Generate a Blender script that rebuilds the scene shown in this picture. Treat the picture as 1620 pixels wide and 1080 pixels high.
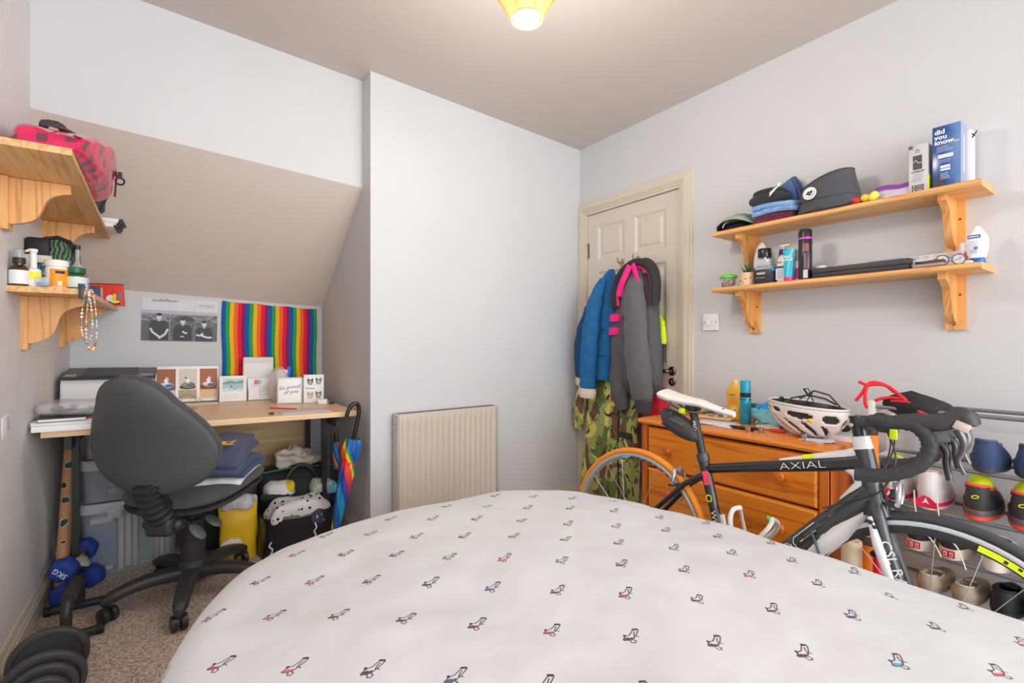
import bpy, bmesh, math, random
from mathutils import Vector, Matrix, Euler, noise
random.seed(7)
PI = math.pi
for o in list(bpy.data.objects):
    bpy.data.objects.remove(o, do_unlink=True)
SC = bpy.context.scene
COL = SC.collection

# ------------------------------------------------------------------ camera
cam_d = bpy.data.cameras.new('camera')
cam_d.sensor_width = 36.0
cam_d.lens = 757.0 / 1620.0 * 36.0
cam_d.shift_y = 1.0 / 1620.0
cam_d.clip_start = 0.02
cam = bpy.data.objects.new('camera', cam_d)
COL.objects.link(cam)
cam.location = (0.0, 0.0, 1.10)
cam.rotation_euler = (PI / 2, 0, -math.radians(35.3))
SC.camera = cam

# ------------------------------------------------------------------ world, daylight, exposure
W = bpy.data.worlds.new('sky')
SC.world = W
W.use_nodes = True
bg = W.node_tree.nodes['Background']
bg.inputs[0].default_value = (0.78, 0.88, 1.0, 1)
bg.inputs[1].default_value = 1.0

def area_light(name, loc, rot, sx, sy, power, color):
    d = bpy.data.lights.new(name, 'AREA')
    d.shape = 'RECTANGLE'; d.size = sx; d.size_y = sy
    d.energy = power; d.color = color
    o = bpy.data.objects.new(name, d); COL.objects.link(o)
    o.location = loc; o.rotation_euler = rot
    return o
# daylight entering through the window of the wall behind the camera
area_light('window_daylight', (0.85, -3.18, 1.50), (PI / 2, 0, 0), 2.4, 1.9, 92.0, (0.93, 0.975, 1.0))
area_light('side_fill_light', (2.315, -2.05, 1.50), (PI / 2, 0, PI / 2), 1.6, 1.5, 60.0, (0.93, 0.975, 1.0))  # added unseen fill light, brightens the left wall and alcove soffit

SC.view_settings.view_transform = 'Standard'
SC.view_settings.look = 'None'
SC.view_settings.gamma = 1.0
SC.view_settings.use_curve_mapping = False
SC.view_settings.exposure = 0.05

# ------------------------------------------------------------------ materials
def lin(c):
    c /= 255.0
    return c / 12.92 if c <= 0.04045 else ((c + 0.055) / 1.055) ** 2.4
def rgb(t, k=1.0):
    return tuple(min(0.92, lin(c) * k) for c in t[:3]) + (1.0,)
KC = 1.16
_mats = {}
def newmat(name):
    m = bpy.data.materials.new(name); m.use_nodes = True
    nt = m.node_tree
    return m, nt, nt.nodes['Principled BSDF']
def nd(nt, t, **kw):
    n = nt.nodes.new(t)
    for k, v in kw.items():
        if k == 'i':
            for kk, vv in v.items(): n.inputs[kk].default_value = vv
        else: setattr(n, k, v)
    return n
def lk(nt, a, b): nt.links.new(a, b)
def coords(nt, kind='Object', scale=(1, 1, 1), rot=(0, 0, 0)):
    tc = nd(nt, 'ShaderNodeTexCoord'); mp = nd(nt, 'ShaderNodeMapping')
    mp.inputs['Scale'].default_value = scale; mp.inputs['Rotation'].default_value = rot
    lk(nt, tc.outputs[kind], mp.inputs[0])
    return mp.outputs[0]
def ramp(nt, fac, stops, interp='LINEAR'):
    r = nd(nt, 'ShaderNodeValToRGB'); cr = r.color_ramp; cr.interpolation = interp
    while len(cr.elements) > 1: cr.elements.remove(cr.elements[-1])
    cr.elements[0].position = stops[0][0]; cr.elements[0].color = stops[0][1]
    for p, c in stops[1:]:
        e = cr.elements.new(p); e.color = c
    lk(nt, fac, r.inputs[0])
    return r.outputs[0]
def bumpit(nt, b, height, strength=0.3, dist=0.002):
    bn = nd(nt, 'ShaderNodeBump'); bn.inputs['Strength'].default_value = strength
    bn.inputs['Distance'].default_value = dist
    lk(nt, height, bn.inputs['Height']); lk(nt, bn.outputs[0], b.inputs['Normal'])
def M(c, rough=0.55, metal=0.0, bump=0.0, bs=300.0, var=0.0, vs=8.0, sheen=0.0, trans=0.0, alpha=1.0, coat=0.0, k=KC):
    """plain procedural material from an sRGB colour, with optional noise relief and tonal variation"""
    key = (tuple(c), rough, metal, bump, bs, var, vs, sheen, trans, alpha, coat, k)
    if key in _mats: return _mats[key]
    m, nt, b = newmat('surface_%d_%d_%d' % tuple(c[:3]))
    col = rgb(c, k)
    b.inputs['Base Color'].default_value = col
    b.inputs['Roughness'].default_value = rough
    b.inputs['Metallic'].default_value = metal
    b.inputs['Transmission Weight'].default_value = trans
    b.inputs['Alpha'].default_value = alpha
    b.inputs['Coat Weight'].default_value = coat
    if sheen: b.inputs['Sheen Weight'].default_value = sheen
    if bump or var: co = coords(nt)
    if var:
        n = nd(nt, 'ShaderNodeTexNoise', i={'Scale': vs, 'Detail': 4.0}); lk(nt, co, n.inputs[0])
        lo = tuple(x * (1 - var) for x in col[:3]) + (1,); hi = tuple(min(.95, x * (1 + var)) for x in col[:3]) + (1,)
        lk(nt, ramp(nt, n.outputs[0], [(0.3, lo), (0.7, hi)]), b.inputs['Base Color'])
    if bump:
        n2 = nd(nt, 'ShaderNodeTexNoise', i={'Scale': bs, 'Detail': 3.0}); lk(nt, co, n2.inputs[0])
        bumpit(nt, b, n2.outputs[0], bump)
    _mats[key] = m
    return m
def fabric(c, bs=700.0, bump=0.35, var=0.12, vs=14.0, rough=0.9):
    return M(c, rough=rough, bump=bump, bs=bs, var=var, vs=vs, sheen=0.15)
def glass(c=(235, 240, 240), rough=0.05, alpha=None):
    key = ('glass', c, rough)
    if key in _mats: return _mats[key]
    m, nt, b = newmat('clear_%d_%d_%d' % c)
    b.inputs['Base Color'].default_value = rgb(c, 1.1); b.inputs['Roughness'].default_value = rough
    b.inputs['Transmission Weight'].default_value = 1.0; b.inputs['IOR'].default_value = 1.08
    _mats[key] = m
    return m
def emit(c, s):
    m, nt, b = newmat('lit_%d_%d_%d' % c)
    b.inputs['Base Color'].default_value = rgb(c)
    b.inputs['Emission Color'].default_value = rgb(c); b.inputs['Emission Strength'].default_value = s
    return m
def wood(name, base, dark, axis=1, scale=9.0, rough=0.45, stripes=0.0, coat=0.1, k=KC):
    """long-grained wood along one object axis"""
    m, nt, b = newmat(name)
    sc = [scale, scale, scale]; sc[axis] = scale * 0.07
    co = coords(nt, 'Object', tuple(sc))
    n1 = nd(nt, 'ShaderNodeTexNoise', i={'Scale': 1.6, 'Detail': 3.0, 'Distortion': 0.6}); lk(nt, co, n1.inputs[0])
    mul = nd(nt, 'ShaderNodeMath', operation='MULTIPLY', i={1: 9.0}); lk(nt, n1.outputs[0], mul.inputs[0])
    fr = nd(nt, 'ShaderNodeMath', operation='PINGPONG', i={1: 1.0}); lk(nt, mul.outputs[0], fr.inputs[0])
    n2 = nd(nt, 'ShaderNodeTexNoise', i={'Scale': 14.0, 'Detail': 2.0}); lk(nt, co, n2.inputs[0])
    ad = nd(nt, 'ShaderNodeMath', operation='MULTIPLY_ADD', i={1: 0.35}); lk(nt, n2.outputs[0], ad.inputs[0]); lk(nt, fr.outputs[0], ad.inputs[2])
    b0, d0 = rgb(base, k), rgb(dark, k)
    out = ramp(nt, ad.outputs[0], [(0.12, d0), (0.5, b0), (0.85, tuple(min(.92, x * 1.08) for x in b0[:3]) + (1,)), (1.0, b0)])
    lk(nt, out, b.inputs['Base Color'])
    b.inputs['Roughness'].default_value = rough; b.inputs['Coat Weight'].default_value = coat
    bumpit(nt, b, ad.outputs[0], 0.06, 0.001)
    return m

# ------------------------------------------------------------------ mesh building
class MB:
    def __init__(s, M=None): s.v = []; s.f = []; s.fm = []; s.uv = {}; s.mi = 0; s.T = M
    def add(s, vs, fs, uvs=None):
        o = len(s.v)
        for p in vs:
            p = Vector(p); s.v.append(s.T @ p if s.T else p)
        for i, f in enumerate(fs):
            if uvs: s.uv[len(s.f)] = uvs[i]
            s.f.append(tuple(o + j for j in f)); s.fm.append(s.mi)
        return s
    def box(s, x0, x1, y0, y1, z0, z1):
        return s.add([(x0, y0, z0), (x1, y0, z0), (x1, y1, z0), (x0, y1, z0), (x0, y0, z1), (x1, y0, z1), (x1, y1, z1), (x0, y1, z1)],
                     [(3, 2, 1, 0), (4, 5, 6, 7), (0, 1, 5, 4), (1, 2, 6, 5), (2, 3, 7, 6), (3, 0, 4, 7)])
    def rbox(s, c, size, r=0.005, seg=2, rot=None, fn=None, cuts=0):
        bm = bmesh.new(); bmesh.ops.create_cube(bm, size=1.0)
        bmesh.ops.scale(bm, vec=size, verts=bm.verts)
        r = min(r, min(size) * 0.49)
        bmesh.ops.bevel(bm, geom=bm.edges[:], offset=r, segments=seg, profile=0.5, affect='EDGES')
        if cuts: bmesh.ops.subdivide_edges(bm, edges=[e for e in bm.edges if e.calc_length() > min(size) * .6], cuts=cuts, use_grid_fill=True)
        R = rot.to_matrix() if rot is not None else None
        vs = []
        for v in bm.verts:
            p = Vector(v.co)
            if fn: p = Vector(fn(p))
            if R: p = R @ p
            vs.append(p + Vector(c))
        bm.verts.index_update()
        fs = [tuple(v.index for v in f.verts) for f in bm.faces]
        bm.free()
        return s.add(vs, fs)
    def ring(s, c, x, y, n, rx, ry=None, a0=0.0):
        ry = rx if ry is None else ry
        return [Vector(c) + x * (rx * math.cos(a0 + 2 * PI * i / n)) + y * (ry * math.sin(a0 + 2 * PI * i / n)) for i in range(n)]
    def loft(s, rings, cap0=True, cap1=True, closed=False, uv=False):
        n = len(rings[0]); vs = [p for r in rings for p in r]; fs = []; uvs = [] if uv else None
        m = len(rings)
        for i in range(m if closed else m - 1):
            for j in range(n):
                i2 = (i + 1) % m
                fs.append((i * n + j, i * n + (j + 1) % n, i2 * n + (j + 1) % n, i2 * n + j))
                if uv: uvs.append([(j / n, i / (m - 1)), ((j + 1) / n, i / (m - 1)), ((j + 1) / n, (i + 1) / (m - 1)), (j / n, (i + 1) / (m - 1))])
        if not closed:
            if cap0:
                fs.append(tuple(range(n - 1, -1, -1)));
                if uv: uvs.append([(.5, 0)] * n)
            if cap1:
                fs.append(tuple((m - 1) * n + j for j in range(n)))
                if uv: uvs.append([(.5, 1)] * n)
        return s.add(vs, fs, uvs)
    def tube(s, pts, r, n=10, closed=False, caps=True, flat=1.0, up=None):
        pts = [Vector(p) for p in pts]; m = len(pts); rs = r if isinstance(r, (list, tuple)) else [r] * m
        rings = []; prev = None
        for i, p in enumerate(pts):
            if closed: t = pts[(i + 1) % m] - pts[i - 1]
            else: t = pts[min(i + 1, m - 1)] - pts[max(i - 1, 0)]
            t.normalize()
            if up is not None: x = Vector(up)
            elif prev is None: x = Vector((0, 0, 1)) if abs(t.z) < .9 else Vector((1, 0, 0))
            else: x = prev
            x = (x - t * x.dot(t)).normalized(); prev = x
            rings.append(s.ring(p, x, t.cross(x), n, rs[i], rs[i] * flat))
        return s.loft(rings, caps, caps, closed)
    def cyl(s, p0, p1, r0, r1=None, n=16, caps=True):
        return s.tube([p0, p1], [r0, r0 if r1 is None else r1], n, caps=caps)
    def lathe(s, prof, n=24, c=(0, 0, 0), rot=None, sx=1.0, sy=1.0, a=1.0, uv=False):
        """profile of (radius, height) turned about z"""
        R = rot.to_matrix() if rot is not None else Matrix.Identity(3); c = Vector(c); rings = []
        for (r, z) in prof:
            rings.append([c + R @ Vector((max(r, 1e-5) * sx * math.cos(2 * PI * i / n), max(r, 1e-5) * sy * math.sin(2 * PI * i / n), z)) for i in range(n)])
        return s.loft(rings, True, True, uv=uv)
    def ell(s, c, rad, n=20, m=12, rot=None, fn=None):
        R = rot.to_matrix() if rot is not None else Matrix.Identity(3); rings = []
        for j in range(m + 1):
            ph = -PI / 2 + PI * j / m; ring = []
            for i in range(n):
                a = 2 * PI * i / n
                p = Vector((rad[0] * max(math.cos(ph), 1e-4) * math.cos(a), rad[1] * max(math.cos(ph), 1e-4) * math.sin(a), rad[2] * math.sin(ph)))
                if fn: p = Vector(fn(p))
                ring.append(Vector(c) + R @ p)
            rings.append(ring)
        return s.loft(rings, True, True)
    def prism(s, poly, w0, w1, axis='x'):
        """outline extruded along an axis; outline in the other two axes (y,z), (x,z) or (x,y)"""
        def P(a, b, w): return (w, a, b) if axis == 'x' else ((a, w, b) if axis == 'y' else (a, b, w))
        n = len(poly); vs = [P(a, b, w0) for a, b in poly] + [P(a, b, w1) for a, b in poly]
        fs = [tuple(range(n)), tuple(range(2 * n - 1, n - 1, -1))] + [(i, i + n, (i + 1) % n + n, (i + 1) % n) for i in range(n)]
        return s.add(vs, fs)
    def grid(s, fn, nu, nv, uv=True, wrapu=False):
        vs = [fn(i / nu, j / nv) for j in range(nv + 1) for i in range(nu + (0 if wrapu else 1))]
        w = nu + (0 if wrapu else 1); fs = []; uvs = []
        for j in range(nv):
            for i in range(nu):
                i2 = (i + 1) % w if wrapu else i + 1
                fs.append((j * w + i, j * w + i2, (j + 1) * w + i2, (j + 1) * w + i))
                uvs.append([(i / nu, j / nv), ((i + 1) / nu, j / nv), ((i + 1) / nu, (j + 1) / nv), (i / nu, (j + 1) / nv)])
        return s.add(vs, fs, uvs if uv else None)
    def quad(s, a, b, c, d): return s.add([a, b, c, d], [(0, 1, 2, 3)], [[(0, 0), (1, 0), (1, 1), (0, 1)]])
    def torus(s, R, r, n=48, m=10, c=(0, 0, 0), axis='x', flat=1.0):
        pts = []
        for i in range(n):
            a = 2 * PI * i / n; u, w = R * math.cos(a), R * math.sin(a)
            pts.append(Vector(c) + Vector({'x': (0, u, w), 'y': (u, 0, w), 'z': (u, w, 0)}[axis]))
        return s.tube(pts, r, m, closed=True, flat=flat, up={'x': (1, 0, 0), 'y': (0, 1, 0), 'z': (0, 0, 1)}[axis])
    def build(s, name, mat, parent=None, smooth=38, solid=0.0, sub=0, fixn=True):
        me = bpy.data.meshes.new(name)
        me.from_pydata([tuple(v) for v in s.v], [], s.f)
        for mm in (mat if isinstance(mat, (list, tuple)) else [mat]): me.materials.append(mm)
        for p, mi in zip(me.polygons, s.fm): p.material_index = mi
        if s.uv:
            ul = me.uv_layers.new(name='UVMap')
            for p in me.polygons:
                u = s.uv.get(p.index)
                if u:
                    for k, li in enumerate(p.loop_indices): ul.data[li].uv = u[k]
        if fixn:
            bm = bmesh.new(); bm.from_mesh(me); bmesh.ops.recalc_face_normals(bm, faces=bm.faces[:]); bm.to_mesh(me); bm.free()
        if smooth:
            me.shade_smooth(); me.set_sharp_from_angle(angle=math.radians(smooth))
        o = bpy.data.objects.new(name, me); COL.objects.link(o)
        if parent is not None: o.parent = parent
        if solid:
            md = o.modifiers.new('thickness', 'SOLIDIFY'); md.thickness = solid; md.offset = 0
        if sub:
            md = o.modifiers.new('smoothing', 'SUBSURF'); md.levels = sub; md.render_levels = sub
        return o
def tag(o, label, cat, group=None):
    o['label'] = label; o['category'] = cat
    if group: o['group'] = group
    return o
def thing(name, label, cat, loc=(0, 0, 0), rot=(0, 0, 0), group=None):
    o = bpy.data.objects.new(name, None); COL.objects.link(o); o.empty_display_size = 0.05
    o.location = loc; o.rotation_euler = rot
    return tag(o, label, cat, group)
def struct(o, label, cat='room'):
    o['kind'] = 'structure'; o['label'] = label; o['category'] = cat
    return o
def copy_tree(o, parent=None):
    c = o.copy(); COL.objects.link(c); c.parent = parent
    for ch in o.children: copy_tree(ch, c)
    return c
def text(s, size, mat, parent, loc, rot, name='lettering', sx=1.0, ext=0.0002, align='CENTER', shear=0.0, line=1.0, bold=0.0):
    cu = bpy.data.curves.new(name, 'FONT'); cu.body = s; cu.size = size; cu.extrude = ext; cu.align_x = align; cu.align_y = 'CENTER'
    cu.shear = shear; cu.space_line = line; cu.resolution_u = 2; cu.offset = bold
    tmp = bpy.data.objects.new('tmp', cu)
    me = bpy.data.meshes.new_from_object(tmp); bpy.data.objects.remove(tmp); bpy.data.curves.remove(cu)
    me.materials.clear(); me.materials.append(mat)
    if sx != 1.0: me.transform(Matrix.Diagonal((sx, 1, 1, 1)))
    if isinstance(rot, Matrix): R = rot.to_4x4()
    else: R = Euler(rot).to_matrix().to_4x4()
    me.transform(Matrix.Translation(Vector(loc)) @ R)
    o = bpy.data.objects.new(name, me); COL.objects.link(o); o.parent = parent
    return o
# text orientations: reading side faces -y, -x, +x, up
FACE_NY = (PI / 2, 0, 0)
FACE_NX = (PI / 2, 0, -PI / 2)
FACE_PX = (PI / 2, 0, PI / 2)
def nz(p, sc=1.0, off=0.0):
    return noise.noise(Vector(p) * sc + Vector((off, off * 1.7, off * .3)))
def wob(sc, amp, off=0.0):
    def f(p):
        q = Vector(p) * sc
        return Vector(p) + Vector((noise.noise(q + Vector((off, 0, 0))), noise.noise(q + Vector((31 + off, 7, 0))), noise.noise(q + Vector((3, 57 + off, 9))))) * amp
    return f
# ================================================================== the room (metres; right wall x=XR, radiator wall y=YF, left wall x=XL)
XR, YF, XRET, YH, XL, YB, YREAR = 2.323, 2.459, 0.838, 2.581, -0.45, 3.46, -3.2
def ceil_z(x): return 2.441 + 0.0475 * (XR - x)

# painted plaster: near white with faint scuffs
def plaster(name, c, scuff=0.0, k=KC):
    m, nt, b = newmat(name)
    co = coords(nt)
    n = nd(nt, 'ShaderNodeTexNoise', i={'Scale': 2.2, 'Detail': 6.0, 'Roughness': 0.6}); lk(nt, co, n.inputs[0])
    c0 = rgb(c, k); c1 = tuple(x * (1 - 0.02 - scuff) for x in c0[:3]) + (1,)
    lk(nt, ramp(nt, n.outputs[0], [(0.3, c1), (0.6, c0)]), b.inputs['Base Color'])
    n2 = nd(nt, 'ShaderNodeTexNoise', i={'Scale': 160.0, 'Detail': 3.0}); lk(nt, co, n2.inputs[0])
    bumpit(nt, b, n2.outputs[0], 0.05, 0.001)
    b.inputs['Roughness'].default_value = 0.7
    return m
WALL = plaster('white_wall_paint', (207, 208, 210), k=1.05)
WALL_L = plaster('scuffed_white_wall_paint', (222, 218, 217), 0.07, k=1.1)
CEIL = plaster('ceiling_paint', (205, 196, 191), k=1.05)
TRIM = M((214, 203, 186), rough=0.35, k=1.05)

# carpet: speckled loop pile in ribs
def carpet_mat():
    m, nt, b = newmat('berber_carpet')
    co = coords(nt)
    v = nd(nt, 'ShaderNodeTexVoronoi', i={'Scale': 190.0, 'Randomness': 0.25}); lk(nt, co, v.inputs[0])
    sep = nd(nt, 'ShaderNodeSeparateColor'); lk(nt, v.outputs['Color'], sep.inputs[0])
    cols = ramp(nt, sep.outputs[0], [(0.0, rgb((150, 126, 114), 1.4)), (0.3, rgb((188, 160, 146), 1.4)), (0.62, rgb((214, 190, 176), 1.4)), (1.0, rgb((230, 214, 202), 1.3))])
    lk(nt, cols, b.inputs['Base Color'])
    b.inputs['Roughness'].default_value = 1.0
    inv = nd(nt, 'ShaderNodeMath', operation='SUBTRACT', i={0: 1.0}); lk(nt, v.outputs['Distance'], inv.inputs[1])
    bumpit(nt, b, inv.outputs[0], 1.0, 0.006)
    return m
b = MB(); b.box(XL - .1, XR + .5, YREAR - .1, YB + .1, -.1, 0)
struct(b.build('floor', carpet_mat(), smooth=0), 'speckled brown and beige loop pile carpet', 'floor')

b = MB()
za, zb = ceil_z(XL - .1), ceil_z(XR + .2)
b.add([(XL - .1, YREAR - .1, za), (XR + .2, YREAR - .1, zb), (XR + .2, YB + .1, zb), (XL - .1, YB + .1, za),
       (XL - .1, YREAR - .1, za + .12), (XR + .2, YREAR - .1, zb + .12), (XR + .2, YB + .1, zb + .12), (XL - .1, YB + .1, za + .12)],
      [(3, 2, 1, 0), (4, 5, 6, 7), (0, 1, 5, 4), (1, 2, 6, 5), (2, 3, 7, 6), (3, 0, 4, 7)])
struct(b.build('ceiling', CEIL, smooth=0), 'plain off white ceiling', 'ceiling')

b = MB(); b.box(XL - .1, XL, YREAR, YB + .1, 0, 2.75)
struct(b.build('wall_left', WALL_L, smooth=0), 'scuffed white wall carrying the two stepped pine shelves', 'wall')
b = MB(); b.box(XRET, XR + .1, YF, YB + .1, 0, 2.7)
struct(b.build('wall_far', WALL, smooth=0), 'white wall with the radiator, its side closing the desk alcove', 'wall')
b = MB(); b.box(XL, XRET, YB, YB + .1, 0, 1.6)
struct(b.build('wall_alcove', WALL, smooth=0), 'white back wall of the desk alcove', 'wall')
# upright panel above the alcove and the sloping soffit under the stairs
hz0, hz1, bz0, bz1 = 2.003, 1.934, 1.404, 1.342
b = MB()
b.add([(XL, YH, hz0), (XRET, YH, hz1), (XRET, YH, 2.7), (XL, YH, 2.7), (XL, YH + .1, hz0 + .02), (XRET, YH + .1, hz1 + .02), (XRET, YH + .1, 2.7), (XL, YH + .1, 2.7)],
      [(0, 1, 2, 3), (7, 6, 5, 4), (0, 4, 5, 1), (1, 5, 6, 2), (2, 6, 7, 3), (3, 7, 4, 0)])
struct(b.build('wall_header', WALL, smooth=0), 'white upright wall panel above the sloping alcove ceiling', 'wall')
b = MB()
q = [(XL, YH, hz0), (XRET, YH, hz1), (XRET, YB, bz1), (XL, YB, bz0)]
b.add(q + [(x, y + .03, z + .1) for x, y, z in q], [(3, 2, 1, 0), (4, 5, 6, 7), (0, 1, 5, 4), (1, 2, 6, 5), (2, 3, 7, 6), (3, 0, 4, 7)])
struct(b.build('ceiling_alcove', plaster('soffit_paint', (226, 214, 207), k=1.05), smooth=0), 'sloping plaster soffit over the desk alcove', 'ceiling')
# right wall with the door opening
DY0, DY1, DZ = 1.654, 2.392, 1.966
b = MB(); b.box(XR, XR + .12, YREAR, -2.85, 0, 2.62); b.box(XR, XR + .12, -1.25, DY0 - .025, 0, 2.62); b.box(XR, XR + .12, -2.85, -1.25, 0, .75); b.box(XR, XR + .12, -2.85, -1.25, 2.25, 2.62); b.box(XR, XR + .12, DY1 + .025, YF + .05, 0, 2.62); b.box(XR, XR + .12, DY0 - .025, DY1 + .025, DZ + .025, 2.62)
struct(b.build('wall_right', WALL, smooth=0), 'white wall with the door and the pine double shelf', 'wall')
# wall behind the camera with its window
wx0, wx1, wz0, wz1 = -.35, 2.05, .55, 2.45
b = MB(); b.box(XL, wx0, YREAR - .1, YREAR, 0, 2.75); b.box(wx1, XR, YREAR - .1, YREAR, 0, 2.75); b.box(wx0, wx1, YREAR - .1, YREAR, 0, wz0); b.box(wx0, wx1, YREAR - .1, YREAR, wz1, 2.75)
struct(b.build('wall_rear', WALL, smooth=0), 'white wall with the window, behind the bed', 'wall')
b = MB()
for x0, x1, z0, z1 in ((wx0, wx0 + .05, wz0, wz1), (wx1 - .05, wx1, wz0, wz1), (wx0 + .05, wx1 - .05, wz0, wz0 + .05), (wx0 + .05, wx1 - .05, wz1 - .05, wz1), (.83, .87, wz0 + .05, wz1 - .05)):
    b.box(x0, x1, YREAR - .08, YREAR - .03, z0, z1)
w = struct(b.build('window_1', M((238, 238, 236), rough=.3), smooth=0), 'white framed window behind the bed', 'window')
b = MB()
for y0, y1, z0, z1 in ((-2.85, -2.80, .75, 2.25), (-1.30, -1.25, .75, 2.25), (-2.80, -1.30, .75, .80), (-2.80, -1.30, 2.20, 2.25), (-2.07, -2.03, .80, 2.20)): b.box(XR + .03, XR + .08, y0, y1, z0, z1)
struct(b.build('fill_window', M((238, 238, 236), rough=.3), smooth=0), 'added unseen window frame in the right wall for the fill light', 'window')  # invented window, put in to house the added side fill light
# skirting boards
def skirt(name, p0, p1, nrm, label, h=.115):
    p0, p1, nrm = Vector(p0), Vector(p1), Vector(nrm)
    prof = [(0, 0), (.016, 0), (.016, h * .62), (.013, h * .66), (.013, h * .74), (.009, h * .80), (.009, h * .86), (.003, h), (0, h)]
    b = MB(); n = len(prof)
    vs = [p0 + nrm * a + Vector((0, 0, z)) for a, z in prof] + [p1 + nrm * a + Vector((0, 0, z)) for a, z in prof]
    b.add(vs, [tuple(range(n)), tuple(range(2 * n - 1, n - 1, -1))] + [(i, i + n, (i + 1) % n + n, (i + 1) % n) for i in range(n)])
    return struct(b.build(name, TRIM, smooth=25), label, 'skirting board')
skirt('baseboard_left', (XL, YREAR, 0), (XL, YB, 0), (1, 0, 0), 'cream moulded skirting board along the scuffed left wall')
skirt('baseboard_alcove', (XRET, YF, 0), (XRET, YB, 0), (-1, 0, 0), 'cream skirting board on the side wall of the alcove')
skirt('baseboard_far', (XRET, YF, 0), (XR, YF, 0), (0, -1, 0), 'cream skirting board under the radiator')
skirt('baseboard_right', (XR, YREAR, 0), (XR, DY0 - .09, 0), (-1, 0, 0), 'cream skirting board behind the drawers and shoe rack')

# ------------------------------------------------------------------ door with its lining and architrave
b = MB()
b.box(XR - .004, XR + .12, DY0 - .025, DY0 - .003, 0, DZ + .025); b.box(XR - .004, XR + .12, DY1 + .003, DY1 + .025, 0, DZ + .025); b.box(XR - .004, XR + .12, DY0 - .003, DY1 + .003, DZ + .003, DZ + .025)
w = .072
for (a0, a1, t) in ((0, w, .010), (.012, .058, .016), (.022, .034, .021)):
    b.box(XR - t, XR + .001, DY0 - .018 - a1, DY0 - .018 - a0, 0, DZ + .018 + a1)
    b.box(XR - t, XR + .001, DY1 + .018 + a0, min(DY1 + .018 + a1, YF - .001), 0, DZ + .018 + a1)
    b.box(XR - t, XR + .001, DY0 - .018 - a0, DY1 + .018 + a0, DZ + .018 + a0, DZ + .018 + a1)
struct(b.build('trim_1', TRIM, smooth=0), 'cream moulded door frame beside the far corner', 'door frame')
door = thing('door_1', 'cream six panel door in the right hand corner', 'door', (XR + .012, DY0, .006)); door['kind'] = 'structure'
dw, dh = DY1 - DY0, DZ - .006
DOORM = M((213, 204, 191), rough=.4, bump=.1, bs=120, k=1.05)
cols = [(.105, .318), (.420, .633)]   # measured from the latch edge
rows = [(.20, .82), (.98, 1.555), (1.655, 1.865)]
b = MB()
b.box(.012, .040, 0, dw, 0, dh)                                   # core, set behind the stiles
ys = [0, .095, .328, .410, .643, dw]; zs = [0, .19, .83, .97, 1.565, 1.645, 1.875, dh]
for i in range(5):
    for j in range(7):
        if i in (1, 3) and j in (1, 3, 5): continue
        b.box(0, .013, ys[i], ys[i + 1], zs[j], zs[j + 1])
b.build('leaf', DOORM, door, smooth=0)
for i in (1, 3):
    for j in (1, 3, 5):
        y0, y1, z0, z1 = ys[i], ys[i + 1], zs[j], zs[j + 1]
        b = MB()
        def rect(d, x): return [Vector((x, y0 + d, z0 + d)), Vector((x, y1 - d, z0 + d)), Vector((x, y1 - d, z1 - d)), Vector((x, y0 + d, z1 - d))]
        b.loft([rect(0, 0.0), rect(.006, .004), rect(.014, .0105), rect(.03, .0105), rect(.045, .003)], False, True)
        b.build('panel', DOORM, door, smooth=20)
CHROME = M((196, 192, 188), rough=.18, metal=1.0, k=1.0)
DARKCHROME = M((120, 112, 106), rough=.2, metal=1.0, k=1.0)
hl = MB(); hy, hzz = .052, .928
hl.lathe([(.0, .0), (.026, .0), (.026, .006), (.022, .010), (.012, .012), (.011, .035), (0, .035)], 24, (-.0, hy, hzz), Euler((0, -PI / 2, 0)))
hl.tube([(-.034, hy, hzz), (-.046, hy + .01, hzz), (-.05, hy + .03, hzz + .001), (-.05, hy + .07, hzz + .004), (-.046, hy + .105, hzz + .010), (-.042, hy + .115, hzz + .006)], [.010, .011, .0105, .009, .007, .004], 12)
hl.build('handle', DARKCHROME, door)
b = MB(); b.lathe([(.0, .0), (.023, .0), (.023, .006), (.018, .010), (0, .011)], 24, (0, hy, hzz - .062), Euler((0, -PI / 2, 0)))
ls = b.build('lock_rose', DARKCHROME, door)
b = MB(); b.box(-.018, -.009, hy - .004, hy + .004, hzz - .075, hzz - .052); b.build('thumb_turn', CHROME, ls, smooth=0)
for z in (1.72, .25):
    b = MB()
    b.cyl((-.006, dw + .004, z - .05), (-.006, dw + .004, z + .05), .006, n=10)
    for k in range(4): b.cyl((-.006, dw + .004, z - .05 + k * .026), (-.006, dw + .004, z - .05 + k * .026 + .022), .0075, n=10)
    b.box(-.003, .002, dw - .018, dw + .004, z - .05, z + .05)
    b.build('hinge', M((150, 142, 130), rough=.3, metal=1.0, k=1.0), door)

# ------------------------------------------------------------------ light switch
t = thing('light_switch', 'white double rocker light switch beside the door', 'light switch', (XR, 1.455, 1.205))
b = MB(); b.rbox((-.006, 0, 0), (.012, .088, .088), .004, 3); b.build('plate', M((226, 226, 228), rough=.25), t)
for s in (-1, 1):
    b = MB(); b.rbox((-.0135, s * .012, 0), (.006, .020, .034), .002, 2, Euler((0, .12 * s, 0))); b.build('rocker', M((232, 232, 232), rough=.25), t)
    b = MB(); b.cyl((-.012, s * .033, 0), (-.0132, s * .033, 0), .0038, n=12); b.build('screw', M((150, 150, 150), rough=.3, metal=.8), t)

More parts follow.
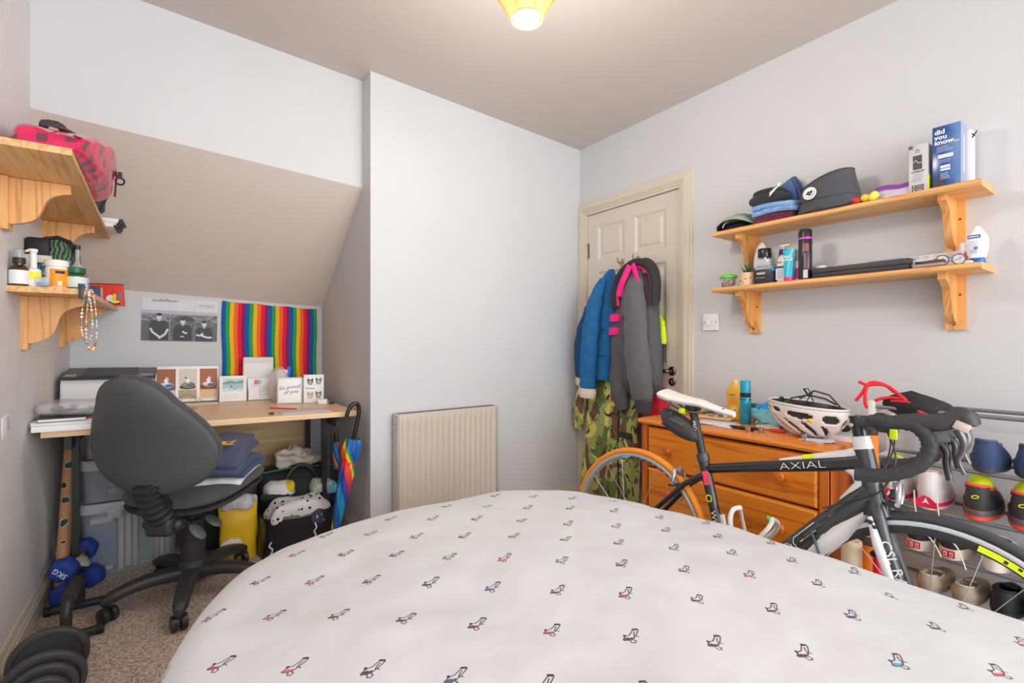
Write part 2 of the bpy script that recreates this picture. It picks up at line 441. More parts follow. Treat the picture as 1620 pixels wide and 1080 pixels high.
# ------------------------------------------------------------------ ceiling lamp
LX, LY, LZ = .94, 1.243, 2.150
zc = ceil_z(LX)
t = thing('pendant_lamp', 'lit amber cone pendant lamp hanging from the ceiling', 'lamp', (LX, LY, LZ))
def shade_mat():
    m, nt, b_ = newmat('amber_shade')
    b_.inputs['Base Color'].default_value = rgb((236, 186, 116)); b_.inputs['Roughness'].default_value = .5
    b_.inputs['Transmission Weight'].default_value = .35
    b_.inputs['Emission Color'].default_value = (1.0, .50, .14, 1); b_.inputs['Emission Strength'].default_value = .28
    return m
b = MB()
n = 48; rings = []
for (r, z) in ((.050, 0), (.054, .012), (.087, .066), (.125, .13), (.150, .165)):
    rings.append([Vector((r * (1 + .012 * (i % 2)) * math.cos(2 * PI * i / n), r * (1 + .012 * (i % 2)) * math.sin(2 * PI * i / n), z)) for i in range(n)])
b.loft(rings, False, False); sh = b.build('shade', shade_mat(), t, solid=.002)
for k in range(6):
    a = 2 * PI * k / 6 + .35
    b = MB(); b.tube([(.0525 * math.cos(a), .0525 * math.sin(a), 0), (.153 * math.cos(a), .153 * math.sin(a), .165)], .0016, 6)
    b.build('rib', M((196, 130, 60), rough=.4), sh)
b = MB(); b.torus(.051, .002, 40, 6, (0, 0, 0), 'z'); b.build('rim', M((210, 150, 80), rough=.4), sh)
b = MB(); b.ell((0, 0, .012), (.046, .046, .016), 24, 10); b.build('diffuser', emit((255, 236, 205), 5.0), t)
b = MB(); b.cyl((0, 0, .10), (0, 0, zc - LZ), .004, n=8); b.build('cord', M((235, 230, 222)), t)
b = MB(); b.lathe([(0, 0), (.02, 0), (.045, .02), (.05, .045), (0, .045)], 24, (0, 0, zc - LZ - .046)); b.build('ceiling_rose', M((235, 232, 226), rough=.3), t)
ld = bpy.data.lights.new('lamp_glow', 'POINT'); ld.energy = 19.0; ld.color = (1.0, .93, .84); ld.shadow_soft_size = .10
lo = bpy.data.objects.new('lamp_glow', ld); COL.objects.link(lo); lo.parent = t; lo.location = (0, 0, -.12)

# ------------------------------------------------------------------ radiator
RX0, RX1, RZ0, RZ1, RYF = .955, 1.578, .145, .722, 2.375
RADM = M((206, 196, 182), rough=.32, k=1.05)
t = thing('radiator', 'cream ribbed panel radiator on the white wall', 'radiator', ((RX0 + RX1) / 2, YF, RZ0))
hw, hh = (RX1 - RX0) / 2, RZ1 - RZ0
yf = RYF - YF
# front panel: pressed channels
nch = 17; pw = (2 * hw - .03) / nch; b = MB(); xs = [(-hw + .004, 0.0)]
for k in range(nch):
    x = -hw + .015 + k * pw
    xs += [(x + .003, 0.0), (x + .007, .009), (x + .011, .009), (x + .015, 0.0)]
xs += [(hw - .004, 0.0)]
zr = [(.0, 0, .006), (.028, 0, 0), (.04, 1, 0), (hh - .052, 1, 0), (hh - .04, 0, 0), (hh - .004, 0, .0), (hh, 0, .006)]
vs = []
for (z, on, back) in zr:
    for (x, d) in xs: vs.append((x, yf + (d if on else 0) + back, z))
nx = len(xs)
b.add(vs, [(j * nx + i, j * nx + i + 1, (j + 1) * nx + i + 1, (j + 1) * nx + i) for j in range(len(zr) - 1) for i in range(nx - 1)])
b.build('front_panel', RADM, t, smooth=50, solid=.002)
b = MB(); b.box(-hw + .01, hw - .01, -.035, -.03, .01, hh - .01); b.build('rear_panel', RADM, t, smooth=0)
for s in (-1, 1):
    b = MB(); b.rbox((s * (hw + .001), yf / 2 - .012, hh / 2), (.006, .066, hh - .005), .002, 1); sp = b.build('side_cover', RADM, t)
    for k in range(2):
        bb = MB(); bb.cyl((s * (hw - .005), yf / 2 - .01, .03 if k == 0 else hh - .05), (s * (hw + .009), yf / 2 - .01, .03 if k == 0 else hh - .05), .011, n=14)
        bb.build('plug', M((190, 180, 165), rough=.3, metal=.7), sp)
b = MB(); b.box(-hw, hw, yf + .004, -.012, hh - .006, hh - .001)
g = b.build('top_grille', RADM, t, smooth=0)
for k in range(30):
    x = -hw + .02 + k * (2 * hw - .04) / 29
    bb = MB(); bb.box(x - .006, x + .006, yf + .016, -.022, hh - .0012, hh); bb.build('slot', M((90, 84, 78), rough=.8), g, smooth=0)
for s in (-.42, .42):
    b = MB(); b.box(s * hw * 2 - .02, s * hw * 2 + .02, -.03, 0, .05, hh - .06); b.build('bracket', RADM, t, smooth=0)
b = MB(); b.tube([(hw + .02, yf / 2 - .01, .03), (hw + .045, yf / 2 - .01, .02), (hw + .05, yf / 2 - .01, -.03), (hw + .05, yf / 2 - .01, -.145)], .0075, 10); b.lathe([(0, 0), (.016, 0), (.018, .03), (.012, .045), (0, .045)], 14, (hw + .047, yf / 2 - .01, .01)); b.build('valve', M((226, 222, 214), rough=.3), t)
# ================================================================== helpers for prints, bottles, cloth
PAL = {}
def C(c, rough=.5): return M(c, rough=rough)
def decal(parent, name, O, U, V, shapes, eps=.0003, rough=.5, k=KC):
    """flat print: coloured shapes laid on a surface at O with in-plane axes U, V (metres)"""
    O, U, V = Vector(O), Vector(U).normalized(), Vector(V).normalized(); N = U.cross(V)
    b = MB(); mats = []
    for i, s in enumerate(shapes):
        col = s[-1]
        m = M(col, rough=rough, k=k)
        if m not in mats: mats.append(m)
        b.mi = mats.index(m); off = O + N * (eps * (i + 1) if i < 4 else eps * (4 + (i - 3) * .25))
        def P(x, y): return off + U * x + V * y
        if s[0] == 'r':
            x0, y0, x1, y1 = s[1:5]; b.add([P(x0, y0), P(x1, y0), P(x1, y1), P(x0, y1)], [(0, 1, 2, 3)])
        elif s[0] == 'e':
            cx, cy, rx, ry = s[1:5]; a = s[5] if len(s) == 7 else 0.0; n = 14
            pts = []
            for j in range(n):
                ex, ey = rx * math.cos(2 * PI * j / n), ry * math.sin(2 * PI * j / n)
                pts.append(P(cx + ex * math.cos(a) - ey * math.sin(a), cy + ex * math.sin(a) + ey * math.cos(a)))
            b.add(pts, [tuple(range(n))])
        elif s[0] == 'p':
            b.add([P(x, y) for x, y in s[1]], [tuple(range(len(s[1])))])
        elif s[0] == 'l':
            pts, w = s[1], s[2]
            for (xa, ya), (xb, yb) in zip(pts[:-1], pts[1:]):
                d = math.hypot(xb - xa, yb - ya) or 1e-6; nx_, ny_ = -(yb - ya) / d * w / 2, (xb - xa) / d * w / 2
                b.add([P(xa - nx_, ya - ny_), P(xb - nx_, yb - ny_), P(xb + nx_, yb + ny_), P(xa + nx_, ya + ny_)], [(0, 1, 2, 3)])
    return b.build(name, mats, parent, smooth=0, fixn=False)
def lines(x0, y0, x1, n, gap, w, col, ragged=.3, seed=1):
    rr = random.Random(seed); out = []
    for i in range(n):
        out.append(('r', x0, y0 - i * gap, x0 + (x1 - x0) * (1 - ragged * rr.random()), y0 - i * gap + w, col))
    return out
def slab(name, parent, size, mat, r=.003, c=(0, 0, 0), rot=None, fn=None, cuts=0, sub=0, seg=2):
    b = MB(); b.rbox(c, size, r, seg, rot, fn, cuts); return b.build(name, mat, parent, sub=sub)
def cloth(name, parent, c, size, mat, seed=0, amp=.25, sc=9.0, n=26, m=14, flat=.0, pw=.55):
    """crumpled heap of cloth: squarish blob with creases, resting on a flat underside"""
    def f(p):
        d = Vector((p.x / size[0], p.y / size[1], p.z / size[2]))
        q = Vector((math.copysign(abs(d.x) ** pw, d.x), math.copysign(abs(d.y) ** pw, d.y), math.copysign(abs(d.z) ** .75, d.z)))
        w = Vector((q.x * size[0], q.y * size[1], q.z * size[2]))
        a = nz(w, sc, seed); a2 = abs(nz(w, sc * 2.3, seed + 5)); s_ = 1 + amp * a - amp * .7 * a2
        w = Vector((w.x * (1 + amp * .5 * a), w.y * (1 + amp * .5 * a), w.z * s_))
        if w.z < -size[2] * .8: w.z = -size[2] * .8
        return w
    b = MB(); b.ell((c[0], c[1], c[2] + size[2] * .8), size, n, m, fn=f); return b.build(name, mat, parent, smooth=60)
def folded(name, parent, c, size, mat, seed=0, rz=0.0, amp=.007, layers=2, droop=0.0):
    """folded garment: layered soft slab with rounded fold edges"""
    R = Euler((0, 0, rz)); b = MB(); h = size[2] / layers
    for k in range(layers):
        s_ = 1 - .03 * k
        def f(p, k=k):
            q = Vector(p); z = q.z
            q += Vector((nz(p, 11, seed + k), nz(p, 11, seed + 9 + k), 0)) * amp
            q.z = z + nz((p.x, p.y, 0), 9, seed + 3 * k) * amp - droop * ((p.x / size[0] * 2) ** 2 + (p.y / size[1] * 2) ** 2)
            return q
        b.rbox((c[0], c[1], c[2] + h * (k + .5)), (size[0] * s_, size[1] * s_, h * 1.06), h * .46, 3, R, f, 3)
    return b.build(name, mat, parent, smooth=60)

# ================================================================== desk in the alcove
TILT = 0.017
def zd(x): return .757 - TILT * (x + .4)
DROT = (0, TILT, 0)
DX, DYc = .19, 2.965
def desk_top_mat():
    m, nt, b_ = newmat('pale_maple_laminate')
    co = coords(nt, 'Object', (1.2, 22, 22))
    n = nd(nt, 'ShaderNodeTexNoise', i={'Scale': 2.0, 'Detail': 5.0}); lk(nt, co, n.inputs[0])
    lk(nt, ramp(nt, n.outputs[0], [(.3, rgb((214, 176, 130), 1.15)), (.7, rgb((232, 200, 158), 1.15))]), b_.inputs['Base Color'])
    b_.inputs['Roughness'].default_value = .38
    return m
DTM = desk_top_mat()
desk = thing('desk', 'pale maple desk with dark metal legs in the alcove', 'desk', (DX, DYc, 0))
def dz(x): return zd(x + DX)
b = MB()
x0, x1, y0, y1 = -.605, .60, 2.541 - DYc, 3.40 - DYc
b.add([(x0, y0, dz(x0) - .026), (x1, y0, dz(x1) - .026), (x1, y1, dz(x1) - .026), (x0, y1, dz(x0) - .026), (x0, y0, dz(x0)), (x1, y0, dz(x1)), (x1, y1, dz(x1)), (x0, y1, dz(x0))],
      [(3, 2, 1, 0), (4, 5, 6, 7), (0, 1, 5, 4), (1, 2, 6, 5), (2, 3, 7, 6), (3, 0, 4, 7)])
b.build('desk_top', DTM, desk, smooth=0)
BLK = M((38, 38, 40), rough=.45); DKG = M((72, 74, 78), rough=.5)
for s, xx in ((-1, -.535), (1, .515)):
    b = MB()
    fy = -.12 if s > 0 else -.19
    b.box(xx - .012, xx + .012, fy, fy + .035, .04, dz(xx) - .03); b.box(xx + .018 * s - .004, xx + .018 * s + .020, -.30, .30, dz(xx) - .10, dz(xx) - .028)
    lg = b.build('leg', BLK, desk, smooth=0)
    if s > 0: b = MB(); b.box(xx + .018, xx + .044, fy + .06, fy + .11, .04, dz(xx) - .03); b.build('cable_cover', DKG, lg, smooth=0)
    b = MB(); b.box(xx - .02, xx + .02, fy - .02, .36, 0, .04); b.build('foot', BLK, lg, smooth=0)
    b = MB(); b.box(xx - .012, xx + .012, .28, .32, .04, dz(xx) - .03); b.build('rear_post', BLK, lg, smooth=0)
b = MB(); b.box(-.54, .50, .345, .362, .33, dz(0) - .03)
b.build('back_panel', wood('tan_board', (206, 170, 124), (184, 146, 100), 0, 7), desk, smooth=0)
for xx in (-.10, .535):
    b = MB(); b.rbox((xx, y0 + .03, dz(xx) - .033), (.05, .04, .014), .003, 1); b.build('table_clip', BLK, desk)

# ------------------------------------------------------------------ printer
px_, py_ = -.255, 3.18
t = thing('printer', 'silver laser printer with dark control panel on the desk', 'printer', (px_, py_, zd(px_)), DROT)
SIL = M((206, 208, 212), rough=.35); PDK = M((62, 62, 64), rough=.4)
b = MB(); b.prism([(-.18, .012), (.16, .012), (.16, .19), (.10, .205), (-.15, .175), (-.18, .15)], -.172, .172, 'x'); b.build('body', SIL, t, smooth=20)
b = MB(); b.prism([(-.165, .168), (-.15, .178), (.10, .210), (.15, .205), (.15, .19), (-.165, .16)], -.178, .178, 'x'); lid = b.build('top_panel', PDK, t, smooth=20)
b = MB(); b.prism([(-.145, .1795), (.09, .2095), (.09, .212), (-.145, .182)], -.11, .10, 'x'); b.build('output_tray', BLK, lid, smooth=0)
for s, w_ in ((-.145, .022), (.142, .028)):
    b = MB(); b.prism([(-.15, .179), (-.09, .187), (-.09, .189), (-.15, .181)], s - w_, s + w_, 'x'); kp = b.build('key_pad', M((120, 120, 122), rough=.3), lid, smooth=0)
    for k in range(3):
        b = MB(); b.cyl((s - .012 + .012 * k, -.125, .1835), (s - .012 + .012 * k, -.125, .1865), .0035, n=10); b.build('button', M((210, 210, 210)), kp)
b = MB(); b.box(-.165, .165, -.186, -.178, .03, .14); b.build('front_flap', M((214, 216, 219), rough=.3), t, smooth=0)
b = MB(); b.box(-.17, .17, -.17, .15, 0, .012); b.build('base', PDK, t, smooth=0)

# ------------------------------------------------------------------ papers and pouch at the left of the desk
gp = 'papers stacked on the left of the desk'
zz = zd(-.33)
def flat_stack(name, label, cat, c, size, rz, z, mat, pages=None, group=None, r=.001):
    t = thing(name, label, cat, (c[0], c[1], z), (0, TILT, rz), group)
    if pages:
        slab('cover', t, (size[0], size[1], size[2] * .14), mat, r, (0, 0, size[2] * .93)); slab('cover', t, (size[0], size[1], size[2] * .14), mat, r, (0, 0, size[2] * .07))
        slab('pages', t, (size[0] * .97, size[1] * .97, size[2] * .72), pages, r, (0, 0, size[2] * .5))
    else: slab('sheet_block', t, size, mat, r, (0, 0, size[2] / 2))
    return t
PAPER = M((230, 228, 226), rough=.7)
flat_stack('paper_ream', 'thick white paper pad, lowest of the stack overhanging the desk edge', 'paper', (-.325, 2.64), (.23, .26, .022), .03, zz + .001, PAPER)
flat_stack('document_folder', 'thin white folder lying on the thick paper pad', 'folder', (-.32, 2.64), (.24, .25, .011), -.02, zz + .024, M((236, 234, 234), rough=.5), M((220, 220, 224)))
flat_stack('notebook', 'black covered notebook on top of the white folder', 'notebook', (-.362, 2.615), (.14, .19, .014), .12, zz + .036, BLK, PAPER)
flat_stack('booklet', 'dark red booklet lying beside the black notebook', 'booklet', (-.270, 2.645), (.05, .15, .008), -.5, zz + .036, M((136, 58, 52), rough=.5))
t = thing('zip_pouch', 'clear plastic zip pouch of stationery on the black notebook', 'pouch', (-.335, 2.66, zz + .051), (0, TILT, .1))
cloth('film', t, (0, 0, 0), (.105, .085, .032), M((214, 206, 206), rough=.15, alpha=.35), 3, .35, 14)
for k, (c_, p_) in enumerate((((72, 190, 180), (.045, -.03)), ((222, 160, 150), (.07, .0)), ((60, 66, 110), (-.02, -.03)), ((40, 40, 44), (-.05, .01)), ((150, 140, 190), (.0, .03)))):
    slab('stationery', t, (.055, .022, .014), M(c_), .004, (p_[0], p_[1], .012 + .003 * k), Euler((0, 0, .4 * k)))
b = MB(); b.tube([(.085, -.07, .012), (.105, -.045, .03), (.12, .0, .036), (.11, .05, .03)], .006, 8, flat=.6); b.build('zip', M((78, 74, 146), rough=.6), t)

# ------------------------------------------------------------------ standing photo strip with three prints
t = thing('photo_strip', 'white strip of three toy dog photographs standing on wire legs', 'photo frame', (.068, 3.34, zd(.068) + .006), (-.10, TILT, .06))
WHITECARD = M((232, 232, 234), rough=.4)
slab('card', t, (.302, .003, .205), WHITECARD, .001, (0, 0, .1035))
def toy_photo(x, hatcols, wall_, floor_):
    sh = [('r', 0, 0, .088, .172, wall_), ('r', 0, 0, .088, .05, floor_), ('e', .044, .068, .040, .014, (40, 34, 36)), ('e', .046, .079, .034, .019, hatcols[0]), ('e', .040, .084, .026, .011, hatcols[1]),
          ('e', .056, .078, .018, .008, hatcols[2]), ('e', .044, .103, .010, .014, (232, 230, 228)), ('e', .044, .117, .012, .009, (236, 234, 232)), ('e', .040, .119, .0028, .0028, (20, 20, 20)), ('e', .049, .119, .0028, .0028, (20, 20, 20)), ('e', .034, .121, .004, .006, (60, 56, 56))]
    decal(t, 'photo_print', (x, -.0016, .018), (1, 0, 0), (0, 0, 1), sh, eps=.0002)
toy_photo(-.146, ((120, 150, 200), (206, 214, 226), (64, 84, 140)), (150, 84, 48), (198, 190, 190))
toy_photo(-.044, ((112, 108, 104), (140, 136, 130), (96, 92, 88)), (206, 196, 182), (170, 150, 120))
toy_photo(.058, ((150, 110, 110), (220, 214, 210), (110, 70, 74)), (164, 88, 48), (214, 178, 130))
for s in (-1, 1):
    b = MB(); b.tube([(.0, -.002, .045), (s * .03, -.02, .03), (s * .075, -.075, -.001)], .0016, 6); b.tube([(s * .03, -.02, .03), (s * .035, -.09, .0)], .0014, 6); b.build('wire_leg', M((196, 188, 176), rough=.3, metal=.6), t)
slab('notepad', None, (.085, .12, .008), PAPER, .001)
o = bpy.data.objects['notepad']; o.location = (.035, 2.90, zd(.03) + .0045); o.rotation_euler = (0, TILT, .25); tag(o, 'small white notepad lying in front of the photo strip', 'notepad')
o = slab('wooden_block', None, (.03, .05, .006), M((206, 178, 142)), .001); o.location = (.105, 3.03, zd(.105) + .0035); o.rotation_euler = (0, TILT, .5); tag(o, 'small flat wooden block in front of the photo strip', 'block')
o = slab('paper_sheet', None, (.30, .06, .002), M((236, 236, 238)), .0005); o.location = (.06, 3.245, zd(.06) + .0015); o.rotation_euler = (0, TILT, .04); tag(o, 'white paper strip lying under the wire legs of the photo strip', 'paper')

# ------------------------------------------------------------------ cards and boxes along the back of the desk
t = thing('desk_calendar', 'white desk calendar with a grey green seascape picture', 'calendar', (.291, 3.285, zd(.291) + .001), (-.12, TILT, .02))
slab('page', t, (.141, .004, .152), WHITECARD, .001, (0, 0, .077)); slab('easel', t, (.12, .003, .13), WHITECARD, .001, (0, .03, .065), Euler((.4, 0, 0)))
decal(t, 'seascape_print', (-.0705, -.0022, .0), (1, 0, 0), (0, 0, 1), [('r', .016, .06, .124, .138, (150, 190, 190)), ('r', .016, .112, .124, .138, (196, 206, 206)), ('p', [(.016, .112), (.05, .126), (.09, .118), (.124, .128), (.124, .108), (.016, .104)], (120, 150, 148)), ('p', [(.016, .06), (.124, .06), (.124, .075), (.05, .085), (.016, .078)], (196, 214, 210)), ('l', [(.05, .07), (.062, .088), (.075, .072), (.095, .082)], .0025, (40, 60, 66)), ('l', [(.058, .082), (.062, .098)], .003, (40, 50, 56))] + lines(.02, .045, .11, 4, .008, .0012, (170, 176, 184), .4, 4))
t = thing('cardboard_box', 'tall plain white box standing against the rainbow cloth', 'box', (.432, 3.375, zd(.432) + .001), DROT)
slab('carton', t, (.168, .038, .262), M((226, 224, 222), rough=.6), .006, (0, 0, .131)); slab('lid_flap', t, (.160, .003, .03), M((214, 212, 210)), .001, (0, -.0195, .243))
t = thing('parcel', 'white padded envelope with printed address label in front of the tall box', 'envelope', (.447, 3.30, zd(.447) + .001), (-.1, TILT, .03))
slab('packet', t, (.158, .022, .135), M((232, 230, 230), rough=.5), .009, (0, 0, .068), fn=wob(14, .006, 2), cuts=3)
decal(t, 'address_label', (-.079, -.0165, 0), (1, 0, 0), (0, 0, 1), [('r', .065, .035, .145, .085, (240, 240, 240)), ('l', [(.065, .035), (.145, .035), (.145, .085), (.065, .085), (.065, .035)], .001, (150, 150, 156)), ('r', .035, .098, .065, .124, (214, 110, 120)), ('r', .052, .104, .074, .116, (120, 190, 180))] + lines(.072, .076, .13, 4, .009, .0018, (150, 150, 158), .4, 2) + lines(.012, .095, .055, 2, .01, .0015, (176, 176, 182), .4, 7))
t = thing('plastic_bag', 'clear plastic bag of packets behind the greeting card', 'bag', (.525, 3.20, zd(.525) + .001), DROT)
cloth('film', t, (0, 0, 0), (.055, .04, .115), M((226, 214, 212), rough=.12, alpha=.4), 4, .3, 12)
slab('packet', t, (.05, .012, .19), M((224, 206, 206)), .004, (.012, .0, .097), Euler((0, .12, 0))); slab('blue_packet', t, (.024, .01, .17), M((40, 104, 196)), .003, (.05, .02, .125), Euler((0, .1, 0)))
t = thing('greeting_card', 'white greeting card reading so proud of you in a black border', 'card', (.553, 3.02, zd(.553) + .001), (-.09, TILT, -.12))
slab('front_leaf', t, (.132, .002, .152), M((238, 238, 240), rough=.4), .0005, (0, 0, .077)); slab('rear_leaf', t, (.132, .002, .15), WHITECARD, .0005, (0, .028, .075), Euler((.36, 0, 0)))
decal(t, 'border_print', (-.066, -.0011, 0), (1, 0, 0), (0, 0, 1), [('l', [(.004, .004), (.128, .004), (.128, .149), (.004, .149), (.004, .004)], .0022, (84, 86, 98))])
text('So proud', .030, M((30, 30, 34)), t, (-.003, -.0016, .095), (PI / 2, -.12, 0), shear=.35); text('of you', .030, M((30, 30, 34)), t, (.004, -.0016, .068), (PI / 2, -.12, 0), shear=.35)
t = thing('illustrated_card', 'white card printed with four small animal faces', 'card', (.682, 3.005, zd(.682) + .001), (-.08, TILT, -.1))
slab('front_leaf', t, (.112, .002, .166), M((236, 236, 236), rough=.4), .0005, (0, 0, .084)); slab('rear_leaf', t, (.112, .002, .16), WHITECARD, .0005, (0, .026, .08), Euler((.33, 0, 0)))
shp = []
for (cx, cy, fur) in ((.036, .125, (52, 50, 48)), (.082, .128, (84, 92, 84)), (.036, .045, (176, 146, 96)), (.082, .048, (88, 90, 84))):
    shp += [('e', cx, cy, .016, .013, fur), ('e', cx - .012, cy + .012, .005, .008, fur), ('e', cx + .012, cy + .012, .005, .008, fur), ('e', cx, cy - .003, .007, .008, (214, 208, 200)), ('e', cx - .006, cy + .004, .0022, .0022, (240, 240, 240)), ('e', cx + .006, cy + .004, .0022, .0022, (240, 240, 240)), ('e', cx, cy - .002, .003, .002, (24, 24, 24)), ('r', cx - .012, cy - .018, cx + .012, cy - .014, fur)]
decal(t, 'animal_print', (-.056, -.0011, 0), (1, 0, 0), (0, 0, 1), shp + [('r', .010, .083, .06, .089, (160, 162, 160))] + lines(.012, .022, .02, 1, .01, .002, (120, 120, 120)))
t = thing('small_carton', 'small white carton with black plug at the end of the desk', 'box', (.715, 2.93, zd(.715) + .001), (0, TILT, -.3))
slab('carton', t, (.05, .04, .028), M((230, 228, 228)), .002, (0, 0, .014)); slab('plug', t, (.03, .022, .012), BLK, .004, (.05, -.004, .006))
# loose things on the desk
o = slab('paper_sheet', None, (.235, .16, .002), M((206, 202, 200), rough=.6), .0005); o.location = (.556, 2.655, zd(.556) + .0015); o.rotation_euler = (0, TILT, .03); tag(o, 'light grey paper sheet lying at the right end of the desk', 'paper')
t = thing('pencil', 'pink pencil lying across the desk', 'pencil', (.485, 2.79, zd(.485) + .004), (0, TILT, -.75))
b = MB(); b.cyl((-.085, 0, 0), (.075, 0, 0), .0038, n=6); b.build('barrel', M((226, 60, 96), rough=.35), t); b = MB(); b.cyl((.075, 0, 0), (.092, 0, 0), .0038, .0005, n=8); b.build('tip', M((222, 190, 150)), t)
t = thing('pencil_sharpener', 'small silver pencil sharpener near the desk edge', 'sharpener', (.392, 2.60, zd(.392) + .001), (0, TILT, .5))
b = MB(); b.prism([(-.007, 0), (.007, 0), (.005, .011), (-.005, .011)], -.012, .012, 'x'); b.build('body', CHROME, t, smooth=0); b = MB(); b.cyl((.012, 0, .006), (.0132, 0, .006), .004, n=12); b.build('hole', BLK, t)

# ------------------------------------------------------------------ poster and rainbow cloth on the alcove wall
t = thing('poster', 'black and white band poster of three people in dark shirts', 'poster', (.034, YB, 1.106), (0, .022, 0))
slab('sheet', t, (.371, .002, .247), M((196, 196, 202), rough=.5), .0004, (0, -.0012, .1235))
def fig(cx, base, h, tone, arms):
    s_ = [('p', [(cx - .045, 0), (cx + .045, 0), (cx + .045, base - .02), (cx + .030, base), (cx - .030, base), (cx - .045, base - .02)], tone),
          ('e', cx, base + .022, .0125, .0185, (206, 204, 204)), ('p', [(cx - .006, base - .004), (cx + .006, base - .004), (cx + .006, base + .01), (cx - .006, base + .01)], (190, 188, 188)), ('e', cx, base + .035, .014, .009, (40, 40, 44))]
    for (pts, w_) in arms: s_.append(('l', [(cx + a, c_) for a, c_ in pts], w_, (214, 212, 212)))
    return s_
sh = [('r', 0, 0, .371, .247, (206, 206, 212)), ('r', 0, .10, .371, .178, (176, 176, 188)), ('r', 0, .115, .371, .158, (132, 132, 146)), ('r', 0, 0, .371, .118, (92, 92, 98)), ('r', 0, .117, .371, .120, (176, 176, 182))]
rr = random.Random(5)
for k in range(36): sh.append(('e', rr.random() * .371 * .96 + .007, .118 + rr.random() * .034, .006 + rr.random() * .008, .003 + rr.random() * .005, (70 + int(rr.random() * 50),) * 2 + (92,)))
for k in range(40): sh.append(('e', rr.random() * .35 + .01, .008 + rr.random() * .10, .003 + rr.random() * .006, .002 + rr.random() * .004, (96 + int(rr.random() * 50),) * 2 + (112,)))
for k in range(16): sh.append(('e', .05 + rr.random() * .13, .232 + rr.random() * .010, .004 + .010 * rr.random(), .002 + .005 * rr.random(), (150, 150, 156)))
sh += [('p', [(.135, .118), (.15, .135), (.175, .148), (.20, .152), (.23, .146), (.25, .134), (.262, .118)], (56, 56, 60)), ('l', [(.128, .112), (.20, .152)], .002, (150, 150, 156)), ('r', .132, 0, .134, .247, (186, 186, 192)), ('r', .255, 0, .2565, .247, (182, 182, 188))]
sh += fig(.082, .118, .1, (52, 52, 56), [([(-.04, .072), (-.03, .05), (.008, .018)], .011), ([(.042, .07), (.03, .04), (.0, .014)], .011)])
sh += fig(.196, .096, .1, (44, 44, 48), [([(.0, .06), (.006, .05), (.022, .048)], .010), ([(-.012, .028), (.008, .026)], .005)])
sh += fig(.303, .084, .1, (50, 50, 54), [([(-.04, .04), (-.02, .034), (-.005, .05)], .010), ([(.04, .026), (.015, .024), (-.02, .04)], .011)])
decal(t, 'photo_print', (-.1855, -.0023, 0), (1, 0, 0), (0, 0, 1), sh, eps=.0001)
text('PVRIS', .034, M((164, 164, 174)), t, (.130, -.0045, .212), FACE_NY, bold=.0)

def rainbow_mat(n=26):
    m, nt, b_ = newmat('rainbow_stripes')
    tc = nd(nt, 'ShaderNodeTexCoord'); sx = nd(nt, 'ShaderNodeSeparateXYZ'); lk(nt, tc.outputs['UV'], sx.inputs[0])
    seq = [(16, 84, 160), (40, 150, 76), (248, 170, 24), (248, 100, 40), (222, 16, 52), (116, 34, 96)]
    mu = nd(nt, 'ShaderNodeMath', operation='MULTIPLY', i={1: 26.0 / 6}); lk(nt, sx.outputs[0], mu.inputs[0])
    fr = nd(nt, 'ShaderNodeMath', operation='FRACT'); lk(nt, mu.outputs[0], fr.inputs[0])
    out = ramp(nt, fr.outputs[0], [(k / 6, rgb(c_, 1.25)) for k, c_ in enumerate(seq)], 'CONSTANT')
    n2 = nd(nt, 'ShaderNodeTexNoise', i={'Scale': 900.0}); lk(nt, tc.outputs['Object'], n2.inputs[0]); bumpit(nt, b_, n2.outputs[0], .2)
    lk(nt, out, b_.inputs['Base Color']); b_.inputs['Roughness'].default_value = .9
    return m
b = MB()
def flagf(u, v):
    x = .246 + .556 * u; z0 = 1.357 - .030 * u; z = z0 - .475 * (1 - v)
    sag = .006 * math.sin(PI * ((u * 3) % 1)) * (v ** 6)
    return (x + .003 * math.sin(v * 7 + u * 3), YB - .006 - .004 * abs(math.sin(u * 11 + 1.3 * math.sin(3 * v))), z - sag)
b.grid(flagf, 52, 20)
fl = b.build('rainbow_cloth', rainbow_mat(), None, smooth=80, solid=.0015); tag(fl, 'rainbow striped cloth pinned to the alcove wall', 'flag')
# ================================================================== office chair
CH = (.07, 2.50); CHR = -math.atan2(.6, .8)
chair = thing('office_chair', 'black fabric swivel chair on castors at the desk', 'chair', (CH[0], CH[1], 0), (0, 0, CHR))
def ch_pt(x, y, z):
    v = Euler((0, 0, CHR)).to_matrix() @ Vector((x, y, z)); return (v.x + CH[0], v.y + CH[1], v.z)
CHF = fabric((70, 70, 72), 900, .5, .15, 40); CHP = M((54, 54, 56), rough=.42, bump=.15, bs=500); CHS = M((74, 74, 75), rough=.55, bump=.4, bs=700)
def sring(c, ux, uy, hw, hd, n=32, e=.5, bend=0.0, by=None):
    out = []
    for i in range(n):
        a = 2 * PI * i / n; ca, sa = math.cos(a), math.sin(a)
        x = hw * math.copysign(abs(ca) ** e, ca); y = hd * math.copysign(abs(sa) ** e, sa)
        out.append(Vector(c) + ux * x + uy * (y + bend * (x / max(hw, 1e-4)) ** 2 * hw))
    return out
def back_rings(off, hd, inset=0.0, v0=0.0, v1=1.0):
    rings = []; N = 22; uy = Vector((0, .957, .29)); ux = Vector((1, 0, 0))
    for j in range(N + 1):
        v = v0 + (v1 - v0) * j / N
        e = abs(2 * v - 1); full = (1 - e ** 5) ** .5 if e < 1 else 0.02
        w = (.205 + .05 * math.sin(PI * min(1, v * 1.25 + .05)) - .085 * max(0, v - .35) ** 1.3 * 2.0) * max(full, .12) - inset
        y = -.215 - .145 * v + .05 * math.sin(PI * v * 1.1) ** 2 * .4; z = .505 + .475 * v
        rings.append(sring(Vector((0, y, z)) + uy * off, ux, uy, w, hd * max(full, .25), 36, .55, .22))
    return rings
